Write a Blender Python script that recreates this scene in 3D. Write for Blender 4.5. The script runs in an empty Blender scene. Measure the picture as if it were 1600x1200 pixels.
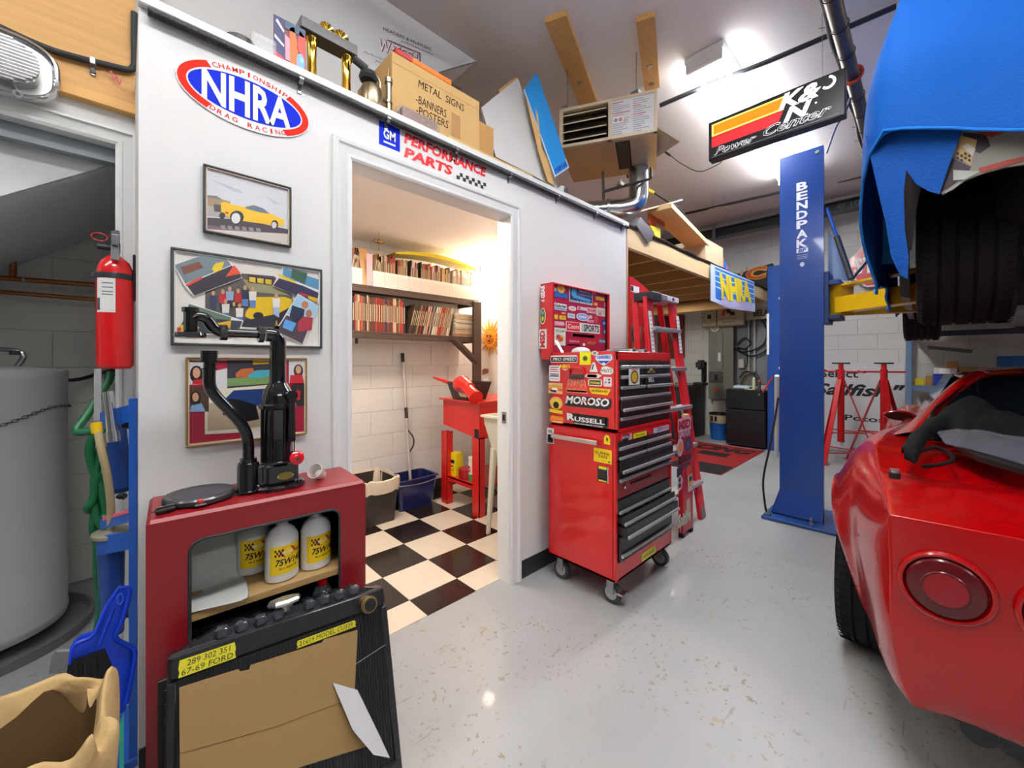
import bpy, bmesh, math, random
from mathutils import Vector, Matrix, noise
random.seed(7)
C = bpy.context.scene.collection
R = math.radians
# ------------------------------------------------------------ camera, world, lights, exposure
F_, Y0_, TH, CH = 625.0, 566.0, math.atan(645/625), 1.247
ct, st = math.cos(TH), math.sin(TH)
cam = bpy.data.cameras.new('camera'); camo = bpy.data.objects.new('camera', cam); C.objects.link(camo)
cam.sensor_width = 36; cam.lens = F_/1600*36; cam.shift_y = -(600-Y0_)/1600
cam.clip_start = .03
camo.location = (0, 0, CH); camo.rotation_euler = (R(90), 0, TH-R(90))
sc = bpy.context.scene; sc.camera = camo
sc.view_settings.view_transform = 'Standard'; sc.view_settings.look = 'None'
sc.view_settings.gamma = 1; sc.view_settings.use_curve_mapping = False
sc.view_settings.exposure = 0.1
w = bpy.data.worlds.new('world'); sc.world = w; w.use_nodes = True
w.node_tree.nodes['Background'].inputs[0].default_value = (.75, .85, 1, 1)
w.node_tree.nodes['Background'].inputs[1].default_value = .35
FIX = [(2.88, 5.5, 1.07), (2.88, 5.5, -2.0), (-.7, 1.8, .3), (-.9, 1.7, -3.1), (-2.6, -.6, 1.2)]  # third fixture is unseen, set there to brighten the loft ceiling
CEIL = 3.42
def area(name, loc, sx, sy, power, col=(1, 1, 1), rot=(0, 0, 0)):
    l = bpy.data.lights.new(name, 'AREA'); l.shape = 'RECTANGLE'; l.size = sx; l.size_y = sy; l.energy = power; l.color = col
    o = bpy.data.objects.new(name, l); C.objects.link(o); o.location = loc; o.rotation_euler = rot
    return o
PW = [44, 56, 15, 28, 12]
UP = [.9, 1.6, 5.2, 2.2, 1.8]
for i, (x0, x1, y) in enumerate(FIX):
    area('tube_light', ((x0+x1)/2, y, CEIL-.135), x1-x0-.1, .2, PW[i], (.98, .99, 1))
    area('ceiling_fill', ((x0+x1)/2, y, CEIL-.12), x1-x0-.1, .3, PW[i]*UP[i], (1, .99, .98), (R(180), 0, 0))  # up-facing lamp added at each fixture to brighten the ceiling
def point(name, loc, power, col, r=.05):
    l = bpy.data.lights.new(name, 'POINT'); l.energy = power; l.color = col; l.shadow_soft_size = r
    o = bpy.data.objects.new(name, l); C.objects.link(o); o.location = loc
    return o
point('wall_lamp_light', (2.60, 3.02, 2.10), 22, (1, .84, .66), .06)
area('mezzanine_fill', (5.4, 2.6, 2.13), .9, .12, 20, (1, .94, .84))  # added fill lamp, no fixture is seen under the mezzanine
area('small_room_fill', (1.15, 2.35, 2.27), .5, .3, 26, (1, .88, .78))  # fill lamp added to lift the small room, no fixture behind it
# ------------------------------------------------------------ pixel (1600x1200 photo) -> point on a known plane
def ray(u, v):
    r = (u-800)/F_
    return Vector((ct+r*st, st-r*ct, -(v-Y0_)/F_))
def at(u, v, X=None, Y=None, Z=None, D=None, pl=None):
    d = ray(u, v); o = Vector((0, 0, CH))
    if pl is not None: k = (Vector(pl[0])-o).dot(Vector(pl[1]))/d.dot(Vector(pl[1]))
    elif X is not None: k = X/d.x
    elif Y is not None: k = Y/d.y
    elif Z is not None: k = (Z-CH)/d.z
    else: k = D
    return o+d*k
def crop(ox, oy, s): return lambda a, b: (ox+a*s, oy+b*s)
# ------------------------------------------------------------ materials
def lin(c):
    if isinstance(c, str): c = [int(c[i:i+2], 16)/255 for i in (0, 2, 4)]
    return tuple(x/12.92 if x <= .04045 else ((x+.055)/1.055)**2.4 for x in c)+(1,)
MC = {}
def mat(col, rough=.5, metal=0, coat=0, bump=0, scale=40, var=.06, emit=0, alpha=1, trans=0, stretch=None, key=''):
    k = (str(col), rough, metal, coat, bump, scale, var, emit, alpha, trans, stretch, key)
    if k in MC: return MC[k]
    m = bpy.data.materials.new('surface_'+str(col)); m.use_nodes = True; nt = m.node_tree; N = nt.nodes; L = nt.links
    p = N['Principled BSDF']; c = lin(col)
    p.inputs['Roughness'].default_value = rough; p.inputs['Metallic'].default_value = metal
    p.inputs['Coat Weight'].default_value = coat; p.inputs['Coat Roughness'].default_value = .05
    if emit:
        p.inputs['Emission Color'].default_value = c; p.inputs['Emission Strength'].default_value = emit
    if alpha < 1: p.inputs['Alpha'].default_value = alpha
    if trans: p.inputs['Transmission Weight'].default_value = trans
    if rough >= .7: p.inputs['Specular IOR Level'].default_value = .2
    tc = N.new('ShaderNodeTexCoord'); src = tc.outputs['Object']
    if stretch:
        mp = N.new('ShaderNodeMapping'); mp.inputs['Scale'].default_value = stretch; L.new(src, mp.inputs[0]); src = mp.outputs[0]
    nz = N.new('ShaderNodeTexNoise'); nz.inputs['Scale'].default_value = scale; nz.inputs['Detail'].default_value = 3; L.new(src, nz.inputs['Vector'])
    mx = N.new('ShaderNodeMix'); mx.data_type = 'RGBA'
    mx.inputs[6].default_value = tuple(x*(1-var) for x in c[:3])+(1,); mx.inputs[7].default_value = tuple(min(1, x*(1+var)) for x in c[:3])+(1,)
    L.new(nz.outputs['Fac'], mx.inputs[0]); L.new(mx.outputs[2], p.inputs['Base Color'])
    if bump:
        b = N.new('ShaderNodeBump'); b.inputs['Strength'].default_value = bump; b.inputs['Distance'].default_value = .01
        L.new(nz.outputs['Fac'], b.inputs['Height']); L.new(b.outputs[0], p.inputs['Normal'])
    MC[k] = m; return m
def glass(col=(1, 1, 1), rough=.02, alpha=.25):
    return mat(col, rough, 0, .5, 0, 10, .01, 0, alpha)
WHITE = mat('e4e4e2', .6, bump=.05, scale=120, var=.015)
TRIM = mat('e6e7e6', .35, scale=20, var=.01)
BLACK = mat('141416', .45); BLACKG = mat('0c0d10', .12, coat=.8, scale=8); CHROME = mat('d8d8da', .12, 1, var=.02)
STEEL = mat('a8aaac', .3, 1); ALU = mat('c9cac9', .35, .9); RED = mat('c8141a', .3, coat=.5, scale=6, var=.05)
WOOD = mat('c99a5c', .6, bump=.1, scale=9, var=.22, stretch=(.25, 6, 6)); PINE = mat('d8bb8c', .6, bump=.1, scale=9, var=.12, stretch=(.25, 6, 6))
BLUE = mat('1350a8', .35, coat=.3, scale=7, var=.06); CARD = mat('c4a06a', .75, scale=25, var=.05); PAPER = mat('f2f2f0', .6, var=.02)
YEL = mat('f2cc10', .5, var=.04); RUBBER = mat('1a1a1b', .75, bump=.15, scale=60); TAN = mat('bfae92', .45, scale=5, var=.04)
GREY = mat('8a8c8e', .5); DGREY = mat('3a3b3d', .5); BRASS = mat('b08840', .25, 1); COPPER = mat('a5683c', .4, .8, var=.15)
# ------------------------------------------------------------ mesh builder
class B:
    def __init__(s): s.bm = bmesh.new(); s.mats = []
    def mi(s, m):
        if m not in s.mats: s.mats.append(m)
        return s.mats.index(m)
    def _set(s, faces, m, smooth=None):
        i = s.mi(m)
        for f in faces: f.material_index = i
    def face(s, pts, m):
        try: f = s.bm.faces.new([s.bm.verts.new(p) for p in pts])
        except ValueError: return
        f.material_index = s.mi(m); return s
    def box(s, lo, hi, m, bev=0, rot=None, piv=None, seg=1):
        lo, hi = [min(a, b) for a, b in zip(lo, hi)], [max(a, b) for a, b in zip(lo, hi)]
        t = bmesh.new(); bmesh.ops.create_cube(t, size=1)
        c = Vector([(a+b)/2 for a, b in zip(lo, hi)]); d = [max(b-a, 1e-5) for a, b in zip(lo, hi)]
        for v in t.verts: v.co = Vector((v.co.x*d[0], v.co.y*d[1], v.co.z*d[2]))
        if bev: bmesh.ops.bevel(t, geom=t.edges[:], offset=min(bev, min(d)*.45), segments=seg, affect='EDGES', clamp_overlap=True)
        M = Matrix.Translation(c)
        if rot is not None:
            rm = rot if isinstance(rot, Matrix) else Matrix.Rotation(rot, 4, 'Z')
            pv = Vector(piv) if piv is not None else c
            M = Matrix.Translation(pv) @ rm @ Matrix.Translation(c-pv)
        return s._merge(t, M, m)
    def _merge(s, t, M, m):
        i = s.mi(m); mp = {}
        for v in t.verts: mp[v] = s.bm.verts.new(M @ v.co)
        for f in t.faces:
            g = s.bm.faces.new([mp[v] for v in f.verts]); g.material_index = i
        t.free(); return s
    def bar(s, a, b, w, h, m, up=(0, 0, 1), bev=0):
        a, b = Vector(a), Vector(b); d = b-a; L = d.length; z = d.normalized(); x = Vector(up).cross(z)
        if x.length < 1e-4: x = Vector((1, 0, 0)).cross(z)
        x.normalize(); y = z.cross(x)
        t = bmesh.new(); bmesh.ops.create_cube(t, size=1)
        for v in t.verts: v.co = Vector((v.co.x*w, v.co.y*h, v.co.z*L))
        if bev: bmesh.ops.bevel(t, geom=t.edges[:], offset=bev, segments=1, affect='EDGES', clamp_overlap=True)
        M = Matrix(((x.x, y.x, z.x, 0), (x.y, y.y, z.y, 0), (x.z, y.z, z.z, 0), (0, 0, 0, 1))); M.translation = (a+b)/2
        return s._merge(t, M, m)
    def tube(s, pts, r, m, seg=10, caps=True, close=False, rs=None):
        pts = [Vector(p) for p in pts]; n = len(pts); i = s.mi(m); rings = []; prev = None
        for k, p in enumerate(pts):
            if close: d = pts[(k+1) % n]-pts[k-1]
            else: d = pts[min(k+1, n-1)]-pts[max(k-1, 0)]
            if d.length < 1e-9: d = Vector((0, 0, 1))
            d.normalize()
            if prev is None:
                x = d.orthogonal().normalized()
            else:
                x = prev-d*prev.dot(d)
                x = x.normalized() if x.length > 1e-6 else d.orthogonal().normalized()
            prev = x; y = d.cross(x); rr = rs[k] if rs else r
            rings.append([s.bm.verts.new(p+(x*math.cos(2*math.pi*a/seg)+y*math.sin(2*math.pi*a/seg))*rr) for a in range(seg)])
        for k in range(n if close else n-1):
            A, Bq = rings[k], rings[(k+1) % n]
            for a in range(seg):
                f = s.bm.faces.new((A[a], A[(a+1) % seg], Bq[(a+1) % seg], Bq[a])); f.material_index = i
        if caps and not close:
            for ring in (rings[0][::-1], rings[-1]):
                f = s.bm.faces.new(ring); f.material_index = i
        return s
    def cyl(s, a, b, r, m, r2=None, seg=20): return s.tube([a, b], r, m, seg, rs=[r, r if r2 is None else r2])
    def lathe(s, prof, o, m, axis=(0, 0, 1), seg=24, sx=1, sy=1, xdir=None):
        o = Vector(o); z = Vector(axis).normalized(); x = Vector(xdir).normalized() if xdir else (z.orthogonal().normalized() if abs(z.z) < .99 else Vector((1, 0, 0))); y = z.cross(x)
        mats = m if isinstance(m, list) else None; rings = []
        for r, h in prof:
            rings.append([s.bm.verts.new(o+z*h+x*(r*sx*math.cos(2*math.pi*a/seg))+y*(r*sy*math.sin(2*math.pi*a/seg))) for a in range(seg)])
        for k in range(len(prof)-1):
            i = s.mi(mats[k] if mats else m)
            for a in range(seg):
                f = s.bm.faces.new((rings[k][a], rings[k][(a+1) % seg], rings[k+1][(a+1) % seg], rings[k+1][a])); f.material_index = i
        for ring, q in ((rings[0][::-1], 0), (rings[-1], -1)):
            f = s.bm.faces.new(ring); f.material_index = s.mi(mats[q] if mats else m)
        return s
    def prism(s, pts, d, m, m2=None):
        "pts: 3D loop, extruded by vector d"
        pts = [Vector(p) for p in pts]; d = Vector(d); i = s.mi(m); j = s.mi(m2) if m2 else i
        a = [s.bm.verts.new(p) for p in pts]; b = [s.bm.verts.new(p+d) for p in pts]; n = len(a)
        f = s.bm.faces.new(a[::-1]); f.material_index = i; f = s.bm.faces.new(b); f.material_index = i
        for k in range(n):
            f = s.bm.faces.new((a[k], a[(k+1) % n], b[(k+1) % n], b[k])); f.material_index = j
        return s
    def grid(s, rows, m, close=False):
        i = s.mi(m); V = [[s.bm.verts.new(p) for p in r] for r in rows]
        for a in range(len(V)-1):
            n = len(V[a])
            for b in range(n if close else n-1):
                f = s.bm.faces.new((V[a][b], V[a][(b+1) % n], V[a+1][(b+1) % n], V[a+1][b])); f.material_index = i
        return s
    def sphere(s, c, r, m, sc_=(1, 1, 1), seg=14):
        t = bmesh.new(); bmesh.ops.create_uvsphere(t, u_segments=seg, v_segments=max(6, seg//2+2), radius=r)
        return s._merge(t, Matrix.Translation(Vector(c)) @ Matrix.Diagonal((*sc_, 1)), m)
    def build(s, name, parent=None, label=None, cat=None, group=None, kind=None, sharp=35, sub=0, solid=0, origin=None, flat=False):
        bm = s.bm; bmesh.ops.recalc_face_normals(bm, faces=bm.faces[:])
        me = bpy.data.meshes.new(name)
        if parent is not None and parent.get('_off') is not None: off = Vector(parent['_off'])
        elif origin is not None: off = Vector(origin)
        elif len(bm.verts):
            xs = [v.co for v in bm.verts]
            off = Vector(((min(v.x for v in xs)+max(v.x for v in xs))/2, (min(v.y for v in xs)+max(v.y for v in xs))/2, min(v.z for v in xs)))
        else: off = Vector()
        for v in bm.verts: v.co -= off
        bm.to_mesh(me); bm.free()
        for m in s.mats: me.materials.append(m)
        if not flat:
            me.shade_smooth(); me.set_sharp_from_angle(angle=R(sharp))
        o = bpy.data.objects.new(name, me); C.objects.link(o)
        if parent is not None: o.parent = parent; o['_off'] = list(off)
        else: o.location = off; o['_off'] = list(off)
        if parent is not None and parent.get('_off') is not None: o.location = (0, 0, 0)
        if solid:
            q = o.modifiers.new('thickness', 'SOLIDIFY'); q.thickness = solid; q.offset = 0
        if sub:
            q = o.modifiers.new('smooth', 'SUBSURF'); q.levels = sub; q.render_levels = sub
        if label: o['label'] = label
        if cat: o['category'] = cat
        if group: o['group'] = group
        if kind: o['kind'] = kind
        return o
def thing(name, label, cat, loc=(0, 0, 0), group=None, kind=None):
    o = bpy.data.objects.new(name, None); C.objects.link(o); o.location = loc; o.empty_display_size = .1
    o['_off'] = list(loc)
    if label: o['label'] = label
    if cat: o['category'] = cat
    if group: o['group'] = group
    if kind: o['kind'] = kind
    return o
def dup(o, loc, rz=None, label=None, group=None, scale=None):
    r = o.copy(); C.objects.link(r); r.location = loc
    if rz is not None: r.rotation_euler = (0, 0, rz)
    if scale: r.scale = scale
    if label: r['label'] = label
    if group: r['group'] = group
    for ch in list(o.children):
        c = ch.copy(); C.objects.link(c); c.parent = r
        for g in list(ch.children):
            d = g.copy(); C.objects.link(d); d.parent = c
    return r
def local_thing(name, label, cat, group=None):
    return thing(name, label, cat, (0, 0, 0), group)
def smoothpath(pts, n=6):
    P = [Vector(p) for p in pts]; out = []
    for i in range(len(P)-1):
        a, b, c, d = P[max(i-1, 0)], P[i], P[i+1], P[min(i+2, len(P)-1)]
        for k in range(n):
            t = k/n
            out.append(.5*((2*b)+(-a+c)*t+(2*a-5*b+4*c-d)*t*t+(-a+3*b-3*c+d)*t**3))
    out.append(P[-1]); return out
# ------------------------------------------------------------ flat print: stickers, lettering, pictures
TXT = {}
def textmesh(s_, shear=0, bold=0, res=2):
    k = (s_, shear, bold)
    if k in TXT: return TXT[k]
    cu = bpy.data.curves.new('t', 'FONT'); cu.body = s_; cu.shear = shear; cu.offset = bold; cu.resolution_u = res
    o = bpy.data.objects.new('t', cu); me = bpy.data.meshes.new_from_object(o)
    vs = [(v.co.x, v.co.y) for v in me.vertices]; fs = [tuple(p.vertices) for p in me.polygons]
    bpy.data.objects.remove(o); bpy.data.curves.remove(cu); bpy.data.meshes.remove(me)
    if not vs: TXT[k] = ([], []); return TXT[k]
    x0, x1 = min(v[0] for v in vs), max(v[0] for v in vs); y0, y1 = min(v[1] for v in vs), max(v[1] for v in vs)
    vs = [((x-x0)/max(x1-x0, 1e-6), (y-y0)/max(y1-y0, 1e-6)) for x, y in vs]
    TXT[k] = (vs, fs); return TXT[k]
class S:
    "print on a patch: o origin (bottom left), ex, ey full edge vectors, n outward normal"
    def __init__(s, o, ex, ey, n, b=None, lift=.0012):
        s.o, s.ex, s.ey, s.n = Vector(o), Vector(ex), Vector(ey), Vector(n).normalized(); s.b = b or B(); s.lift = lift
    def P(s, x, y, l=0): return s.o+s.ex*x+s.ey*y+s.n*(l*.0005+s.lift)
    def poly(s, pts, m, l=0): s.b.face([s.P(x, y, l) for x, y in pts], m); return s
    def rect(s, x0, y0, x1, y1, m, l=0): return s.poly([(x0, y0), (x1, y0), (x1, y1), (x0, y1)], m, l)
    def base(s, m, r=.0):
        "a backing with thickness"
        pts = [(0, 0), (1, 0), (1, 1), (0, 1)]
        if r: pts = rrect(0, 0, 1, 1, r, s.ex.length/s.ey.length)
        s.b.prism([s.o+s.ex*x+s.ey*y+s.n*.0002 for x, y in pts], s.n*(s.lift-.0002), m); return s
    def ell(s, cx, cy, rx, ry, m, l=0, k=20): return s.poly([(cx+rx*math.cos(2*math.pi*a/k), cy+ry*math.sin(2*math.pi*a/k)) for a in range(k)], m, l)
    def text(s, t, x0, y0, x1, y1, m, l=1, shear=0, bold=0, rot90=False, warp=None):
        vs, fs = textmesh(t, shear, bold); i = s.b.mi(m)
        V = []
        for x, y in vs:
            if rot90: x, y = 1-y, x
            X = x0+(x1-x0)*x; Y = y0+(y1-y0)*y
            if warp: X, Y = warp(x, y)
            V.append(s.b.bm.verts.new(s.P(X, Y, l)))
        for f in fs:
            if len(set(f)) >= 3:
                try: q = s.b.bm.faces.new([V[a] for a in f]); q.material_index = i
                except ValueError: pass
        return s
    def build(s, name='sticker', parent=None, **k): return s.b.build(name, parent, flat=True, **k)
def rrect(x0, y0, x1, y1, r, asp=1, k=4):
    pts = []; ry = r*asp
    for cx, cy, a0 in ((x1-r, y0+ry, -90), (x1-r, y1-ry, 0), (x0+r, y1-ry, 90), (x0+r, y0+ry, 180)):
        for j in range(k+1):
            a = R(a0+90*j/k); pts.append((cx+r*math.cos(a), cy+ry*math.sin(a)))
    return pts
def SY(tl, br, Y, n=-1, b=None, lift=.0012):
    "upright patch on a plane Y=const seen from -Y, from two photo pixels"
    a, c = at(*tl, Y=Y), at(*br, Y=Y)
    return S((a.x, Y, c.z), (c.x-a.x, 0, 0), (0, 0, a.z-c.z), (0, n, 0), b, lift)
def SX(tl, br, X, b=None, lift=.0012):
    "upright patch on a plane X=const seen from -X"
    a, c = at(*tl, X=X), at(*br, X=X)
    return S((X, a.y, c.z), (0, c.y-a.y, 0), (0, 0, a.z-c.z), (-1, 0, 0), b, lift)
def SQ(bl, br, tl, pl, b=None, lift=.0012):
    "patch from three photo pixels on a plane (point, normal towards the viewer)"
    o, x, y = at(*bl, pl=pl), at(*br, pl=pl), at(*tl, pl=pl)
    return S(o, x-o, y-o, pl[1], b, lift)
# ============================================================ THE SETTING
YW = 1.62        # front face of the partition wall
def floor_mat():
    m = bpy.data.materials.new('painted_concrete'); m.use_nodes = True; nt = m.node_tree; N = nt.nodes; L = nt.links
    p = N['Principled BSDF']; p.inputs['Roughness'].default_value = .42; p.inputs['Coat Weight'].default_value = .05
    tc = N.new('ShaderNodeTexCoord')
    def noi(sc_, det=3, ro=.5, mapsc=None):
        n = N.new('ShaderNodeTexNoise'); n.inputs['Scale'].default_value = sc_; n.inputs['Detail'].default_value = det; n.inputs['Roughness'].default_value = ro
        if mapsc:
            mp = N.new('ShaderNodeMapping'); mp.inputs['Scale'].default_value = mapsc; mp.inputs['Rotation'].default_value = (0, 0, R(38)); L.new(tc.outputs['Object'], mp.inputs[0]); L.new(mp.outputs[0], n.inputs['Vector'])
        else: L.new(tc.outputs['Object'], n.inputs['Vector'])
        return n.outputs['Fac']
    def ramp(src, a, b, inv=False):
        r = N.new('ShaderNodeMapRange'); r.inputs[1].default_value = a; r.inputs[2].default_value = b
        if inv: r.inputs[3].default_value = 1; r.inputs[4].default_value = 0
        L.new(src, r.inputs[0]); return r.outputs[0]
    def mul(a, b):
        q = N.new('ShaderNodeMath'); q.operation = 'MULTIPLY'; L.new(a, q.inputs[0]); L.new(b, q.inputs[1]); return q.outputs[0]
    def mixc(fac, A, Bc):
        q = N.new('ShaderNodeMix'); q.data_type = 'RGBA'; L.new(fac, q.inputs[0])
        for i_, z in ((6, A), (7, Bc)):
            if isinstance(z, tuple): q.inputs[i_].default_value = z
            else: L.new(z, q.inputs[i_])
        return q.outputs[2]
    base = mixc(ramp(noi(1.3, 4), .3, .7), lin('929495'), lin('a3a5a5'))
    base = mixc(mul(ramp(noi(45, 2), .64, .68), ramp(noi(2.3, 2), .42, .58)), base, lin('85806f'))
    base = mixc(mul(ramp(noi(20, 3, .6), .645, .675), ramp(noi(1.1, 2), .50, .60)), base, lin('99895c'))
    base = mixc(mul(ramp(noi(1, 4, .6, (5, 60, 1)), .65, .69), ramp(noi(2.1, 2), .48, .6)), base, lin('7f7d78'))
    base = mixc(mul(ramp(noi(9, 4, .65, (1.2, 3.5, 1)), .60, .64), ramp(noi(.55, 2), .60, .68)), base, lin('b3a988'))
    L.new(base, p.inputs['Base Color'])
    b = N.new('ShaderNodeBump'); b.inputs['Strength'].default_value = .06; b.inputs['Distance'].default_value = .003
    L.new(noi(90, 3), b.inputs['Height']); L.new(b.outputs[0], p.inputs['Normal'])
    return m
b = B(); b.box((-3.4, -4.6, -.12), (7.6, 3.6, 0), floor_mat())
floor = b.build('floor', kind='structure')
# checker tiles of the small room: corner (0,0) of the pattern read off the photo
T = .3048; q0 = at(639.8, 937.9, Z=.003)
tx0 = q0.x; ty0 = 1.70
TB = mat('241c18', .22, scale=14, var=.25, coat=.2); TW = mat('dccfba', .28, scale=14, var=.04, coat=.2)
def tile_mesh(m, d=T):
    t = B(); t.box((.0007, .0007, 0), (T-.0007, d-.0007, .003), m, .0006)
    o = t.build('tile', floor, kind='structure'); me = o.data; bpy.data.objects.remove(o); return me
jj = q0.y
TMB, TMW = tile_mesh(TB), tile_mesh(TW)
for i in range(-3, 5):
    for j in range(-1, 6):
        x, y = tx0+i*T, jj+j*T
        if x > 2.72 or y > 3.3: continue
        m = TMW if (i+j) % 2 == 0 else TMB
        o = bpy.data.objects.new('tile', m); C.objects.link(o); o.parent = floor
        fx, fy = Vector(floor['_off'])[:2]
        sx0, sx1 = max(x, .16), min(x+T, 2.765); sy0, sy1 = max(y, 1.70), min(y+T, 3.345)
        if sx1-sx0 < .02 or sy1-sy0 < .02: bpy.data.objects.remove(o); continue
        # local mesh is offset by the floor origin and its own corner: place with scale
        ox, oy, oz = floor['_off']
        o.scale = ((sx1-sx0)/T, (sy1-sy0)/T, 1)
        o.location = (sx0-ox+ox*(sx1-sx0)/T, sy0-oy+oy*(sy1-sy0)/T, 0)
# ceiling, outer walls
CM = mat('dedad8', .75, bump=.08, scale=150, var=.015)
b = B(); b.box((-3.4, -4.6, CEIL), (7.6, 3.6, CEIL+.1), CM); b.build('ceiling', kind='structure')
GW = mat('dcdcda', .6, bump=.05, scale=100, var=.02)
GD = mat('77787a', .7, var=.05)
b = B(); b.box((-3.5, -4.6, 0), (-3.4, 3.6, CEIL), GD); b.build('wall_behind', kind='structure')
b = B(); b.box((-3.4, -4.7, 0), (7.6, -4.6, CEIL), GD); b.build('wall_right', kind='structure')
# block walls: mortar backing + single blocks
def block_wall(name, axis, pos, a0, a1, z0, z1, mblock, mback, bl=.405, bh=.203, th=.03, skip=None):
    b = B()
    if axis == 'Y': b.box((a0, pos+.006, z0), (a1, pos+.16, z1), mback)
    else: b.box((pos+.006, a0, z0), (pos+.16, a1, z1), mback)
    wl = b.build(name, kind='structure'); off = Vector(wl['_off'])
    def bmesh_(L):
        t = B(); j = .0014
        if axis == 'Y': t.box((j, 0, j), (L-j, .008, bh-j), mblock, .002)
        else: t.box((0, j, j), (.010, L-j, bh-j), mblock, .002)
        wl2 = t.build('block', None, origin=(0, 0, 0)); me = wl2.data; bpy.data.objects.remove(wl2); return me
    full = bmesh_(bl); cache = {}
    k = 0; z = z0
    while z < z1-.03:
        a = a0-(bl/2 if k % 2 else 0)
        while a < a1-.01:
            s0, s1 = max(a, a0), min(a+bl, a1); L_ = round(s1-s0, 3)
            if L_ > .03 and not (skip and skip((s0+s1)/2, z)):
                if abs(L_-bl) < .002: me = full
                else:
                    if L_ not in cache: cache[L_] = bmesh_(L_)
                    me = cache[L_]
                o = bpy.data.objects.new('block', me); C.objects.link(o); o.parent = wl
                o.location = (Vector((s0, pos, z)) if axis == 'Y' else Vector((pos, s0, z)))-off
                if z+bh > z1: o.scale = (1, 1, (z1-z)/bh)
            a += bl
        z += bh; k += 1
BLK = mat('e6e3de', .55, bump=.25, scale=70, var=.02); MOR = mat('dcd8d0', .7)
block_wall('wall_back', 'Y', 3.35, -1.5, 2.77, 0, 2.6, BLK, MOR)
BLK2 = mat('d6d6d2', .6, bump=.25, scale=70, var=.02)
XF = 7.2
block_wall('wall_far', 'X', XF, -2.6, 3.5, 0, CEIL, BLK2, mat('c8c8c5', .7), skip=lambda a, z: False)
b = B(); b.box((XF, -4.6, 0), (XF+.16, -2.6, CEIL), GW); b.build('wall_corner', kind='structure')
b = B(); b.box((-3.4, 3.52, 0), (7.4, 3.6, CEIL), GW); b.box((-1.62, 2.26, 0), (-1.5, 3.52, CEIL), GW); b.build('wall_rear', kind='structure')
# partition wall with the doorway (X .03..2.81, front at YW)
DX0, DX1, DZ = .661, 1.551, 2.062; WT = .10; WTOP = 2.30
b = B()
b.box((.03, YW, 0), (DX0-.012, YW+WT, WTOP), WHITE); b.box((DX1+.012, YW, 0), (2.81, YW+WT, WTOP), WHITE); b.box((DX0-.012, YW, DZ+.012), (DX1+.012, YW+WT, WTOP), WHITE)
b.box((.03, YW+WT, 0), (.14, 3.35, WTOP), WHITE)           # return wall towards the closet
wf = b.build('wall_partition', kind='structure')
b = B(); b.box((2.77, YW+WT, 0), (2.81, 3.35, WTOP), mat('e2dcd4', .6, var=.01)); b.build('wall_room', kind='structure')
b = B(); b.box((.03, YW+WT, 2.285), (2.81, 3.34, WTOP), mat('efe6dc', .7, var=.01)); b.build('ceiling_room', kind='structure')
b = B(); b.box((.03, YW, WTOP), (2.81, 3.35, WTOP+.02), mat('a88c62', .7)); b.build('loft_deck', kind='structure')
# white cap along the loft edge
b = B(); b.box((.03, YW-.022, WTOP+.002), (2.815, YW+.03, WTOP+.034), TRIM, .004); b.build('trim_1', kind='structure')
b = B(); b.box((2.811, YW-.004, 0), (2.832, YW+WT, WTOP), mat('c8a888', .7)); b.build('trim_2', kind='structure')
# doorway casing: profiled, three mitred runs + jambs
def casing(name, x0, x1, z, Y, wd=.078, jamb=.10, z0=0, both=True):
    prof = [(0, .008), (.010, .014), (.018, .014), (.022, .010), (.05, .014), (.058, .020), (wd-.006, .022), (wd, .018), (wd, 0), (0, 0)]
    b = B(); i = b.mi(TRIM); V = []
    for st_ in range(4):
        row = []
        for d, h in prof:
            X = x0-d if st_ < 2 else x1+d; Z = z0 if st_ in (0, 3) else z+d
            row.append(b.bm.verts.new((X, Y-h, Z)))
        V.append(row)
    n = len(prof)
    for a in range(3):
        for k in range(n):
            f = b.bm.faces.new((V[a][k], V[a][(k+1) % n], V[a+1][(k+1) % n], V[a+1][k])); f.material_index = i
    b.bm.faces.new(V[0]); b.bm.faces.new(V[3][::-1])
    b.box((x0-.014, Y-.002, z0), (x0, Y+jamb, z), TRIM); b.box((x1, Y-.002, z0), (x1+.014, Y+jamb, z), TRIM); b.box((x0-.014, Y-.002, z), (x1+.014, Y+jamb, z+.014), TRIM)
    o = b.build(name, kind='structure', sharp=20); return o
casing('door_1', DX0, DX1, DZ, YW-.0005, jamb=WT+.002)
b = B(); b.box((DX1-.004, 1.648, .9), (DX1, 1.68, .965), STEEL); b.box((DX1-.006, 1.655, .915), (DX1-.003, 1.672, .95), BLACK)
b.build('strike_plate', None, 'small metal strike plate on the right jamb of the doorway', 'strike plate')
# black cove base
b = B(); b.box((1.645, YW-.007, 0), (2.81, YW, .10), mat('23262c', .4)); b.box((.03, YW-.007, 0), (.575, YW, .10), mat('23262c', .4)); b.build('baseboard_front', kind='structure')
b = B(); b.box((.14, 3.338, 0), (2.77, 3.349, .10), mat('1b1b1c', .4)); b.box((2.758, 1.75, 0), (2.769, 3.335, .10), mat('1b1b1c', .4)); b.build('baseboard_back', kind='structure')
# closet wall on the left, with its own doorway
YC = 2.15; CX1 = -.025; CZ = 2.075
b = B(); b.box((-3.4, YC, CZ+.012), (.03, YC+.1, 2.2), TRIM); b.box((CX1+.012, YC, 0), (.03, YC+.1, CZ+.012), TRIM); b.box((-3.4, YC, 0), (CX1-.93, YC+.1, CZ+.012), WHITE)
b.build('wall_closet', kind='structure')
casing('door_2', CX1-.92, CX1, CZ, YC-.0005, wd=.054, jamb=.1)
b = B(); b.box((CX1-.92, YC+.04, CZ-.055), (CX1, YC+.085, CZ-.001), mat('848c94', .4)); b.build('trim_3', kind='structure')
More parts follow.
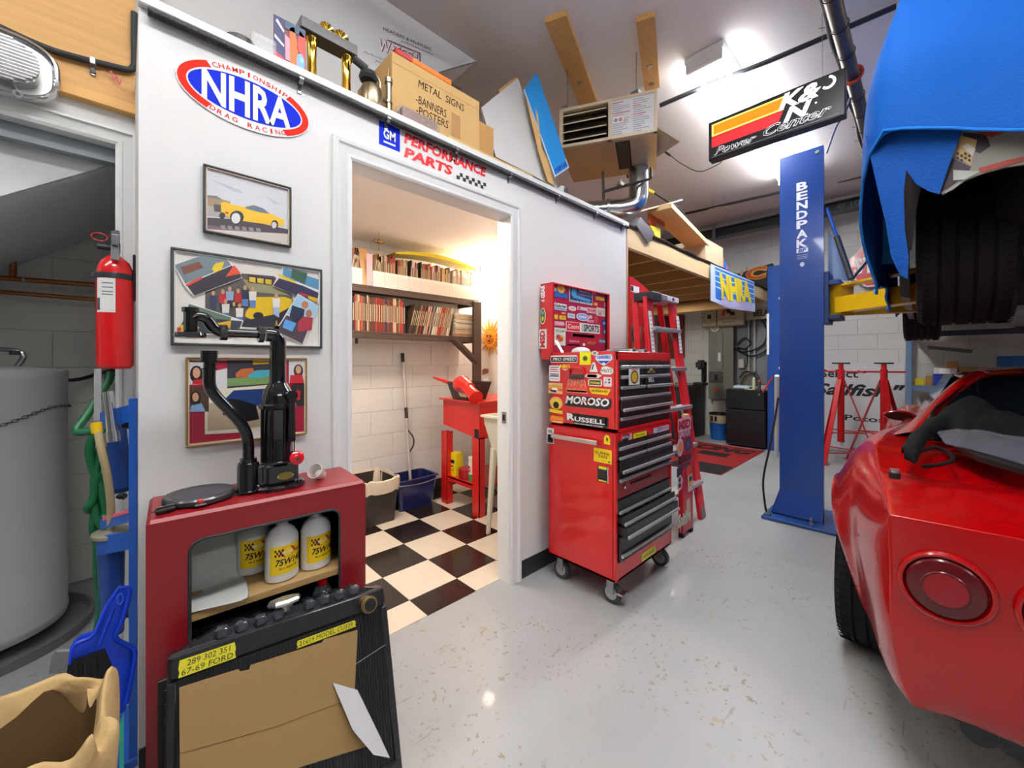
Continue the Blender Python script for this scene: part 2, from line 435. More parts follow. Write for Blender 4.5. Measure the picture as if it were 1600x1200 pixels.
# wooden header above the closet door
b = B(); b.box((-3.4, YC-.04, 2.2), (.03, YC, 2.235), mat('d9a45a', .5, bump=.05, scale=9, var=.12, stretch=(.3, 6, 6))); b.box((-3.4, YC-.012, 2.235), (.03, YC+.1, 2.9), WOOD)
b.build('trim_4', kind='structure')
# stair enclosure rising through closet and loft
a0 = Vector((-1.49, 2.255, .99)); SL = .745
def sz(x): return 2.035+(x+.033)*SL
b = B(); b.prism([(-1.49, 2.25, sz(-1.49)), (1.83, 2.25, sz(1.83)), (1.83, 2.25, CEIL-.002), (-1.49, 2.25, CEIL-.002)], (0, 1.09, 0), mat('dadcdc', .6, var=.01))
b.build('wall_stair', kind='structure')
# mezzanine beyond the enclosure
FX0, FX1 = 2.835, 6.9
b = B(); b.box((FX0, YW, 2.15), (FX1, YW+.04, 2.30), PINE, .002); mez = b.build('mezzanine_beam', kind='structure')
jm = None
for i in range(9):
    x = FX0+.02+i*.5
    b = B(); b.box((x, YW+.041, 2.15), (x+.04, 3.5, 2.298), WOOD, .002); b.build('joist', mez)
b = B(); b.box((6.2, YW+.043, 2.02), (6.3, 3.5, 2.149), WOOD, .003); b.build('joist', mez)
b = B(); b.box((FX0, YW-.0, 2.301), (FX1, 3.5, 2.318), mat('9a6a3c', .7, bump=.1, scale=30, var=.25)); b.build('deck', mez)
b = B(); P_ = [(x, YW-.006+.004*math.sin(x*9), 2.322+.004*math.sin(x*13)) for x in [FX0+.02+i*.1 for i in range(41)]]
b.tube(P_, .011, mat('3a3430', .9), 6); b.build('carpet_edge', mez, 'ragged dark carpet edge')
# ceiling conduits and beam
def pipe(name, a, b_, r, m, label, cat, group=None, clamps=0, seg=12):
    b = B(); b.cyl(a, b_, r, m, seg=seg); o = b.build(name, None, label, cat, group)
    if clamps:
        A, Q = Vector(a), Vector(b_)
        for k in range(clamps):
            c = A.lerp(Q, (k+.5)/clamps); d = (Q-A).normalized()
            k_ = B(); k_.cyl(c-d*.012, c+d*.012, r*1.25, STEEL, seg=12); k_.build('clamp', o)
    return o
# ============================================================ THINGS ON THE PARTITION WALL
red_, blu_, wht_, blk_, yel_ = mat('e0240e', .7, var=.02), mat('0626c4', .75, var=.02), mat('f0f0f0', .4, var=.01), mat('16161a', .5), mat('f4d414', .45, var=.03)
# oval race association sign
W_, H_ = .387, .202
s = S((.3075-W_/2, YW-.0015, 2.147-H_/2), (W_, 0, 0), (0, 0, H_), (0, -1, 0), lift=.003)
def ring(s, r0, r1, a0, a1, m, l, n=24):
    for k in range(n):
        A, Bq = R(a0+(a1-a0)*k/n), R(a0+(a1-a0)*(k+1)/n)
        s.poly([(.5+.5*r0[0]*math.cos(A), .5+.5*r0[1]*math.sin(A)), (.5+.5*r1[0]*math.cos(A), .5+.5*r1[1]*math.sin(A)), (.5+.5*r1[0]*math.cos(Bq), .5+.5*r1[1]*math.sin(Bq)), (.5+.5*r0[0]*math.cos(Bq), .5+.5*r0[1]*math.sin(Bq))], m, l)
pts = [s.o+s.ex*(.5+.5*math.cos(2*math.pi*k/40))+s.ey*(.5+.5*math.sin(2*math.pi*k/40)) for k in range(40)]
s.b.prism(pts, s.n*.003, wht_)
s.ell(.5, .5, .425, .335, blu_, 1, 40)
ring(s, (.87, .74), (.985, .96), 128, 232, red_, 1); ring(s, (.87, .74), (.985, .96), -52, 48, red_, 1)
s.text('NHRA', .165, .27, .835, .73, wht_, 2, 0, .03, warp=lambda x, y: (.165+.67*x, .5+(.235+.07*math.sin(math.pi*min(1, max(0, x))))*(2*y-1)))
def arc(s, word, a0, a1, rr, hh, m, up=1):
    n = len(word)
    for k, ch in enumerate(word):
        if ch == ' ': continue
        A = R(a0+(a1-a0)*k/(n-1)); cx, cy = .5+.5*rr[0]*math.cos(A), .5+.5*rr[1]*math.sin(A)
        tx, ty = -rr[0]*math.sin(A)*W_, rr[1]*math.cos(A)*H_
        L_ = math.hypot(tx, ty); tx, ty = tx/L_, ty/L_
        if up > 0: tx, ty = -tx, -ty
        wv = hh*(.35 if ch == 'I' else .95)
        def wp(x, y):
            X, Y = (x-.5)*wv, (y-.5)*hh
            return cx+(X*tx-Y*ty)/W_, cy+(X*ty+Y*tx)/H_
        s.text(ch, 0, 0, 1, 1, m, 2, 0, .01, warp=wp)
arc(s, 'CHAMPIONSHIP', 122, 52, (.93, .85), .016, red_)
arc(s, 'DRAG RACING', 236, 306, (.93, .85), .016, red_, -1)
s.build('oval_sign', None, label='oval white, blue and red drag racing sign high on the white wall', cat='sign')
# badge + lettering above the doorway
f2 = crop(560, 170, .1375)
s = SY(f2(234, 130), f2(470, 492), YW); s.base(blu_)
s.text('GM', .2, .33, .78, .74, wht_, 1, 0, .03); s.rect(.2, .14, .78, .22, wht_, 1)
s.build('wall_sticker', None, label='square blue sticker with white letters above the doorway', cat='sticker')
s = SY(f2(516, 268), f2(1450, 690), YW)
zt, zb = at(*f2(540, 268), Y=YW).z, at(*f2(520, 370), Y=YW).z; h_ = at(*f2(516, 268), Y=YW).z-at(*f2(1450, 690), Y=YW).z
s.ey = Vector((0, 0, .165)); s.o.z = zt-.165
s.text('PERFORMANCE', 0, .69, 1, 1, mat('e01822', .4, var=.02), 0, .15, .045)
s.text('PARTS', 0, .31, .55, .6, mat('e01822', .4, var=.02), 0, .15, .045)
for k in range(5):
    for q in (0, 1):
        x = .60+(k*2+q)*.04; s.rect(x, .28+.11*q, x+.04, .39+.11*q, blk_)
s.build('wall_sticker', None, label='red lettering sticker with black checkers above the doorway', cat='sticker')
# pipe along the loft edge with strap clamps
t = thing('conduit_pipe', 'black corrugated pipe strapped along the top of the white wall', 'pipe', (1.4, YW-.022, 2.285))
b = B(); pts = [(x, YW-.02, 2.287+.001*math.sin(x*5)) for x in [.05+i*.2 for i in range(14)]]+[(2.80, YW-.02, 2.290)]
b.tube(pts, .0125, mat('25262a', .5, bump=.8, scale=4, stretch=(60, 1, 1)), 12); b.build('pipe', t)
for px in ((470, 126), (606, 188), (713, 235), (797, 274), (872, 307), (931, 334), (973, 352)):
    x = at(*px, Y=YW-.02).x
    b = B(); b.cyl((x-.007, YW-.02, 2.287), (x+.007, YW-.02, 2.287), .0145, STEEL, seg=16); b.box((x-.007, YW-.004, 2.245), (x+.007, YW-.001, 2.285), STEEL, .001); b.cyl((x, YW-.008, 2.262), (x, YW-.003, 2.262), .006, DGREY, seg=10)
    b.build('clamp', t)
# framed pictures
def frame(name, x0, z0, x1, z1, wd, m, m2, label, back=.016):
    t = thing(name, label, 'picture', ((x0+x1)/2, YW-.01, z0)); y = YW-.002
    b = B()
    for lo, hi in (((x0, z0), (x1, z0+wd)), ((x0, z1-wd), (x1, z1)), ((x0, z0+wd), (x0+wd, z1-wd)), ((x1-wd, z0+wd), (x1, z1-wd))):
        b.box((lo[0], y-back, lo[1]), (hi[0], y, hi[1]), m, .002)
    for lo, hi in (((x0+wd, z0+wd), (x1-wd, z0+wd+.003)), ((x0+wd, z1-wd-.003), (x1-wd, z1-wd)), ((x0+wd, z0+wd), (x0+wd+.003, z1-wd)), ((x1-wd-.003, z0+wd), (x1-wd, z1-wd))):
        b.box((lo[0], y-back+.003, lo[1]), (hi[0], y-.004, hi[1]), m2)
    b.build('frame', t)
    b = B(); b.box((x0+wd, y-.006, z0+wd), (x1-wd, y-.001, z1-wd), mat('e6e2da', .5)); b.build('mat_board', t)
    return t
def PX(fn, Y, m, pts, s): s.b.face([at(*fn(*p), Y=Y) for p in pts], m)
class Pic:
    "picture drawn on a vertical plane from crop coordinates"
    def __init__(s, fn, Y): s.fn, s.Y, s.b, s.k = fn, Y, B(), 0
    def p(s, col, pts, up=1):
        s.k += up; y = s.Y-s.k*.00012
        s.b.face([at(*s.fn(*q), Y=y) for q in pts], mat(col, .35, var=.08, scale=60)); return s
    def e(s, col, cx, cy, rx, ry, n=12): return s.p(col, [(cx+rx*math.cos(2*math.pi*a/n), cy+ry*math.sin(2*math.pi*a/n)) for a in range(n)])
    def build(s, name, par, **k): return s.b.build(name, par, flat=True, **k)
YP = YW-.0085
g = crop(300, 250, 180/1543)
t = frame('framed_picture', .181, 1.664, .437, 1.883, .007, mat('2e3236', .3, .3), mat('c8b49a', .4, .3), 'framed photograph of a yellow car lifting its front wheels')
P = Pic(g, YP)
P.p('cfd2d8', [(205, 125), (1290, 405), (1290, 1115), (205, 935)]).p('b4b9c4', [(230, 250), (640, 400), (700, 455), (560, 420)]).p('bcc1cb', [(980, 480), (1200, 600), (1100, 590)])
P.p('9c8468', [(205, 470), (520, 560), (480, 640), (205, 640)]).p('6e6a6c', [(205, 470), (330, 480), (420, 540), (205, 500)]).p('a9a49a', [(205, 600), (500, 690), (500, 780), (205, 750)])
P.p('41363e', [(205, 770), (700, 800), (1290, 930), (1290, 985), (900, 980), (205, 930)]).p('6f5a62', [(205, 870), (900, 960), (1290, 985), (1290, 1000), (205, 935)]).p('c4bfba', [(205, 925), (1290, 990), (1290, 1115), (205, 940)])
P.p('e8b820', [(385, 580), (430, 560), (560, 600), (700, 630), (830, 600), (960, 650), (1050, 720), (1230, 800), (1240, 880), (1130, 880), (1060, 870), (700, 820), (500, 760), (400, 720)])
P.p('5c6e7e', [(720, 625), (830, 605), (960, 650), (1040, 720), (900, 700), (720, 650)]).p('4a4040', [(290, 590), (385, 600), (390, 700), (300, 690)]).p('b03828', [(440, 690), (490, 700), (485, 725), (440, 715)])
P.e('1c1a1c', 600, 765, 95, 88).e('dcdcdc', 588, 780, 62, 72).e('1c1a1c', 405, 745, 40, 45).e('1c1a1c', 1108, 862, 48, 58).e('cfcfcf', 1100, 872, 34, 44)
for k in range(6): P.p('8f848a', [(380+k*95, 870+k*8), (440+k*95, 876+k*8), (450+k*95, 930+k*6), (390+k*95, 925+k*6)])
P.build('photograph', t)
b = B()
for px in ((300, 985), (1205, 1140)):
    c = at(*g(*px), Y=YW-.006); b.box((c.x-.003, YW-.016, c.z-.004), (c.x+.003, YW-.001, c.z+.004), wht_, .001)
b.build('clip', t)
g = crop(240, 360, 300/1385)
t = frame('framed_picture', .1015, 1.299, .544, 1.601, .008, mat('4c4f50', .3, .4), mat('cfcfcc', .5), 'large framed collage of five race-track snapshots on the wall')
P = Pic(g, YP)
P.p('5a5350', [(372, 445), (640, 310), (870, 330), (1000, 470), (1010, 540), (880, 710), (640, 695), (372, 560)])
P.p('8c8a68', [(640, 350), (870, 390), (990, 470), (700, 440)]).p('3c2c34', [(682, 318), (868, 345), (862, 398), (682, 375)])
for k in range(3): P.p('d0b23a', [(690+k*58, 335+k*8), (735+k*58, 340+k*8), (735+k*58, 378+k*7), (690+k*58, 370+k*7)])
P.p('30303c', [(660, 640), (900, 600), (990, 545), (880, 710), (640, 695)]).p('d8b41c', [(665, 590), (740, 480), (840, 480), (950, 480), (1000, 500), (990, 550), (900, 600), (700, 640), (660, 620)]).p('d8b41c', [(540, 515), (640, 525), (620, 550), (550, 540)])
P.e('26242a', 755, 615, 38, 26)
for x, y, c1, c2 in ((430, 500, '39405a', '39405a'), (500, 490, 'b82c34', '2c3048'), (550, 470, '8aa0c0', '2c3048'), (610, 485, 'b82c34', '2c3048'), (660, 460, '2c3444', '5878a8'), (715, 470, 'e0dcd4', '5878a8'), (520, 560, 'd8d4cc', '5878a8'), (620, 590, 'e4e0d8', '5878a8'), (885, 520, 'e8e4dc', '9cb4d4')):
    P.p(c1, [(x-28, y-30), (x+28, y-30), (x+24, y+35), (x-24, y+35)]).e('c0906e', x, y-48, 13, 18).p(c2, [(x-22, y+35), (x+22, y+35), (x+20, y+90 if x != 885 else y+110), (x-20, y+85)])
P.p('e4e2de', [(145, 248), (345, 178), (520, 185), (642, 342), (290, 476), (220, 400)]).p('6f8088', [(150, 250), (345, 182), (515, 190), (560, 250), (230, 385)]).p('7a4c3c', [(195, 265), (330, 225), (360, 270), (220, 320)]).p('38323a', [(235, 392), (560, 255), (600, 270), (636, 340), (295, 470)]).p('d84c38', [(230, 390), (350, 330), (350, 350), (240, 405)]).p('d84c38', [(580, 250), (630, 310), (520, 335)]).p('e0c42c', [(420, 275), (450, 235), (510, 225), (490, 285), (440, 305)])
P.p('e4e2de', [(930, 262), (1196, 350), (1190, 530), (1030, 470), (858, 400)]).p('4f86a8', [(935, 266), (1192, 355), (1190, 430), (930, 330)]).p('3c5c4a', [(1000, 280), (1110, 310), (1090, 390), (990, 340)]).p('d8b82c', [(900, 310), (1020, 365), (1040, 400), (905, 335)]).p('36304e', [(862, 398), (905, 345), (1080, 400), (1190, 450), (1180, 525), (1030, 468)]).p('d0a828', [(1110, 470), (1185, 490), (1175, 520), (1120, 495)]).p('b02c48', [(1050, 445), (1130, 470), (1110, 480), (1060, 465)])
P.p('e4e2de', [(1040, 455), (1196, 545), (1075, 825), (878, 728)]).p('9cc4dc', [(1042, 462), (1190, 548), (1130, 690), (960, 600)]).p('50424c', [(960, 610), (1120, 700), (1073, 818), (884, 724)]).p('2a3248', [(1000, 540), (1090, 570), (1080, 640), (1030, 680), (980, 620)]).e('b87858', 1092, 537, 26, 28).p('a83848', [(1080, 620), (1150, 630), (1140, 720), (1040, 730), (1040, 660)]).e('a86a50', 1120, 600, 22, 28).p('5aa0d8', [(950, 640), (1030, 670), (1000, 730), (930, 700)])
P.p('e4e2de', [(255, 525), (648, 650), (610, 755), (163, 748)]).p('5c7868', [(255, 530), (560, 628), (540, 690), (225, 620)]).p('39404c', [(230, 620), (640, 655), (606, 748), (168, 740)]).p('e0b828', [(180, 690), (270, 660), (330, 700), (300, 745), (175, 742)]).p('d4a828', [(400, 680), (560, 650), (550, 740), (420, 740)]).p('b83c2c', [(170, 700), (200, 700), (195, 742), (168, 740)])
P.build('photograph', t)
g = crop(240, 500, .25)
t = frame('framed_picture', .1375, .980, .490, 1.263, .006, mat('a08458', .35, .5), mat('d8c8a4', .5), 'framed red-mat collage of portraits and parked cars behind the black machine')
P = Pic(g, YP)
P.p('a01c38', [(212, 255), (940, 250), (940, 700), (215, 775)]).p('dcdcdc', [(375, 320), (465, 300), (465, 560), (375, 560)]).p('3c3844', [(460, 245), (760, 240), (760, 420), (460, 430)]).p('78985c', [(460, 365), (760, 350), (760, 395), (460, 415)]).p('c8a828', [(620, 245), (760, 240), (760, 270), (620, 280)])
P.p('c06a3c', [(512, 335), (550, 305), (620, 300), (640, 340), (600, 360), (515, 358)]).p('48a8b8', [(590, 345), (640, 315), (740, 310), (745, 345), (660, 365), (595, 362)])
P.p('e8e0c8', [(320, 440), (780, 400), (780, 690), (320, 715)]).p('b8a88c', [(338, 520), (770, 500), (770, 660), (338, 695)]).p('1f3c74', [(440, 500), (500, 440), (760, 425), (770, 500), (640, 540), (540, 560), (460, 560)]).p('16171c', [(470, 490), (540, 500), (640, 530), (660, 620), (560, 640), (430, 590)]).e('141416', 480, 550, 40, 60)
P.p('dadada', [(215, 262), (325, 260), (325, 400), (215, 405)]).e('2a2024', 268, 340, 42, 56).e('d0a080', 268, 330, 24, 34).p('b82430', [(240, 400), (250, 375), (320, 365), (322, 400)])
P.p('4c3a2c', [(216, 420), (345, 418), (345, 572), (216, 578)]).e('1c1618', 262, 490, 34, 48).e('c89878', 262, 482, 20, 28).p('7c9cc0', [(225, 575), (235, 535), (300, 520), (325, 572)])
P.p('dadada', [(845, 255), (943, 255), (943, 395), (845, 395)]).e('3c2c28', 905, 318, 30, 42).e('d0a080', 905, 310, 18, 26).p('c02c38', [(850, 395), (855, 345), (930, 340), (940, 395)])
P.p('2c2a2c', [(860, 405), (943, 405), (943, 535), (860, 535)]).p('b82430', [(890, 440), (920, 440), (915, 500), (895, 500)]).p('e8e8e8', [(545, 700), (700, 680), (700, 730), (545, 735)])
P.build('photograph', t)
# ============================================================ LEFT: CLOSET, HEATER TANK, EXTINGUISHER, FINNED OVAL
t = thing('water_heater', 'tall light grey water heater tank standing in the closet', 'water heater', (-.46, 2.875, 0))
TNK = mat('a9abab', .4, scale=4, var=.02)
hx, hy = -.46, 2.875
b = B(); b.lathe([(.245, .06), (.262, .065), (.268, .09), (.268, .10), (.265, .105), (.265, 1.165), (.268, 1.17), (.268, 1.205), (.255, 1.215), (.06, 1.235)], (hx, hy, 0), TNK, seg=48); b.build('tank', t)
b = B(); b.lathe([(.34, .005), (.345, .0), (.352, .045), (.343, .045), (.335, .012)], (hx, hy, 0), mat('6a6c6d', .4), seg=48); b.build('drain_pan', t)
b = B()
for k in range(60):
    a = R(200+k*3.2); c = Vector((hx+.271*math.cos(a), hy+.271*math.sin(a), .98+.0022*abs(k-20)+.02*math.sin(k*.2)))
    tn = Vector((-math.sin(a), math.cos(a), 0)); up = Vector((0, 0, 1)); q = up if k % 2 else Vector((math.cos(a), math.sin(a), 0))*.6+up*.2
    b.tube([c+tn*(.010*math.cos(x))+q.normalized()*(.006*math.sin(x)) for x in [i*math.pi/4 for i in range(8)]], .0016, DGREY, 5, close=True)
b.build('chain', t, 'dark safety chain across the tank')
n_ = Vector((0, 0, 0)); a = R(262)
b = B()
for (aa, z0, z1, m_, d) in ((268, .99, 1.12, mat('8f9294', .5), .268), (266, 1.0, 1.1, PAPER, .270)):
    pts0 = [(hx+d*math.cos(R(q)), hy+d*math.sin(R(q)), z0) for q in range(aa-14, aa+15, 4)]
    pts1 = [(x, y, z1) for x, y, z in pts0]; b.grid([pts0, pts1], m_)
b.build('rating_plate', t)
b = B(); b.tube(smoothpath([(hx+.1, hy+.05, 1.22), (hx+.1, hy+.05, 1.30), (hx-.2, hy+.1, 1.31)]), .011, STEEL); b.cyl((hx+.1, hy+.05, 1.28), (hx+.1, hy+.05, 1.3), .02, DGREY); b.build('valve', t)
def pjoin(name, pts, r, m, label, cat, **k):
    b = B(); b.tube(pts, r, m, 12); return b.build(name, None, label, cat, **k)
yb = 3.25
c1, c2 = at(0, 434, Y=yb), at(170, 447, Y=yb); c3, c4 = at(0, 456, Y=yb), at(170, 470, Y=yb)
b = B(); b.tube([c1+(c1-c2)*1.5, c2+(c2-c1)*.15], .013, COPPER, 12)
j = at(20, 432, Y=yb); b.tube(smoothpath([j, j+Vector((0, 0, .07)), j+Vector((-.02, 0, .085)), j+Vector((-.3, 0, .04))], 5), .013, COPPER, 12)
k_ = at(37, 437, Y=yb); b.cyl(k_-Vector((.004, 0, 0)), k_+Vector((.004, 0, 0)), .016, STEEL)
b.build('copper_pipe', None, 'upper copper water pipe with elbow crossing the closet wall', 'pipe')
b = B(); b.tube([c3+(c3-c4)*1.5, c4+(c4-c3)*.15], .011, COPPER, 12); b.build('copper_pipe', None, 'lower copper water pipe crossing the closet wall', 'pipe')
pjoin('rubber_hose', smoothpath([at(92, 592, Y=3.1), at(112, 594, Y=3.2), at(135, 590, Y=3.3), at(160, 582, Y=3.32), at(200, 575, Y=3.32)]), .010, BLACK, 'black rubber hose between tank and closet wall', 'hose')
# fire extinguisher on the return edge
ex, ey, ez = -.024, 2.03, 1.222
t = thing('fire_extinguisher', 'red fire extinguisher hanging beside the closet door', 'fire extinguisher', (ex, ey, ez))
b = B(); b.lathe([(.030, 0), (.040, .002), (.0485, .012), (.0495, .03), (.0495, .335), (.047, .36), (.038, .385), (.022, .402), (.013, .41), (.013, .425)], (ex, ey, ez), mat('e0141a', .2, coat=.6, scale=5, var=.04), seg=36); b.build('cylinder', t)
dv = Vector((-ex, -ey, 0)).normalized(); sd = Vector((-dv.y, dv.x, 0))   # towards / across the room
b = B()
for q in range(10):
    a = math.atan2(dv.y, dv.x)+R(-62+q*7)
    if q == 0: r0 = []; r1 = []
    r0.append((ex+.0502*math.cos(a), ey+.0502*math.sin(a), ez+.20)); r1.append((ex+.0502*math.cos(a), ey+.0502*math.sin(a), ez+.32))
b.grid([r0, r1], PAPER)
for z_ in (.30, .285, .27, .26):
    b.grid([[(x+(x-ex)*.008, y+(y-ey)*.008, ez+z_) for x, y, z in r0[3:9]], [(x+(x-ex)*.008, y+(y-ey)*.008, ez+z_+.004) for x, y, z in r0[3:9]]], mat('7d8184', .6))
b.grid([[(x+(x-ex)*.008, y+(y-ey)*.008, ez+.207) for x, y, z in r0[:3]], [(x+(x-ex)*.008, y+(y-ey)*.008, ez+.25) for x, y, z in r0[:3]]], mat('50565e', .6))
b.build('paper_label', t)
b = B(); b.lathe([(.0515, .322), (.0515, .34), (.0512, .341), (.0512, .321)], (ex, ey, ez), mat('2b2f36', .4), seg=32); b.box((ex+.045, ey-.012, ez+.30), (.029, ey+.02, ez+.36), mat('2b2f36', .4), .003); b.box((ex-.062, ey-.01, ez+.322), (ex-.048, ey+.008, ez+.342), mat('2b2f36', .4), .002)
b.box((.022, ey-.02, ez+.25), (.0295, ey+.03, ez+.42), mat('2b2f36', .4), .004); b.build('bracket', t)
b = B(); top = Vector((ex, ey, ez+.42)); f = dv
b.cyl(top, top+Vector((0, 0, .035)), .014, mat('2b2f36', .4)); b.bar(top+Vector((0, 0, .03))+f*.0, top+f*.055-Vector((0, 0, .035)), .022, .006, mat('b8bcc0', .3, .8)); b.bar(top+Vector((0, 0, .035)), top+f*.02+Vector((0, 0, .075)), .024, .008, mat('2b2f36', .35), bev=.002); b.bar(top+f*.02+Vector((0, 0, .073)), top+f*.05+Vector((0, 0, .058)), .024, .008, mat('2b2f36', .35), bev=.002); b.bar(top+Vector((0, 0, .02)), top+f*.062+Vector((0, 0, .052)), .02, .006, mat('9aa0a6', .3, .8))
b.cyl(top+Vector((0, 0, .015)), top+Vector((0, 0, .015))-sd*.045, .011, mat('2b2f36', .4)); b.build('valve_handle', t)
b = B(); pc = top-sd*.018+Vector((0, 0, .048)); b.tube([pc-sd*(.022+.02*math.cos(x))+Vector((0, 0, .014*math.sin(x))) for x in [i*math.pi/8 for i in range(16)]], .002, mat('d02028', .3), 6, close=True); b.build('safety_pin', t, 'red safety pin ring')
# chrome finned oval hanging on the header
yo = YC-.055
c0 = at(0, 105, Y=yo); e1 = at(89, 130, Y=yo); z0 = at(40, 155, Y=yo).z
t = thing('finned_air_cleaner', 'polished oval finned aluminium cover hanging above the closet door', 'air cleaner', (-.3, yo, 2.12))
cx, cz, rx, rz = e1.x-.17, 2.225, .17, .10
def oval(rx, rz, y, n=40, p=3.2):
    out = []
    for k in range(n):
        a = 2*math.pi*k/n; c, s_ = math.cos(a), math.sin(a)
        out.append((cx+rx*math.copysign(abs(c)**(2/p), c), y, cz+rz*math.copysign(abs(s_)**(2/p), s_)))
    return out
b = B(); b.tube(oval(rx, rz, yo-.005), .010, CHROME, 10, close=True); b.build('rim', t)
b = B(); b.prism(oval(rx-.006, rz-.006, yo-.002), (0, .03, 0), mat('c2c2c0', .3, .8)); b.prism(oval(rx-.035, rz-.028, yo-.04), (0, .04, 0), mat('b0b0b0', .3, .9)); b.build('cover', t)
b = B()
for k in range(13):
    z = cz-(rz-.034)+k*(2*(rz-.034)/12); fr = max(0, 1-abs((z-cz)/(rz-.026))**2.6)**(1/2.6); L_ = (rx-.034)*fr
    b.box((cx-L_, yo-.052, z-.0025), (cx+L_, yo-.039, z+.0025), mat('dcdcdc', .2, 1), .001)
b.build('fins', t, kind='stuff')
b = B(); q = at(28, 146, Y=yo-.02)
b.bar((q.x-.02, yo-.03, cz-.05), (q.x, yo-.016, cz-rz+.004), .014, .004, CHROME); b.cyl((q.x, yo-.024, cz-rz+.004), (q.x, yo-.012, cz-rz+.004), .012, CHROME); b.cyl((q.x, yo-.026, cz-rz+.004), (q.x, yo-.022, cz-rz+.004), .005, DGREY); b.build('strap', t)
# black rubber seal loop on the header
ys = YC-.028
t = thing('rubber_seal', 'black rounded rubber seal loop clamped to the wooden header', 'seal', (-.1, ys, 2.4))
pts = [at(-60, 15, Y=ys), at(62, 71, Y=ys), at(120, 90, Y=ys), at(170, 102, Y=ys), at(200, 109, Y=ys), at(209, 104, Y=ys), at(210.5, 92, Y=ys), at(210, 60, Y=ys), at(210, 20, Y=ys)]
b = B(); b.tube(smoothpath(pts, 6), .011, mat('202428', .6, bump=.6, scale=60), 10); b.build('seal', t)
b = B(); q = at(145, 97, Y=ys); b.box((q.x-.009, ys-.013, q.z-.012), (q.x+.009, ys+.012, q.z+.014), STEEL, .003); b.box((q.x-.007, ys+.008, q.z-.045), (q.x+.007, ys+.015, q.z-.01), STEEL, .003); b.cyl((q.x, ys+.003, q.z-.03), (q.x, ys+.012, q.z-.03), .008, DGREY, seg=10); b.build('clamp', t)
q0_ = at(172, 114, Y=ys-.004)
pjoin('pink_ribbon', [q0_+Vector((.002*k, -.002*math.sin(k), .012*math.sin(k*.9)-.0015*k)) for k in range(16)], .0022, mat('d86a78', .6), 'small pink plastic ribbon stapled to the wooden header', 'ribbon')
# blue floor-standing unit with two tilted canisters
bx, by = .0, 1.86
t = thing('fluid_exchanger', 'blue upright stand with two tilted blue canisters beside the closet door', 'machine', (-.03, 1.86, 0))
BL = mat('1458b8', .3, coat=.3, scale=6, var=.05)
def Q(u, v, y): return at(u, v, Y=y)
y1 = 1.70
b = B(); p0 = Q(208, 622, y1); p1 = Q(208, 1140, y1); b.bar((p0.x, y1, 0.03), (p0.x, y1, p0.z), .014, .02, BL, bev=.002)
p2 = Q(211, 640, 1.95); b.bar((p2.x, 1.95, .03), (p2.x, 1.95, p2.z), .02, .02, BL, bev=.002)
b.build('post', t)
b = B(); A = Q(152, 645, 1.86); Bq = Q(206, 640, 1.72)
b.prism([Q(156, 645, 1.80), Q(206, 632, 1.70), Q(206, 658, 1.70), Q(156, 672, 1.80)], (0, .012, 0), BL); b.build('bracket', t); b = B(); b.prism([Q(156, 812, 1.80), Q(206, 795, 1.70), Q(206, 815, 1.70), Q(156, 828, 1.80)], (0, .012, 0), BL)
b.prism([Q(160, 809, 1.79), Q(202, 797, 1.70), Q(202, 801, 1.70), Q(160, 814, 1.79)], (0, .012, 0), mat('e0687a', .5)); b.build('bracket', t); b = B(); b.prism([Q(152, 838, 1.78), Q(207, 832, 1.70), Q(207, 858, 1.70), Q(152, 868, 1.78)], (0, .012, 0), BL); b.build('bracket', t)
b = B(); b.cyl(Q(180, 650, 1.88), Q(190, 762, 1.86), .026, mat('123f8c', .3, coat=.3)); b.cyl(Q(190, 762, 1.86), Q(190.5, 767, 1.86), .028, mat('0d2d62', .3)); b.build('canister', t)
b = B(); b.cyl(Q(173, 838, 1.80), Q(176, 990, 1.80), .033, mat('123f8c', .3, coat=.3), r2=.027, seg=24); b.build('canister', t)
b = B(); b.lathe([(.042, 0), (.045, .004), (.045, .012), (.03, .02), (.008, .026), (.008, .04)], Q(173, 836, 1.80), mat('a8a48e', .35, .6), axis=(.05, -.1, 1)); b.build('lid', t, 'silver canister lid')
b = B(); b.cyl(Q(168, 612, 1.74), Q(178, 688, 1.72), .0125, CHROME, r2=.0145, seg=18); b.cyl(Q(176, 674, 1.721), Q(178, 690, 1.719), .016, CHROME, seg=18); b.build('chrome_handle', t)
b = B(); b.tube(smoothpath([Q(152, 668, 1.74), Q(158, 700, 1.73), Q(168, 745, 1.74), Q(173, 790, 1.76), Q(173, 828, 1.79)]), .010, mat('b5a47c', .35), 12); b.build('clear_tube', t)
b = B(); b.cyl(Q(150, 660, 1.74), Q(152, 676, 1.74), .013, mat('f0c418', .4), seg=14); b.build('tube_cap', t, 'yellow tube cap')
b = B()
for (u, v, y_) in ((199, 665, 1.75), (190, 775, 1.80), (200, 960, 1.78)): b.sphere(Q(u, v, y_), .014, BLACK, (1, .6, .7)); b.cyl(Q(u-3, v-3, y_), Q(u+6, v+3, y_), .008, DGREY)
b.build('fitting', t)
b = B(); b.box((p0.x-.09, 1.69, 0), (p0.x+.012, 1.97, .03), BL, .004); b.build('base', t)
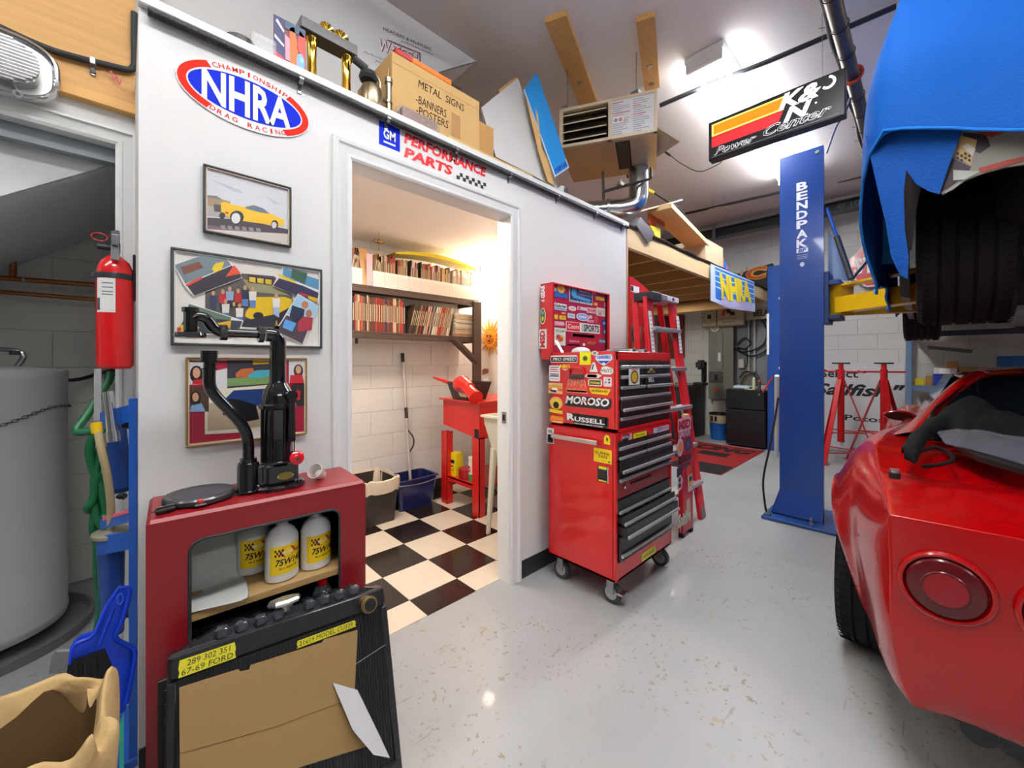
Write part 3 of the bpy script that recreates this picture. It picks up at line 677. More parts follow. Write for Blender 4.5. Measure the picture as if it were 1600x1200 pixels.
# green garden hose
G_ = mat('14683c', .4, scale=30, var=.1)
t = thing('garden_hose', 'green hose looped beside the blue stand in the closet doorway', 'hose', (-.1, 2.0, .7))
b = B(); b.tube(smoothpath([Q(173, 582, 2.09), Q(171, 594, 2.08), Q(158, 615, 2.06), Q(135, 650, 2.03), Q(120, 674, 2.0), Q(150, 673, 1.97), Q(160, 672, 1.95)]), .0125, G_, 12); b.tube(smoothpath([Q(148, 680, 1.95), Q(140, 700, 1.95), Q(145, 730, 1.96), Q(158, 760, 1.95), Q(166, 800, 1.94), Q(160, 822, 1.94), Q(150, 800, 1.95), Q(148, 770, 1.96), Q(150, 735, 1.96), Q(158, 700, 1.96), Q(166, 730, 1.95), Q(168, 790, 1.95), Q(163, 810, 1.93)]), .0125, G_, 12)
b.tube(smoothpath([Q(152, 745, 1.95), Q(146, 780, 1.95), Q(137, 794, 1.95), Q(145, 797, 1.97), Q(152, 780, 1.97), Q(146, 820, 1.96), Q(150, 840, 1.96), Q(160, 850, 1.9)]), .0125, G_, 12)
b.tube(smoothpath([Q(153, 832, 1.90), Q(153, 900, 1.9), Q(157, 950, 1.9), Q(150, 1000, 1.9)]), .0125, G_, 12)
b.build('hose', t)
b = B(); q = Q(166, 585, 2.0); b.box((q.x-.03, 2.0, q.z-.16), (q.x-.012, 2.03, q.z+.02), mat('a6a8a8', .4)); b.build('hose_hook', t)
# blue dustpan with a black brush
t = thing('dustpan', 'bright blue plastic dustpan with long handle leaning behind the paper bag', 'dustpan', (-.02, 1.45, 0))
DB = mat('0c3cc8', .3, coat=.3, scale=5, var=.04); yd = 1.50
def K(u, v, d=0): return at(u, v, Y=yd+d)
out = [(186, 917), (203, 921), (196, 960), (186, 985), (180, 1000), (205, 1012), (211, 1028), (196, 1110), (165, 1130), (108, 1075), (105, 1040), (114, 1005), (124, 996), (146, 989), (158, 970), (168, 945)]
b = B(); b.prism([K(u, v, -.0004*(v-917)) for u, v in out], (0, .012, 0), DB)
b.build('pan', t)
b = B(); b.tube(smoothpath([K(109, 1075, -.09), K(107, 1040, -.075), K(116, 1008, -.06), K(146, 992, -.055), K(166, 950, -.04), K(186, 919, -.03)], 5), .005, DB, 8); b.tube(smoothpath([K(186, 919, -.03), K(203, 922, -.03), K(192, 968, -.045), K(181, 996, -.055), K(206, 1012, -.06), K(211, 1028, -.07), K(197, 1100, -.1)], 5), .005, DB, 8); b.tube([K(178, 950, -.045), K(155, 1008, -.07)], .004, DB, 6); b.build('rim', t)
b = B(); q = K(188, 935, -.02); b.tube([q+Vector((.006*math.cos(x), -.002, .014*math.sin(x))) for x in [i*math.pi/6 for i in range(12)]], .002, mat('4a7cf0', .3), 6, close=True); b.build('hanging_hole', t)
b = B(); c = K(132, 1040, -.07)
for k in range(260):
    d = Vector((random.uniform(-.035, .035), random.uniform(-.012, .012), 0)); b.tube([c+d+Vector((0, 0, .02)), c+d*1.4+Vector((random.uniform(-.006, .006), -.01, -.05))], .0012, mat('232426', .8), 3)
b.build('bristles', t, kind='stuff')
b = B(); b.prism([K(u, v, -.13) for u, v in ((88, 1019), (108, 1018), (104, 1052), (76, 1053), (80, 1028))], (0, .012, 0), mat('77797a', .5)); b.build('grey_board', None, 'small grey flat board leaning beside the blue dustpan', 'board')
# paper lined waste bin
BAG = mat('bd9f6e', .85, bump=.9, scale=22, var=.14)
t = thing('paper_bag', 'open crumpled brown paper bag in the bottom left corner', 'bag', (-.155, 1.14, 0))
def bagring(z, r, cr, n=44, ph=0):
    out = []
    for k in range(n):
        a = 2*math.pi*k/n; c, s_ = math.cos(a), math.sin(a); p = 2/3.4
        rr = 1+cr*noise.noise(Vector((c*2.2, s_*2.2, z*9+ph)))
        out.append(Vector((-.155+r*math.copysign(abs(c)**p, c)*rr, 1.14+r*math.copysign(abs(s_)**p, s_)*rr, z*1.47+cr*.35*noise.noise(Vector((c*3, s_*3, ph+4))))))
    return out
b = B(); b.grid([bagring(0, .125, .02), bagring(.15, .135, .06), bagring(.28, .14, .08), bagring(.35, .147, .18), bagring(.385, .146, .24), bagring(.396, .140, .28), bagring(.388, .130, .26, ph=.3), bagring(.36, .122, .24, ph=1)], BAG, True)
b.build('bag', t, sub=1, sharp=180)
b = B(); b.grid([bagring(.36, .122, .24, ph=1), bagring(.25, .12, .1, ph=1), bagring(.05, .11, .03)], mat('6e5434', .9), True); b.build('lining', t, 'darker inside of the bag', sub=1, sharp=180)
b = B(); a0_ = -1.0
g_ = [(Vector((-.155, 1.14, z))+Vector((.155*math.cos(a), .155*math.sin(a), 0))) for z in (.30, .42, .54) for a in (-.3, -.1)]
b.grid([[g_[0], g_[1]], [g_[2], g_[3]], [g_[4], g_[5]]], mat('2fa08a', .7)); b.build('print', t, 'green printed stripe')
# ============================================================ RED CABINET, BLACK MACHINE, RADIATOR
ca = -3.65; CO = Vector((.038, 1.345, 0)); cxv = Vector((math.cos(R(ca)), math.sin(R(ca)), 0)); cyv = Vector((-cxv.y, cxv.x, 0))
CW, CD, CHh = .546, .245, .85
def L3(x, y, z): return CO+cxv*x+cyv*y+Vector((0, 0, z))
CR_ = mat('86101a', .38, coat=.12, scale=5, var=.06)
t = thing('red_cabinet', 'dark red steel pedestal cabinet with open rounded front by the left wall', 'cabinet', tuple(L3(CW/2, CD/2, 0)))
M3 = Matrix.Rotation(R(ca), 4, 'Z')
def cbox(b, lo, hi, m, bev=0):
    c = L3(*[(p+q)/2 for p, q in zip(lo, hi)]); h = [(abs(q-p))/2 for p, q in zip(lo, hi)]
    b.box(c-Vector(h), c+Vector(h), m, bev, rot=M3)
b = B()
ox0, ox1, oz0, oz1, rr = .085, .462, .33, .777, .03
inner = []
for cx_, cz_, a_ in ((ox1-rr, oz0+rr, -90), (ox1-rr, oz1-rr, 0), (ox0+rr, oz1-rr, 90), (ox0+rr, oz0+rr, 180)):
    for k in range(6): a = R(a_+18*k); inner.append((cx_+rr*math.cos(a), cz_+rr*math.sin(a)))
outer = []
x0_, x1_, z0_, z1_ = .012, CW-.012, .03, CHh-.012
for i, (x, z) in enumerate(inner):
    q = i//6; k = i % 6
    cor = [(x1_, z0_), (x1_, z1_), (x0_, z1_), (x0_, z0_)][q]
    outer.append(cor)
i1 = b.mi(CR_); n = len(inner)
vo = {}
Vi = [b.bm.verts.new(L3(x, 0, z)) for x, z in inner]; Vi2 = [b.bm.verts.new(L3(x, .012, z)) for x, z in inner]
for c_ in set(outer): vo[c_] = b.bm.verts.new(L3(c_[0], 0, c_[1]))
for k in range(n):
    A, Bq = outer[k], outer[(k+1) % n]
    vs = [Vi[k], Vi[(k+1) % n], vo[Bq]]+([vo[A]] if A != Bq else [])
    f = b.bm.faces.new(vs); f.material_index = i1
    f = b.bm.faces.new((Vi[k], Vi[(k+1) % n], Vi2[(k+1) % n], Vi2[k])); f.material_index = b.mi(mat('26282a', .5))
cbox(b, (.0, .0, .03), (.012, .012, CHh-.012), CR_)      # folded edges
cbox(b, (CW-.012, .0, .03), (CW, .012, CHh-.012), CR_); cbox(b, (0, 0, .0), (CW, .012, .03), CR_)
cbox(b, (0, .0, CHh-.024), (CW, CD, CHh), CR_, .008)
cbox(b, (0, .004, 0), (.004, CD, CHh-.012), CR_); cbox(b, (CW-.004, .004, 0), (CW, CD, CHh-.012), CR_)
b.build('body', t)
b = B(); cbox(b, (.004, CD-.006, 0), (CW-.004, CD-.002, CHh-.02), mat('151515', .7)); cbox(b, (.006, .012, .0), (.008, CD-.01, CHh-.03), mat('151515', .7)); cbox(b, (CW-.008, .012, .0), (CW-.006, CD-.01, CHh-.03), mat('151515', .7)); cbox(b, (.006, .012, CHh-.03), (CW-.006, CD-.01, CHh-.026), mat('151515', .7)); b.build('liner', t, 'black inside')
b = B()
pts = [L3(x, -.001, z) for x, z in inner]; b.tube(pts, .004, mat('2a2c2e', .6), 6, close=True); b.build('rubber_edge', t)
b = B(); cbox(b, (.008, .008, .560), (CW-.008, CD-.01, .580), mat('aa8a5a', .6, bump=.05, scale=12, var=.08), .001); b.build('shelf', t)
b = B(); cbox(b, (.022, -.006, .06), (.084, .0, .445), mat('1b1d1f', .5), .002)
for k in range(10): cbox(b, (.034, -.010, .08+k*.036), (.070, -.005, .095+k*.036), mat('0d0e0f', .4), .001)
b.build('louvre_panel', t, 'black louvred strip')
# wavy sheet of paper on the shelf
b = B(); rows = []
for k in range(9):
    z = .583+ (0 if k > 5 else 0); y = .02+.0*k
    y = .01+.16*min(1, k/5) if k <= 5 else .175
    z = .583+.01*math.sin(k) if k <= 4 else .59+(k-5)*.055
    rows.append([L3(.03+j*.048, y-(.02 if k < 1 else 0)*j/4, z+.004*math.sin(j*1.3+k)) for j in range(5)])
b.grid(rows, mat('b9bab6', .6)); b.build('paper_sheet', None, 'curled grey sheet of paper on the shelf of the red cabinet', 'paper', solid=.001, sub=1)
# oil bottles
def bottle(loc, label, ang):
    t = local_thing('oil_bottle', label, 'bottle', 'oil bottles on the red cabinet shelf'); BW = mat('e4e4e2', .35, scale=9, var=.02)
    b = B(); b.lathe([(.036, 0), (.041, .003), (.042, .01), (.042, .118), (.041, .124), (.038, .132), (.03, .146), (.02, .155), (.015, .16), (.014, .165), (.014, .182), (.0155, .183), (.0155, .186), (.013, .187)], (0, 0, 0), BW, seg=40, sy=.9); b.build('body', t)
    rr_ = .0424
    def cyl_pt(a, z, e=0): return ((rr_+e)*math.cos(a), (rr_+e)*.9*math.sin(a), z)
    b = B(); b.grid([[cyl_pt(R(-160+k*7), z) for k in range(21)] for z in (.025, .108)], mat('f0cc14', .4, var=.02)); b.build('label', t, 'yellow label')
    b = B()
    def pr(tx, a0, a1, z0, z1, m, e, sh=.25):
        vs, fs = textmesh(tx, sh, .03); i = b.mi(m); V = [b.bm.verts.new(cyl_pt(R(a0+(a1-a0)*x), z0+(z1-z0)*y, e)) for x, y in vs]
        for f in fs:
            if len(set(f)) > 2:
                try: q = b.bm.faces.new([V[k] for k in f]); q.material_index = i
                except ValueError: pass
    def patch(fn, m, e, n=16):
        i = b.mi(m); f = b.bm.faces.new([b.bm.verts.new(cyl_pt(R(x), z, e)) for x, z in fn]); f.material_index = i
    patch([(-98+28*math.cos(k*.39), .088+.015*math.sin(k*.39)) for k in range(16)], mat('c8202c', .4), .0006)
    for k in range(5):
        for j in range(3):
            if (k+j) % 2 == 0: patch([(-142+k*6, .078+j*.007), (-136+k*6, .078+j*.007), (-136+k*6, .085+j*.007), (-142+k*6, .085+j*.007)], mat('15151a', .5), .0007)
    pr('RED LINE', -116, -80, .084, .091, wht_, .001); pr('75W140', -140, -42, .050, .070, blk_, .0008); pr('GL-5 GEAR OIL', -128, -62, .039, .045, blk_, .0008, .1); pr('SYNTHETIC', -72, -42, .080, .088, blk_, .0008)
    b.build('label_print', t)
    t.location = loc; t.rotation_euler = (0, 0, R(ang)); t.scale = (1.14, 1.08, 1.02); return t
# bottles face the camera: print centred on local -Y
bz = .581
p = bottle((.352, 1.392, bz), 'white oil bottle with yellow label standing in front between the other two', 18)
p = bottle((.453, 1.397, bz), 'white oil bottle with yellow label at the right end of the cabinet shelf', 22)
p = bottle((.300, 1.50, bz), 'white oil bottle with yellow label half hidden at the back left', 12)
# black cast iron machine on the cabinet
ym = 1.43
def K(u, v, d=0): return at(u, v, Y=ym+d)
BK = mat('0b0c10', .15, coat=.7, scale=14, var=.2)
t = thing('hand_pump', 'glossy black cast iron pump with bent pipes on the red cabinet', 'pump', (.35, 1.43, .851))
bc = Vector((.352, 1.438, .851))
b = B(); b.lathe([(.075, 0), (.078, .004), (.078, .010), (.070, .016)], bc, BK, seg=32, sy=.85); b.box(bc+Vector((-.048, -.048, .012)), bc+Vector((.05, .048, .085)), BK, .012, seg=3)
for dx, dy in ((-.06, -.03), (.05, -.045), (.058, .03)): b.cyl(bc+Vector((dx, dy, .008)), bc+Vector((dx, dy, .018)), .011, BK, seg=6); b.sphere(bc+Vector((dx, dy, .018)), .008, BK)
b.build('base', t)
b = B(); b.lathe([(.047, .085), (.045, .09), (.045, .245), (.047, .248), (.052, .252), (.052, .262), (.046, .266), (.045, .285), (.040, .305), (.028, .325), (.024, .335), (.0235, .36), (.0235, .435)], bc, BK, seg=32)
for k in range(8):
    a = R(k*45+10); d = Vector((math.cos(a), math.sin(a), 0)); b.cyl(bc+d*.047+Vector((0, 0, .085)), bc+d*.047+Vector((0, 0, .25)), .0035, BK, seg=8)
b.build('cylinder', t)
top = bc+Vector((0, 0, .44)); top = Vector((top.x, top.y, K(440, 533).z-.0))
b = B(); b.tube(smoothpath([bc+Vector((0, 0, .43)), top+Vector((0, 0, .0)), top+Vector((-.012, 0, .018)), top+Vector((-.035, 0, .02))], 5), .023, BK, 18); b.cyl(top+Vector((-.04, 0, .02)), top+Vector((-.055, 0, .02)), .026, BK, seg=8)
hz_ = top.z+.02; b.cyl(top+Vector((-.05, 0, .02)), Vector((.212, ym+.006, hz_)), .0135, BK, seg=16); b.cyl(Vector((.218, ym+.006, hz_)), Vector((.200, ym+.006, hz_)), .023, BK, seg=8)
b.tube(smoothpath([Vector((.205, ym+.004, hz_)), Vector((.185, ym+.0, hz_+.012)), Vector((.168, ym-.005, hz_+.036)), Vector((.148, ym-.008, hz_+.042)), Vector((.135, ym-.01, hz_+.035))], 5), .0155, BK, 16)
e = Vector((.132, ym-.01, hz_+.03)); b.cyl(e+Vector((0, 0, -.03)), e+Vector((0, 0, .03)), .016, BK, seg=10); b.cyl(e+Vector((0, 0, .022)), e+Vector((0, 0, .034)), .020, BK, seg=10)
b.lathe([(.012, 0), (.034, .003), (.037, .009), (.034, .017), (.014, .022)], e+Vector((0, 0, -.052)), BK, seg=24); b.build('top_pipe', t)
b = B(); s0 = K(327, 548); b.cyl(s0, K(327, 563), .021, BK, seg=20); b.cyl(K(327, 563), K(327, 566), .023, BK, seg=20)
b.tube(smoothpath([K(328, 566), K(327, 590), K(329, 606), K(340, 622), K(362, 645), K(378, 664), K(386, 682), K(388, 700), K(388, 716)], 6), .0155, BK, 16); b.cyl(K(327.5, 575), K(327.5, 577.5), .0185, BK)
q = K(388, 716); b.cyl(q+Vector((0, 0, -.012)), q, .022, BK, seg=18); c2 = Vector((q.x, q.y, .855)); b.lathe([(.030, 0), (.033, .003), (.030, .008), (.029, q.z-.855-.02), (.026, q.z-.855-.012)], c2, BK, seg=24); b.box((q.x, ym-.02, .86), (bc.x-.03, ym+.02, .93), BK, .004); b.build('lower_pipe', t)
b = B(); h0 = K(455, 618, -.03); h1 = K(456, 690, -.045); b.bar(h0, h1, .020, .014, BK, bev=.003); b.cyl(h0+Vector((0, -.012, 0)), h0+Vector((0, .02, 0)), .016, BK); b.tube([h1, K(456, 705, -.05)], .005, CHROME)
b.build('lever', t)
b = B(); q = K(463, 716, -.06); b.lathe([(.008, 0), (.018, .002), (.0215, .008), (.0215, .016), (.015, .022), (.006, .024)], q+Vector((0, .012, 0)), mat('d0141c', .15, coat=.8), axis=(.1, -1, .1), seg=24); b.cyl(q+Vector((.001, -.012, .001)), q+Vector((.001, -.0145, .001)), .005, DGREY, seg=10); b.build('knob', t, 'round red knob')
s = S(bc+Vector((-.015, -.0485, .03)), (.048, 0, 0), (0, 0, .024), (0, -1, 0)); s.ell(.5, .5, .5, .5, mat('8c7c3c', .3, .7), 1); s.ell(.07, .5, .04, .08, wht_, 2); s.ell(.93, .5, .04, .08, wht_, 2); s.build('name_plate', t)
b = B(); q = K(446, 528, -.0); b.cyl(top+Vector((-.004, 0, .02)), top+Vector((-.004, 0, .048)), .008, BK, seg=8); b.cyl(top+Vector((-.004, 0, .045)), top+Vector((-.004, 0, .065)), .004, mat('b09838', .4, .6), r2=.002, seg=8); b.build('oil_nipple', t)
# round black cover plate
t = thing('round_cover_plate', 'round black metal lid plate lying on the red cabinet', 'lid', (.155, 1.455, .851))
b = B(); b.lathe([(.079, 0), (.085, .003), (.085, .014), (.081, .019), (.074, .020), (.066, .016), (.001, .016)], (.158, 1.463, .852), mat('2b2d30', .35, coat=.3, scale=10, var=.1), seg=48); b.build('plate', t)
b = B(); b.lathe([(.004, 0), (.065, .0), (.064, .0015), (.004, .0015)], (.158, 1.463, .868), mat('434048', .5), seg=40); b.build('pad', t)
b = B(); q = at(313, 787, Z=.86); b.box(q+Vector((-.016, -.012, -.006)), q+Vector((.016, .010, .002)), BLACKG, .004); b.box(q+Vector((-.006, -.008, .002)), q+Vector((.006, .002, .013)), mat('c01820', .3), .002); b.build('latch', t)
q = at(258, 796, Z=.86); b = B(); b.box((q.x-.027, q.y-.011, .8505), (q.x+.027, q.y+.013, .869), BLACKG, .009, rot=R(12), seg=3); b.build('oblong_grip', None, 'small glossy black oblong grip lying at the cabinet corner beside the round plate', 'grip')
q = at(362, 765, Z=.858); b = B(); b.tube(smoothpath([q+Vector((-.012, .05, .004)), q+Vector((-.006, .03, .0)), q, q+Vector((.002, -.03, -.001))], 4), .0045, mat('5a544e', .5, .4), 8); b.build('bent_rod', None, 'short bent grey rod lying between lid and pump', 'rod')
# clear plastic cup
q = at(490, 750, Z=.856); t = thing('plastic_cup', 'clear plastic cup with white paste lying on the cabinet', 'cup', (q.x, q.y, .851))
b = B(); ax_ = Vector((-.55, -.5, .45)); c = Vector((q.x+.018, q.y+.012, .874)); b.tube([c-ax_*.028, c+ax_*.028], .02, mat('cfc6bc', .15, alpha=.75), 20, caps=False, rs=[.017, .024]); b.tube([c+ax_*.028+(ax_.orthogonal().normalized()*.024*math.cos(x)+ax_.normalized().cross(ax_.orthogonal().normalized())*.024*math.sin(x)) for x in [i*math.pi/10 for i in range(20)]], .0012, wht_, 6, close=True); b.build('cup', t)
b = B(); b.sphere(c-ax_*.012, .0155, wht_, (1, 1, .9)); b.build('paste', t)
# things on the lower level inside the cabinet
q = at(514, 905, Z=.50); b = B(); q = L3(.425, .055, .401)
t = thing('chemical_bottle', 'clear bottle with red cap low inside the red cabinet', 'bottle', tuple(q)); b.lathe([(.028, 0), (.032, .01), (.032, .09), (.02, .115), (.013, .12)], q, mat('9aa4a8', .1, alpha=.5)); b.build('bottle', t)
b = B(); b.cyl(q+Vector((0, 0, .118)), q+Vector((0, 0, .145)), .015, mat('d01c1c', .3)); b.build('cap', t, 'red cap')
b = B(); cbox(b, (.008, .01, .385), (CW-.008, CD-.01, .40), mat('1a1a1a', .6)); 
o = b.build('lower_shelf', bpy.data.objects['red_cabinet'])
# radiator leaning on the cabinet
RB = mat('1b1c1f', .3, coat=.4, scale=30, var=.25); rdl = mat('121314', .45, bump=.1)
A0, A1 = at(262, 1040, Z=.525), at(600, 917, Z=.525)
A0 = Vector((.078, 1.262, .548)); A1 = Vector((.592, 1.225, .527)); rx_ = (A1-A0).normalized(); rl = (A1-A0).length
lean = Vector((-.02, -.16, -.50)).normalized(); rn = rx_.cross(lean).normalized()
if rn.y > 0: rn = -rn
def RP(x, d, n): return A0+rx_*x+lean*d+rn*n     # x along, d down, n towards the viewer
t = thing('car_radiator', 'black car radiator with yellow tape labels leaning on the red cabinet', 'radiator', (.33, 1.15, 0))
RM = Matrix(((rx_.x, -rn.x, -lean.x, 0), (rx_.y, -rn.y, -lean.y, 0), (rx_.z, -rn.z, -lean.z, 0), (0, 0, 0, 1)))
def rbox(b, lo, hi, m, bev=0):
    c = RP(*[(p+q)/2 for p, q in zip(lo, hi)]); h = [abs(q-p)/2 for p, q in zip(lo, hi)]
    b.box(c-Vector((h[0], h[2], h[1])), c+Vector((h[0], h[2], h[1])), m, bev, rot=RM)
b = B(); rbox(b, (-.004, .0, -.032), (rl+.004, .058, .030), RB, .008); b.build('header_tank', t)
b = B(); tr = [(0, .006), (.05, -.012), (.085, -.022), (.42, -.022), (.455, -.014), (rl-.005, .006)]
pr_ = [RP(x, d, -.020) for x, d in tr]; b.prism(pr_[::-1], rn*.038, mat('24262b', .2, coat=.5, scale=40, var=.3))
for k in range(8):
    x = .085+k*.042+(0 if k < 4 else .035)
    rbox(b, (x, -.027, -.027), (x+.031, .004, .026), mat('33363e', .12, coat=.8, scale=40, var=.3), .007)
b.build('ribbed_tank_top', t)
b = B(); cc = RP(.245, -.03, 0); b.lathe([(.022, -.016), (.022, .0), (.040, .002), (.043, .008), (.039, .015), (.014, .018), (.010, .020)], cc, ALU, axis=tuple(-lean), seg=8); b.build('filler_cap', t, 'silver filler cap')
b = B(); cc = RP(.455, .03, .03); b.tube([cc, cc+rn*.045], .021, mat('9a8050', .3, .8), 20); b.tube([cc+rn*.034, cc+rn*.038], .0235, mat('b09868', .3, .8), 20); b.tube([cc+rn*.0455, cc+rn*.046], .017, BLACK, 20); b.build('hose_neck', t, 'brass hose neck')
b = B(); rbox(b, (.012, .058, -.022), (rl-.012, .46, .022), rdl)
b.build('core', t)
b = B()
for k in range(60): rbox(b, (.02+k*.0082, .06, .022), (.0225+k*.0082, .455, .0245), RB)
b.build('core_fins', t, kind='stuff')
b = B(); rbox(b, (-.004, .058, -.028), (.014, .5, .028), RB, .003); b.build('side_channel', t)
b = B(); rbox(b, (rl-.014, .058, -.028), (rl+.006, .5, .028), RB, .003)
b.build('side_channel', t); b = B()
for k in range(7):
    rbox(b, (rl+.005, .09+k*.055, -.012), (rl+.0075, .115+k*.055, .012), mat('b08a78', .5, .3), .001)
b.build('fin_ends', t, kind='stuff')
b = B(); rbox(b, (-.004, .455, -.032), (rl+.004, .505, .030), RB, .006); b.build('bottom_tank', t)
b = B(); b.tube([RP(.3, .20, .027), RP(.52, .16, .027)], .0012, GREY, 5); b.build('wire', t)
YT = mat('c8c020', .6, scale=30, var=.12)
def tape(x0, d0, x1, d1, lines, ang=0, n=.0308):
    o = RP(x0, d1, n); s = S(o, RP(x1, d1-ang, n)-o, RP(x0, d0, n)-o, rn); s.poly([(0, 0), (.02, .3), (0, .5), (.02, 1), (.98, 1), (1, .6), (.985, .3), (1, 0)], YT, 0)
    for tx, a, b_, c, d in lines: s.text(tx, a, b_, c, d, blk_, 1, .1, .0)
    s.build('tape_label', t)
tape(.016, .016, .128, .052, [('289 302 351', .14, .55, .9, .9), ('67-69 FORD', .05, .08, .95, .42)])
tape(.265, .066, .425, .084, [("21x19 MODEL CU339", .04, .2, .94, .85)], n=.0258)
# flattened cardboard leaning against the radiator
CB = mat('94784f', .8, scale=30, var=.03)
t = thing('cardboard_sheet', 'flattened brown cardboard box leaning on the black radiator', 'cardboard', (.3, 1.05, 0))
n0 = Vector((0.02, -1, .28)).normalized()
pc = (tuple(RP(.2, .1, .034)), tuple(rn))
def CP(u, v, d=0): return at(u, v, pl=pc)+rn*d
P1 = [CP(280, 1074), CP(372, 1045), CP(376, 1049), CP(389, 1046), CP(391, 1039), CP(502, 1004), CP(506, 999), CP(558, 984), CP(554, 1075), CP(590, 1160), CP(300, 1250), CP(281, 1200)]
b = B(); b.prism(P1, rn*.004, CB, mat('8c6a42', .9)); b.build('sheet', t)
b = B(); b.prism([CP(519, 1066, .006), CP(556, 1076, .012), CP(585, 1140, .03), CP(600, 1175, .04), CP(575, 1170, .04), CP(545, 1134, .03)], rn*.002, mat('c4c3c6', .6)); b.build('white_flap', t, 'white printed flap')
b = B(); b.tube([CP(281, 1176, .0048), CP(430, 1134, .0048), CP(538, 1094, .0048)], .0008, mat('8c6a42', .9), 4); b.build('crease', t)
# ============================================================ HUNG FROM THE CEILING
HOUS = mat('dcdcdc', .4, var=.01); TUBE = mat('ffffff', .4, emit=9, var=0)
lab_ = ['long bare-tube fluorescent ceiling light glowing behind the hanging sign', 'fluorescent ceiling light over the lifted car, outside the photo', 'unseen fluorescent ceiling light set above the camera to brighten the loft', 'fluorescent ceiling light behind the red car', 'fluorescent ceiling light over the left end']
for i, (x0, x1, y) in enumerate(FIX):
    t = thing('fluorescent_light', lab_[i], 'ceiling light', ((x0+x1)/2, y, CEIL-.05), 'fluorescent ceiling lights')
    b = B(); b.box((x0, y-.13, CEIL-.05), (x1, y+.13, CEIL-.001), HOUS, .006)
    b.build('housing', t)
    for dy in (-.085, .085):
        for xs in (0, 1):
            xa = x0+.03+xs*(x1-x0)/2; xb = xa+(x1-x0)/2-.06
            b = B(); b.cyl((xa, y+dy, CEIL-.09), (xb, y+dy, CEIL-.09), .016, TUBE, seg=12); b.build('tube', t)
    for xx in (x0+.015, (x0+x1)/2, x1-.015):
        b = B(); b.box((xx-.012, y-.12, CEIL-.115), (xx+.012, y+.12, CEIL-.04), HOUS, .003); b.build('lamp_holder', t)
# timber boards on the ceiling carrying the heater
hz = Vector((.893, .451, 0)); hs = Vector((-.451, .893, 0)); HC = Vector((2.42, 1.55, 0))
def board(u0, v0, u1, v1, w, label):
    a, c = at(u0, v0, Z=CEIL-.02), at(u1, v1, Z=CEIL-.02); b = B(); b.bar(a, c, .036, w, WOOD, up=(0, 0, 1), bev=.002)
    o = b.build('timber_board', None, label, 'board', 'timber boards screwed to the ceiling')
    for k in (.35, .8):
        q = a.lerp(c, k); n = B(); n.cyl(q+Vector((0, 0, -.024)), q+Vector((0, 0, -.018)), .018, STEEL, seg=12); n.build('washer', o)
def bars(a, c, w, label):
    b = B(); d = (c-a).normalized(); s_ = Vector((-d.y, d.x, 0))*w/2
    b.prism([a-s_, c-s_, c+s_, a+s_], (0, 0, .036), WOOD); o = b.build('timber_board', None, label, 'board', 'timber boards screwed to the ceiling')
    for k in (.62, .9):
        q = a.lerp(c, k); n = B(); n.cyl(q+Vector((0, 0, -.005)), q+Vector((0, 0, .001)), .02, STEEL, seg=12); n.build('washer', o)
a, c = at(868, 30, Z=CEIL-.037), at(924, 175, Z=CEIL-.037); bars(a, c, .14, 'orange timber board on the ceiling left above the heater')
a, c = at(1008, 30, Z=CEIL-.037), at(1019, 140, Z=CEIL-.037); bars(a, c, .11, 'orange timber board on the ceiling right above the heater')
# gas unit heater
t = thing('unit_heater', 'tan gas unit heater with louvred front hanging over the loft', 'heater', (2.42, 1.55, 2.8))
HT = mat('c8b79c', .45, scale=4, var=.04, metal=.1); HM = Matrix(((hs.x, hz.x, 0, 0), (hs.y, hz.y, 0, 0), (0, 0, 1, 0), (0, 0, 0, 1)))
ZT, ZB, HWd, HD_ = 3.085, 2.80, .335, .58
def HP(a, d, z): return HC+hs*a+hz*d+Vector((0, 0, z))
def hbox(b, lo, hi, m, bev=0):
    c = HP(*[(p+q)/2 for p, q in zip(lo, hi)]); h = [abs(q-p)/2 for p, q in zip(lo, hi)]
    b.box(c-Vector(h), c+Vector(h), m, bev, rot=HM)
b = B()
hbox(b, (-HWd, .03, ZB), (HWd, HD_, ZB+.006), mat('c2b092', .3, .55, scale=3, var=.05)); hbox(b, (-HWd, .03, ZT-.006), (HWd, HD_, ZT), HT); hbox(b, (-HWd, .03, ZB), (-HWd+.006, HD_, ZT), HT); hbox(b, (HWd-.006, .03, ZB), (HWd, HD_, ZT), HT); hbox(b, (-HWd, HD_-.006, ZB), (HWd, HD_, ZT), HT)
b.build('casing', t)
b = B(); hbox(b, (-HWd, 0, ZB), (HWd, .03, ZB+.022), HT, .002); hbox(b, (-HWd, 0, ZT-.022), (HWd, .03, ZT), HT, .002); hbox(b, (-HWd, 0, ZB), (-HWd+.02, .03, ZT), HT, .002); hbox(b, (HWd-.026, 0, ZB), (HWd, .03, ZT), HT, .002); hbox(b, (-.035, 0, ZB), (-.012, .03, ZT), HT, .002); b.build('front_frame', t)
b = B(); hbox(b, (-HWd+.01, .006, ZB+.01), (-.02, .012, ZT-.01), HT)
b.build('label_panel', t)
s = S(HP(-.03, .0055, ZB+.018), -hs*.285, (0, 0, .25), -hz); s.base(mat('d6d6d8', .5, var=.02))
for k in range(16):
    z = .93-k*.058
    for x0, x1 in ((.03, .48), (.52, .97)):
        c_ = mat('c02838', .5) if k in (0, 5, 9) and x0 < .1 or k in (3, 7) and x0 > .1 else mat('9498a4', .6)
        s.rect(x0, z-.022, x0+(x1-x0)*(.4+.55*random.random()), z, c_, 1)
s.rect(.05, .36, .3, .52, wht_, 2); s.ell(.12, .44, .05, .06, mat('9498a4', .6), 3); s.ell(.23, .44, .05, .06, mat('c08088', .6), 3)
s.build('instruction_label', t, label='white instruction label with red warning bars')
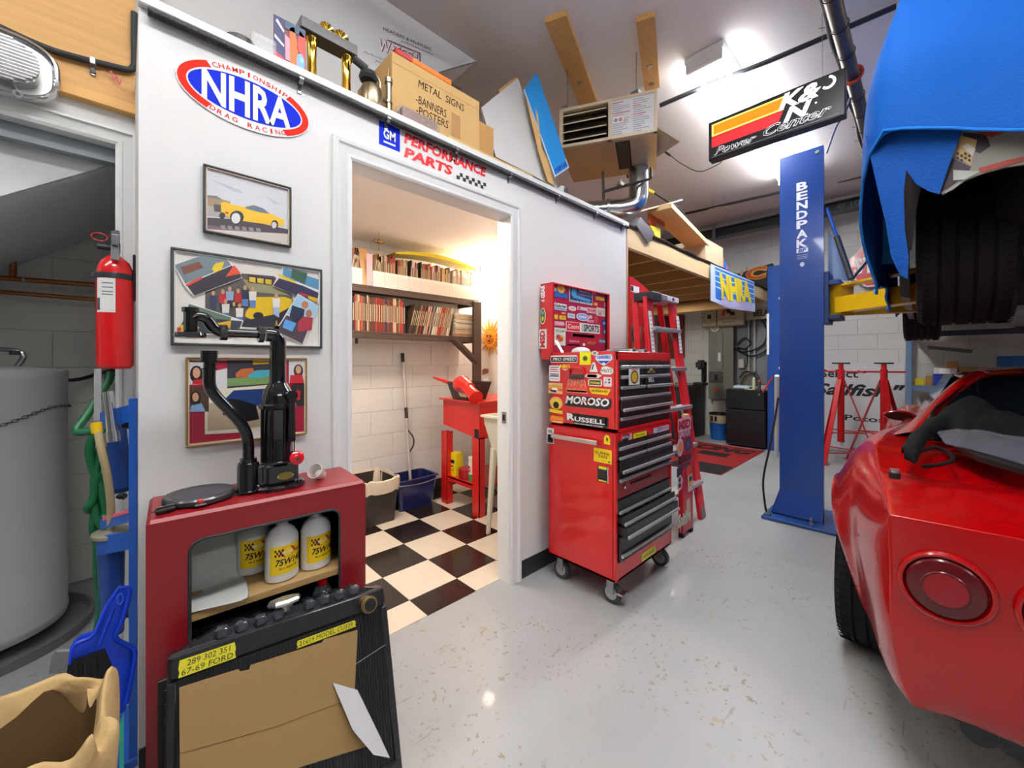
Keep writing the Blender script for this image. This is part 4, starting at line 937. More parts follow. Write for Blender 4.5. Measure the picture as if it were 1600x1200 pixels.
b = B(); hbox(b, (-.01, .16, ZB+.01), (HWd-.01, .17, ZT-.01), mat('4a443e', .5, .5))
for k in range(4): c = HP(.16, .10, ZB+.05+k*.062); b.cyl(c-hs*.15, c+hs*.15, .024, mat('5c5650', .35, .9, scale=20, var=.3), seg=14)
b.build('heat_exchanger', t, 'dark tubes behind the louvres')
for k in range(4):
    z = ZB+.045+k*.06
    b = B(); b.prism([HP(0, .002, z), HP(0, .045, z+.028), HP(0, .045, z+.031), HP(0, .002, z+.008)], hs*.315, HT); b.build('louvre', t)
b = B(); s = S(HP(-.055, .05, ZB-.001), -hs*.10, hz*.42, (0, 0, -1)); s.poly([(0, 0), (1, 0), (1, 1), (0, 1)], mat('2b2723', .7))
for k in range(22): s.rect(.08, .03+k*.044, .92, .05+k*.044, mat('6a6258', .4, .5), 1)
s.build('vent_grille', t, label='dark mesh strip underneath')
for a_, d_ in ((.28, .03), (-.20, .03)):
    b = B(); p = HP(a_, d_, ZT); b.cyl(p, Vector((p.x, p.y, CEIL-.037)), .004, STEEL, seg=8); b.box(p+Vector((-.03, -.03, -.0)), p+Vector((.03, .03, .025)), mat('a8abb0', .3, .8), .002); b.build('hanger_rod', t)
b = B(); b.prism([HP(-HWd-.002, .25, ZT-.12), HP(-HWd-.16, .32, ZT-.22), HP(-HWd-.002, .42, ZT-.26)], (0, 0, .01), mat('8c7c68', .5)); b.build('side_flap', t)
# flue duct below the heater and gas pipe
DU = mat('c6cacc', .22, .95, scale=6, var=.12, bump=.05)
dq = HP(-.20, .50, ZB)
t = thing('flue_duct', 'shiny round galvanised flue duct bending under the heater', 'duct', (dq.x, dq.y, 2.4))
zc = at(985, 325, D=(dq.x*ct+dq.y*st)).z
e0 = Vector((dq.x, dq.y, zc)); yl = 3.0
b = B(); b.tube(smoothpath([dq+Vector((0, 0, -.001)), e0+Vector((0, 0, .12)), e0+Vector((-.02, .02, .03)), e0+Vector((-.08, .09, -.0)), e0+Vector((-.16, .18, -.005))], 6), .075, DU, 24, caps=False); b.build('elbow', t)
e1 = e0+Vector((-.16, .18, -.005)); b = B(); b.cyl(e1, e1+Vector((-.75, .95, -.02)), .072, DU, seg=24); b.build('run', t)
b = B(); d = Vector((-.62, .78, 0)); b.cyl(e1-d*.012, e1+d*.012, .080, STEEL, seg=24); b.build('collar', t)
GP = mat('3a3432', .5, .3)
def bp(name, px, D, r, label, mt=GP):
    b = B(); b.tube([at(u, v, D=D[i] if isinstance(D, list) else D) for i, (u, v) in enumerate(px)], r, mt, 10); return b.build(name, None, label, 'pipe')
bp('gas_pipe', [(1017, 262), (1017, 278), (1014, 280), (945, 299), (943, 299)], [3.1, 3.1, 3.1, 3.05, 3.05], .011, 'dark iron gas pipe with valve running below the heater')
o = bpy.data.objects['gas_pipe']; b = B(); q = at(970, 289, D=3.07); b.box(q-Vector((.035, .02, .015)), q+Vector((.035, .02, .02)), mat('8c8478', .4, .5), .006); b.cyl(q, q+Vector((0, 0, .05)), .006, STEEL); b.build('valve', o)
bp('gas_pipe', [(942, 268), (943, 312)], 3.04, .010, 'short vertical dark gas pipe with red tag under the heater', GP)
bp('gas_pipe', [(980, 248), (980, 275), (1062, 326), (1070, 336)], [4.3, 4.3, 4.5, 4.6], .013, 'dark gas pipe slanting across the ceiling behind the duct')
o = bpy.data.objects['gas_pipe.002']; b = B(); b.cyl(at(1012, 296.5, D=4.37), at(1021, 301.5, D=4.39), .02, mat('e8c41c', .5)); b.build('tape_band', o, 'yellow tape band')
# gas line across the ceiling, supply line further on, far beam
bp('ceiling_pipe', [(1031, 165), (1110, 131), (1200, 96), (1266, 68), (1400, 10)], [at(1031, 165, Z=3.3).xy.length*0+3.22, 3.02, 2.8, 2.66, 2.4], .017, 'dark iron pipe crossing the ceiling in front of the long light', mat('3b3f44', .4, .4))
b = B(); b.tube([at(1071, 334, X=5.6), at(1226, 299, X=5.6)], .016, mat('2f3033', .4, .5), 10); o = b.build('ceiling_pipe', None, 'thin dark pipe crossing the ceiling left of the blue post', 'pipe')
b = B(); q = at(1114, 325, X=5.6); b.box(q-Vector((.012, .2, .012)), q+Vector((.012, .05, .004)), mat('c8a880', .6)); b.cyl(q, (q.x, q.y, CEIL), .004, STEEL); b.cyl(q+Vector((0, -.15, 0)), (q.x, q.y-.15, CEIL), .004, STEEL); b.build('hanger', o)
b = B(); za = at(1160, 357, X=6.7).z
b.box((6.62, -2.6, za-.07), (6.78, 3.5, za-.055), mat('34363a', .4)); b.box((6.62, -2.6, za+.055), (6.78, 3.5, za+.07), mat('34363a', .4)); b.box((6.69, -2.6, za-.06), (6.71, 3.5, za+.06), mat('34363a', .4)); b.build('steel_beam', None, 'black steel beam spanning under the ceiling at the far end', 'beam')
s = S((6.685, at(1325, 325, X=6.62).y+.12, za-.02), (0, -.45, 0), (0, 0, .06), (-1, 0, 0)); s.text('© 10.7', 0, 0, .7, 1, mat('a0a0a0', .7), 0, 0); s.build('beam_marking', bpy.data.objects['steel_beam'])
for u in (1150,):
    q = at(1115, 363, X=6.6); b = B(); b.box((6.6, q.y-.02, q.z-.1), (6.62, q.y+.02, q.z+.12), mat('6c7074', .5)); b.build('beam_clamp', bpy.data.objects['steel_beam'])
# conduit bundle running towards the far wall, with cable ties
t = thing('cable_conduit', 'thick dark pipe with strapped hoses running overhead beside the blue cover', 'pipe', (4.4, .345, 3.16))
b = B(); b.cyl((2.2, .345, 3.20), (6.6, .345, 3.20), .04, mat('54463e', .35, .6, scale=3, var=.3), seg=18); b.build('pipe', t)
b = B(); b.tube([(2.2+.12*k, .395+.006*math.sin(k), 3.225) for k in range(36)], .013, BLACK, 8); b.build('hose', t, 'black hose strapped to the pipe')
b = B(); b.tube(smoothpath([(4.2, .29, 3.2), (4.8, .285, 3.17), (5.6, .29, 3.15), (6.2, .30, 3.1), (6.5, .31, 2.85)], 5), .012, mat('b8202c', .4), 8); b.build('hose', t, 'red air hose')
for k in range(14):
    x = 2.4+k*.29; b = B(); b.tube([(x, .345+.045*math.cos(a), 3.20+.045*math.sin(a)) for a in [i*math.pi/6 for i in range(12)]], .0025, BLACK, 5, close=True); b.tube([(x, .385, 3.22), (x, .42+.01*(k % 3), 3.24)], .002, BLACK, 4); b.build('cable_tie', t)
b = B(); b.tube([(3.55, .345+.056*math.cos(a), 3.20+.056*math.sin(a)) for a in [i*math.pi/8 for i in range(16)]], .010, mat('c8401c', .4), 8, close=True); b.box((3.54, .385, 3.22), (3.56, .45, 3.235), mat('c8401c', .4), .002); b.build('clamp', t, 'orange pipe clamp')
b = B(); b.tube(smoothpath([at(1369, 310, X=4.9), at(1374, 335, X=4.9), at(1368, 375, X=4.8), at(1352, 410, X=4.6), at(1334, 432, X=4.4), at(1329, 444, X=4.3)], 6), .014, mat('1c1b1d', .5), 8); b.build('drop_hose', None, 'black hose curving down beside the red sign to the lift arm', 'hose')
# illuminated sign
XS = 3.0
t = thing('lightbox_sign', 'hanging black light box sign with orange and red stripes', 'sign', (XS+.04, .69, 2.68))
s = SX((1107, 192), (1321, 187), XS); z1 = at(1107, 192, X=XS).z; z0 = at(1107, 252, X=XS).z
y0, y1 = at(1107, 200, X=XS).y, at(1321, 150, X=XS).y
b = B(); b.box((XS, y1, z0), (XS+.07, y0, z1), mat('1a1b1d', .4), .004); b.build('case', t)
s = S((XS, y0-.008, z0+.008), (0, y1-y0+.016, 0), (0, 0, z1-z0-.016), (-1, 0, 0)); s.base(mat('26282c', .3, emit=.0))
ylw, org, rdd = mat('ffe070', .4, emit=1.0, var=0), mat('f08c08', .4, emit=.75, var=0), mat('d82c34', .4, emit=.7, var=0); LW = mat('ffffff', .4, emit=1.6, var=0)
s.poly([(.02, .60), (.60, .60), (.645, .93), (.02, .93)], ylw, 1).poly([(.035, .64), (.575, .64), (.61, .89), (.035, .89)], org, 2)
s.poly([(.02, .30), (.56, .30), (.60, .585), (.02, .585)], rdd, 1)
s.text('K&', .565, .60, .86, .97, LW, 3, .3, .035); s.text('N', .60, .27, .80, .60, LW, 3, .3, .04)
s.b.tube([s.P(.905+.04*math.cos(a), .83+.12*math.sin(a), 3) for a in [R(x) for x in range(-140, 91, 20)]], .007, LW, 6)
s.ell(.825, .47, .007, .022, LW, 3)
def script(s, word, x0, x1, y0, y1):
    s.text(word, x0, y0, x1, y1, mat('ffffff', .4, emit=.9, var=0), 2, .45, .028); s.text(word, x0+.002, y0+.01, x1-.002, y1-.01, mat('15304c', .4), 3, .45, .002)
script(s, 'Power', .04, .40, .07, .26); script(s, 'Center', .45, .93, .10, .34)
s.rect(.02, .035, .97, .045, mat('c8c8c8', .4), 1)
s.build('face', t)
for u in (1140, 1285):
    y = at(u, 150, X=XS+.03).y; b = B(); b.cyl((XS+.03, y, z1), (XS+.03, y, CEIL), .0016, GREY, seg=5); b.build('wire', t)
b = B(); b.tube(smoothpath([(XS+.05, y0-.08, z0), at(1120, 258, X=3.2), at(1092, 268, X=3.3), at(1065, 256, X=3.4), at(1044, 240, X=3.4)], 6), .0035, BLACK, 6); b.tube([at(1047, 243, X=3.4), at(1039, 237, X=3.4)], .009, BLACK, 8); b.build('power_cord', t)
# ============================================================ ON THE LOFT
LZ = WTOP+.022
# printed banner on the stair enclosure
f = crop(560, 60, .225); YB = 2.248
DR = mat('6c1828', .5)
s = SQ((588, 84), (655, 122), (600, 50), ((0, YB, 0), (0, -1, 0))); 
s = S(at(592, 79, Y=YB), at(654, 103, Y=YB)-at(592, 79, Y=YB), (0, 0, .10), (0, -1, 0))
s.text('W-TECH', .0, -.02, 1.02, .75, DR, 1, .1, .05); s.text('W-TECH', .0, .0, 1.02, .73, wht_, 2, .1, .005); s.rect(.2, .8, 1.05, .86, DR, 1); s.rect(1.02, -.1, 1.05, .86, DR, 1)
s.text('EXHAUST', .35, -.32, 1.0, -.12, blk_, 1, .1, .02); s.text('Performance  Tuning', -.35, -.52, .62, -.36, mat('50505a', .6), 1, .4); s.text('your power station', -.1, -.78, .95, -.6, blk_, 1, .4); s.text('HEADERS & MUFFLERS', .1, 1.3, 1.35, 1.5, blk_, 1, 0); s.text('performance headers', .55, 1.02, 1.4, 1.2, blk_, 1, 0)
s.build('banner_print', None, label='dark red and black performance shop lettering on the white stair wall', cat='banner')
def bx_(name, label, cat, px0, px1, Y, z0, z1, dep, m, bev=0, rot=0):
    a, c = at(*px0, Y=Y), at(*px1, Y=Y); b = B(); b.box((a.x, Y, z0), (c.x, Y+dep, z1), m, bev, rot=rot, piv=(a.x, Y, z0)); return b.build(name, None, label, cat)
# round tin can with a black lid band, top left
q = at(375, 78, Y=1.75); t = thing('product_tin', 'black and yellow round tin at the left end of the loft', 'tin', (q.x, 1.75, LZ))
b = B(); b.lathe([(.05, 0), (.05, .09), (.048, .092), (.048, .10), (.04, .102)], (q.x, 1.75, LZ), [mat('1f1c1a', .4)]*4, seg=30); b.lathe([(.0505, .02), (.0506, .021), (.0506, .035), (.0505, .036)], (q.x, 1.75, LZ), mat('d8c020', .4), seg=30); b.build('tin', t)
# boxes of toy cars, model packs
q = at(412, 105, Y=1.68); t = thing('plastic_case', 'clear plastic display case with white base next to the tin', 'case', (q.x, 1.70, LZ))
b = B(); b.box((q.x-.045, 1.665, LZ), (q.x+.045, 1.74, LZ+.012), wht_, .002); b.build('base', t); b = B(); b.box((q.x-.04, 1.668, LZ+.012), (q.x+.04, 1.736, LZ+.11), mat('d0d4d8', .05, alpha=.25), .003); b.build('cover', t)
q = at(450, 120, Y=1.67); x0, x1 = at(428, 100, Y=1.67).x, at(478, 120, Y=1.67).x
t = thing('toy_blister_pack', 'colourful carded toy pack propped on the loft beside the trophy', 'toy pack', ((x0+x1)/2, 1.68, LZ))
b = B(); b.box((x0, 1.672, LZ), (x1, 1.678, LZ+.21), mat('7c3040', .5), .001); b.box((x0, 1.66, LZ), (x1, 1.678, LZ+.008), mat('d8c890', .5)); b.build('card', t)
P = Pic(crop(400, 60, .25), 1.6715)
ff = lambda *a: None
s = S((x0, 1.6715, LZ), (x1-x0, 0, 0), (0, 0, .21), (0, -1, 0))
s.poly([(0, .35), (.35, .30), (.3, 1), (0, 1)], mat('23285c', .5), 0).poly([(.05, .9), (.3, .75), (.31, .8), (.1, .95)], wht_, 1).poly([(.02, .6), (.3, .5), (.31, .54), (.02, .66)], wht_, 1).poly([(0, .3), (.33, .25), (.33, .3), (0, .37)], mat('c82838', .5), 1)
s.poly([(.5, .1), (.72, .05), (.75, .6), (.62, .95), (.48, .9)], mat('e86820', .5), 1).poly([(.7, .6), (.98, .4), (1, .85), (.8, .95)], mat('c83c30', .5), 1).poly([(.35, .3), (.5, .3), (.48, .7), (.33, .75)], mat('c890a0', .5), 1).ell(.83, .36, .13, .17, mat('1c78d0', .3), 2).ell(.86, .42, .06, .05, mat('70b8f0', .3), 3).poly([(.45, .02), (.98, .02), (.95, .12), (.5, .12)], mat('c82838', .5), 2).poly([(.33, .85), (.95, .85), (.98, 1), (.33, 1)], mat('38506c', .5), 1)
s.build('printed_front', t)
# trophy: black shelf on gilt columns
GOLD = mat('d8b048', .12, 1, scale=14, var=.25)
yt = 1.72; xA, xB = at(487, 130, Y=yt).x, at(541, 140, Y=yt).x; zt = at(541, 88, Y=yt).z
t = thing('trophy', 'two-column gold trophy with a black cross beam on the loft', 'trophy', ((xA+xB)/2, yt, LZ))
for x in (xA, xB):
    b = B(); b.lathe([(.019, 0), (.0195, .003), (.018, .01), (.0185, (zt-LZ)*.5), (.0175, (zt-LZ)*.52), (.0185, zt-LZ-.012), (.0225, zt-LZ-.006), (.0225, zt-LZ)], (x, yt, LZ), GOLD, seg=20); b.build('column', t)
b = B(); b.box((xA-.05, yt-.035, zt), (xB+.035, yt+.035, zt+.045), mat('2a2a2e', .3, coat=.4), .003); b.build('cross_beam', t)
for k, x in enumerate((xA+.06, xB-.02)):
    b = B(); c = Vector((x, yt, zt+.045)); b.lathe([(.014, 0), (.012, .004), (.004, .01), (.004, .02)], c, GOLD, seg=12)
    for j in range(9): a = R(180*j/8); b.tube([c+Vector((0, 0, .02)), c+Vector((.03*math.cos(a), 0, .022+.03*math.sin(a)))], .003, GOLD, 5, rs=[.002, .005])
    b.build('leaf_topper', t)
b = B(); b.box((xA-.03, yt-.03, LZ), (xB+.03, yt+.05, LZ+.006), mat('e0e0e2', .3), .001); b.build('base', t)
q = at(514, 128, Y=1.75); s = S((q.x-.02, 1.75, LZ+.006), (.045, 0, 0), (0, 0, .045), (0, -1, 0)); s.ell(.5, .5, .5, .5, blk_, 0); s.ell(.5, .5, .4, .4, mat('c8b878', .4), 1); s.text('75', .25, .35, .75, .65, blk_, 2); s.build('round_badge', None, label='small round black and tan badge standing between the trophy columns', cat='badge')
q = at(495, 118, Y=1.67); b = B(); b.prism([(q.x-.03, 1.66, LZ), (q.x+.02, 1.66, LZ), (q.x+.028, 1.66, LZ+.03)], (0, .05, 0), mat('b8c4cc', .4)); b.build('folded_card', None, 'small pale blue folded card in front of the trophy', 'card')
# blow torch
yq = 1.67; c = at(580, 150, Y=yq); BR2 = mat('8c8068', .3, .9, scale=12, var=.25)
t = thing('blow_torch', 'old brass blow torch with black wooden grip on the loft', 'blow torch', (c.x, yq, LZ))
b = B(); b.lathe([(.034, 0), (.036, .003), (.036, .055), (.030, .066), (.014, .072), (.012, .085)], (c.x, yq, LZ), BR2, seg=24); b.build('tank', t)
b = B(); b.lathe([(.026, .078), (.030, .085), (.026, .096), (.012, .10)], (c.x-.01, yq, LZ), mat('22252a', .4), seg=18); b.tube([(c.x-.06, yq, LZ+.115), (c.x-.015, yq, LZ+.105)], .010, mat('1c1d20', .5), 10); b.build('grip', t)
b = B(); tx = c.x+.062; b.tube(smoothpath([(c.x-.015, yq, LZ+.105), (c.x+.015, yq, LZ+.105), (c.x+.03, yq, LZ+.09), (c.x+.03, yq, LZ+.07)], 4), .005, BR2, 8); b.cyl((tx, yq, LZ+.012), (tx, yq, LZ+.105), .010, BR2, seg=14); b.cyl((tx, yq, LZ+.098), (tx, yq, LZ+.110), .014, BR2, seg=8); b.cyl((c.x+.03, yq, LZ+.05), (tx, yq, LZ+.05), .004, BR2, seg=8); b.cyl((tx, yq, LZ+.047), (tx, yq, LZ+.053), .013, BR2, seg=10); b.tube(smoothpath([(c.x+.03, yq, LZ+.012), (c.x+.05, yq, LZ+.006), (tx, yq, LZ+.012)], 4), .006, BR2, 8); b.build('burner', t)
t.scale = (1.3, 1.3, 1.75)
# big carton with marker lettering
yk = 1.72; k0, k1 = at(607, 170, Y=yk), at(772, 240, Y=yk); kz = at(640, 105, Y=yk).z
t = thing('cardboard_box', 'large brown carton with black marker lettering on the loft', 'box', ((k0.x+k1.x)/2, 1.9, LZ))
x0, x1 = at(612, 150, Y=yk).x, at(772, 230, Y=yk).x
zt_ = at(700, 130, Y=yk).z
Xb = at(748, 158, Y=yk).x
b = B(); H1 = zt_-LZ
b.box((x0, yk, LZ), (x0+(x1-x0)*.83, yk+.38, LZ+H1), CARD, .003); b.box((x0+(x1-x0)*.80, yk+.002, LZ), (x1, yk+.36, LZ+H1*.72), mat('b58a54', .75), .003); b.build('carton', t)
b = B(); b.box((x0-.008, yk+.02, LZ+.02), (x0-.001, yk+.38, LZ+H1*.8), CARD, .002); b.build('side_flap', t)
s = S((x0, yk, LZ), (x1-x0, 0, 0), (0, 0, H1), (0, -1, 0))
s.text('METAL  SIGNS', .22, .72, .66, .82, mat('2c2622', .7), 1, .1); s.text('-BANNERS', .20, .50, .48, .61, mat('2c2622', .7), 1, .1); s.text('-POSTERS', .20, .36, .50, .47, mat('2c2622', .7), 1, .1); s.rect(0, .86, .83, .865, mat('9c7444', .8), 1); s.rect(.53, .30, .62, .62, mat('a87c48', .5), 1)
s.build('handwriting', t)
b = B(); b.box((x0+.02, yk+.002, LZ+H1+.001), (x0+.11, yk+.05, LZ+H1+.03), mat('b02020', .4), .004); b.box((x0+.11, yk+.002, LZ+H1+.001), (x0+.34, yk+.04, LZ+H1+.03), mat('f07818', .4), .004); b.cyl((x0+.34, yk+.02, LZ+H1+.014), (x0+.41, yk+.02, LZ+H1+.014), .010, BLACK); b.build('foam_brush_pack', None, 'orange and red flat tool lying on top of the lettered carton', 'tool')
b = B(); b.tube([(x1-.06+.02*math.cos(a), yk+.05, LZ+H1*.72+.03+.02*math.sin(a)) for a in [i*math.pi/6 for i in range(12)]], .004, CHROME, 6, close=True); b.build('chrome_ring', None, 'small chrome ring standing on the lower end of the carton', 'ring')
# mouse-coloured packet in front
a, c = at(622, 180, Y=1.64), at(690, 205, Y=1.64); t = thing('bubble_wrapped_tray', 'brown tray in clear wrap lying in front of the carton', 'packet', ((a.x+c.x)/2, 1.66, LZ))
b = B(); b.box((a.x+.02, 1.64, LZ), (c.x-.02, 1.70, LZ+.085), mat('7c5c50', .5), .006); b.build('tray', t); b = B(); b.box((a.x, 1.635, LZ), (c.x, 1.705, LZ+.097), mat('c8b8b0', .1, alpha=.3, bump=.6), .02, seg=2); b.build('wrap', t)
a, c = at(700, 228, Y=1.63), at(832, 278, Y=1.63); b = B(); b.box((a.x, 1.63, LZ), (c.x, 1.655, LZ+.042), mat('c8a468', .6), .002); b.build('wood_strip', None, 'thin pale wooden strip lying along the loft edge', 'strip')
# panels leaning: white door panel, cardboards, blue poster board, white checked cap
def leanpanel(name, pts, Yb, m, th, label, cat, m2=None):
    b = B(); P3 = [at(u, v, Y=Yb+d) for u, v, d in pts]; n = (P3[1]-P3[0]).cross(P3[2]-P3[0]).normalized()
    if n.y < 0: n = -n
    b.prism(P3, n*th, m, m2); return b.build(name, None, label, cat)
o = leanpanel('moulded_board', [(752, 168, .25), (809, 122, .25), (873, 296, .0), (835, 275, .0), (775, 245, .02)], 1.70, mat('d2d2d0', .4, var=.02), .02, 'large white moulded panel leaning beside the lettered carton', 'panel')
s = SQ((768, 172), (784, 158), (766, 160), ((0, 1.69+.0, 0), (0, -1, 0))); 
leanpanel('cardboard_strip', [(779, 140, .3), (806, 120, .3), (812, 126, .28), (832, 262, .1), (800, 250, .1)], 1.74, CARD, .006, 'brown cardboard edge showing behind the white panel', 'cardboard')
leanpanel('cardboard_strip', [(820, 145, .2), (828, 141, .2), (841, 180, .12), (846, 230, .06), (862, 262, .03), (866, 290, .0), (856, 284, .0), (842, 240, .05), (828, 180, .14)], 1.66, CARD, .006, 'long bent cardboard strip between white panel and blue board', 'cardboard', mat('8c6a42', .9))
o = leanpanel('poster_board', [(818, 140, .22), (839, 113, .22), (889, 262, .0), (867, 277, .0)], 1.645, mat('2088d0', .3, var=.04), .006, 'tall blue poster board with checkered corner leaning on the loft', 'poster', mat('e8e8ea', .5))
P3 = [at(u, v, Y=1.645+d) for u, v, d in ((867, 277, .0), (889, 262, .0), (818, 140, .22))]
s = S(P3[0], P3[1]-P3[0], P3[2]-P3[0], (P3[1]-P3[0]).cross(P3[2]-P3[0])*1)
if s.n.y > 0: s.n = -s.n
for k in range(4):
    for j in range(5): s.rect(.05+k*.23, .03+j*.06, .05+k*.23+.23, .09+j*.06, mat('1848a0' if (k+j) % 2 else '1c64c0', .3), 1)
s.poly([(.05, .33), (1, .28), (1, .33), (.05, .38)], mat('d04860', .4), 1)
for a_, b_, c_, d_ in ((0, 0, 1, .012), (0, 0, .05, 1.0), (.95, 0, 1, 1.0), (0, .985, 1, 1)): s.rect(a_, b_, c_, d_, mat('d8e4f0', .4), 2)
s.build('poster_print', o)
b = B(); c = at(880, 285, Y=1.68); b.lathe([(.05, 0), (.052, .02), (.045, .07), (.02, .10)], (c.x, 1.69, LZ), mat('dcdcde', .5), seg=20, sy=.7); t = b.build('striped_hat', None, 'white and dark grey striped hat at the right end of the loft', 'hat')
b = B(); b.lathe([(.0525, .012), (.0528, .013), (.0528, .018), (.0525, .019)], (c.x, 1.69, LZ), DGREY, seg=20, sy=.7); b.lathe([(.052, .026), (.0523, .027), (.052, .031), (.0518, .032)], (c.x, 1.69, LZ), DGREY, seg=20, sy=.7); b.sphere((c.x+.0, 1.66, LZ+.055), .03, mat('4a4a50', .6), (.6, .6, 1)); b.build('stripes', t)
# on the mezzanine
def onmez(u0, v0, u1, v1, Y, m, dep, name, label, cat, lean=0):
    a, c = at(u0, v0, Y=Y), at(u1, v1, Y=Y); b = B(); b.box((a.x, Y, 2.335), (c.x, Y+dep, a.z), m, .004); return b.build(name, None, label, cat)
MZ = 2.32
a = at(1100, 412, Y=1.72); c = at(1124, 385, Y=1.72)
b = B(); b.box((a.x, 1.70, 2.335), (a.x+.55, 2.05, at(1124, 384, Y=1.70).z), mat('c8b494', .6, scale=12, var=.05), .004); b.build('plywood_box', None, 'pale wooden box on the far part of the mezzanine', 'box')
for k, (cc, xx) in enumerate((('c86a50', .57), ('2070c8', .66), ('b060b8', .74), ('3c88c8', .80))):
    b = B(); b.box((a.x+xx, 1.72, 2.335), (a.x+xx+.06, 1.95, 2.335+.20-.04*k), mat(cc, .5), .003); b.build('storage_carton', None, ['orange', 'blue', 'pink', 'light blue'][k]+' small carton beside the pale wooden box on the mezzanine', 'box')
t0, t1 = at(1036, 322, Y=2.3), at(1090, 392, Y=1.9)
b = B(); b.bar(at(1030, 325, D=3.6), at(1092, 384, D=4.6), .22, .05, PINE, up=(0, 0, 1), bev=.003); b.build('timber_plank', None, 'wide pale timber plank slanting above the mezzanine', 'plank')
b = B(); b.bar(at(965, 340, D=3.3), at(1050, 317, D=3.9), .14, .012, mat('b09070', .5)); o = b.build('trim_board', None, 'long thin board lying across under the duct', 'board'); b = B(); b.bar(at(1049, 317.5, D=3.89), at(1056, 316, D=3.93), .145, .014, mat('6890c8', .4)); b.build('board_end', o, 'pale blue board end')
q = at(1012, 362, Y=1.64); t = thing('work_light_housing', 'dark grey wedge-shaped housing hanging over the mezzanine edge', 'housing', (q.x, 1.63, 2.25))
b = B(); P4 = [at(u, v, Y=1.60) for u, v in ((995, 352), (1001, 339), (1022, 362), (1018, 377), (1013, 379))]; b.prism(P4, (0, .16, 0), mat('44464c', .4, bump=.1), mat('9a9ca2', .5)); b.build('housing', t)
b = B(); P4 = [at(u, v, Y=1.70) for u, v in ((1016, 352), (1032, 357), (1032, 372), (1026, 372))]; b.prism(P4, (0, .03, 0), mat('f0d814', .5)); b.build('yellow_bag', None, 'bright yellow packet standing behind the dark grey housing', 'packet')
t = thing('bar_clamp', 'orange bar clamp resting above the dark grey housing', 'clamp', tuple(at(1025, 345, Y=1.75)))
b = B(); b.box(at(1015, 350, Y=1.75), at(1022, 336, Y=1.77), mat('c85020', .4), .004); b.box(at(1028, 349, Y=1.75), at(1036, 339, Y=1.77), mat('c85020', .4), .004); b.build('jaw', t, kind='stuff')
b = B(); b.cyl(at(1010, 345, Y=1.76), at(1040, 340, Y=1.76), .006, STEEL, seg=8); b.cyl(at(1024, 365, Y=1.76), at(1024, 340, Y=1.76), .004, DGREY, seg=6); b.cyl(at(1038, 352, Y=1.76), at(1038, 338, Y=1.76), .005, STEEL, seg=6); b.build('bar', t)
# ============================================================ SMALL ROOM THROUGH THE DOORWAY
SF, SBk = 3.05, 3.345
SHW = mat('4c3a30', .55, bump=.08, scale=8, var=.15, stretch=(.3, 6, 6))
ZS1, ZS2 = 1.853, 1.492; SX0, SX1 = .16, 2.50
for z, lab in ((ZS1, 'upper dark brown wooden shelf carrying the boxed magazines'), (ZS2, 'lower dark brown wooden shelf carrying the long row of magazines')):
    t = thing('wooden_shelf', lab, 'shelf', ((SX0+SX1)/2, 3.2, z-.045))
    b = B(); b.box((SX0, SF, z-.018), (SX1, SBk, z), SHW, .002); b.build('board', t); b = B(); b.box((SX0, SF, z-.055), (SX1, SF+.035, z-.018), SHW, .002); b.build('front_rail', t)
    b = B(); b.box((SX1-.04, SF+.036, z-.055), (SX1, SBk, z-.018), SHW, .002); b.build('side_rail', t)
b = B(); b.box((SX1-.085, SF-.036, 0), (SX1+.005, SF-.001, ZS1-.02), SHW, .002); pz = b.build('wooden_post', None, 'dark brown upright post holding the right end of both shelves', 'post')
a, c = at(707, 529, Y=SF-.02), at(744, 566, Y=SF-.02); b = B(); b.bar(a, c, .034, .085, SHW, up=(0, 1, 0), bev=.002); b.build('brace', pz)
# magazine boxes on the upper shelf
bnd = [at(u, 440, Y=SF).x for u in (546, 567, 583, 601.6, 621.9, 640.3, 658.3, 675.7, 691.6, 707.3, 722.7, 737, 750)]
BXM = mat('e4d8cc', .6, var=.02); GR = mat('c09c8c', .6)
lbx = ['behind the door jamb', 'with a pink spine standing left of the row', 'third from the left', 'fourth from the left', 'fifth from the left', 'sixth from the left', 'seventh from the left', 'eighth from the left', 'ninth from the left', 'tenth from the left', 'eleventh from the left', 'twelfth, at the right end']
for k in range(12):
    x0, x1 = bnd[k]+.002, bnd[k+1]-.002
    if k == 1:
        t = thing('magazine_box', 'tall brown and pink magazine file standing left in the upper row', 'box', ((x0+x1)/2, SF+.12, ZS1), 'magazine boxes on the upper shelf')
        b = B(); b.prism([(x0, SF+.01, ZS1+.001), (x0, SF+.25, ZS1+.001), (x0, SF+.25, ZS1+.30), (x0, SF+.10, ZS1+.31)], ((x1-x0), 0, 0), mat('c89868', .6)); b.build('file', t)
        b = B(); b.box((x0+.03, SF+.006, ZS1+.002), (x1, SF+.0095, ZS1+.25), mat('d8a0a0', .6)); b.build('spine', t, 'pink printed spine'); continue
    t = thing('magazine_box', 'white grid-printed magazine box on the upper shelf, '+lbx[k], 'box', ((x0+x1)/2, SF+.12, ZS1), 'magazine boxes on the upper shelf')
    b = B(); b.box((x0, SF+.006, ZS1+.001), (x1, SF+.01, ZS1+.125), BXM); b.box((x0, SF+.01, ZS1+.001), (x0+.003, SF+.25, ZS1+.125), BXM); b.box((x1-.003, SF+.01, ZS1+.001), (x1, SF+.25, ZS1+.125), BXM); b.box((x0, SF+.01, ZS1+.001), (x1, SF+.25, ZS1+.004), BXM); b.build('box', t)
    s = S((x0, SF+.006, ZS1), (x1-x0, 0, 0), (0, 0, .125), (0, -1, 0), lift=.0003)
    for j in range(11): s.rect(.05+j*.085, .06, .062+j*.085, .82, GR, 1)
    for j in range(7): s.rect(.05, .08+j*.12, .92, .09+j*.12, GR, 1)
    s.build('printed_grid', t)
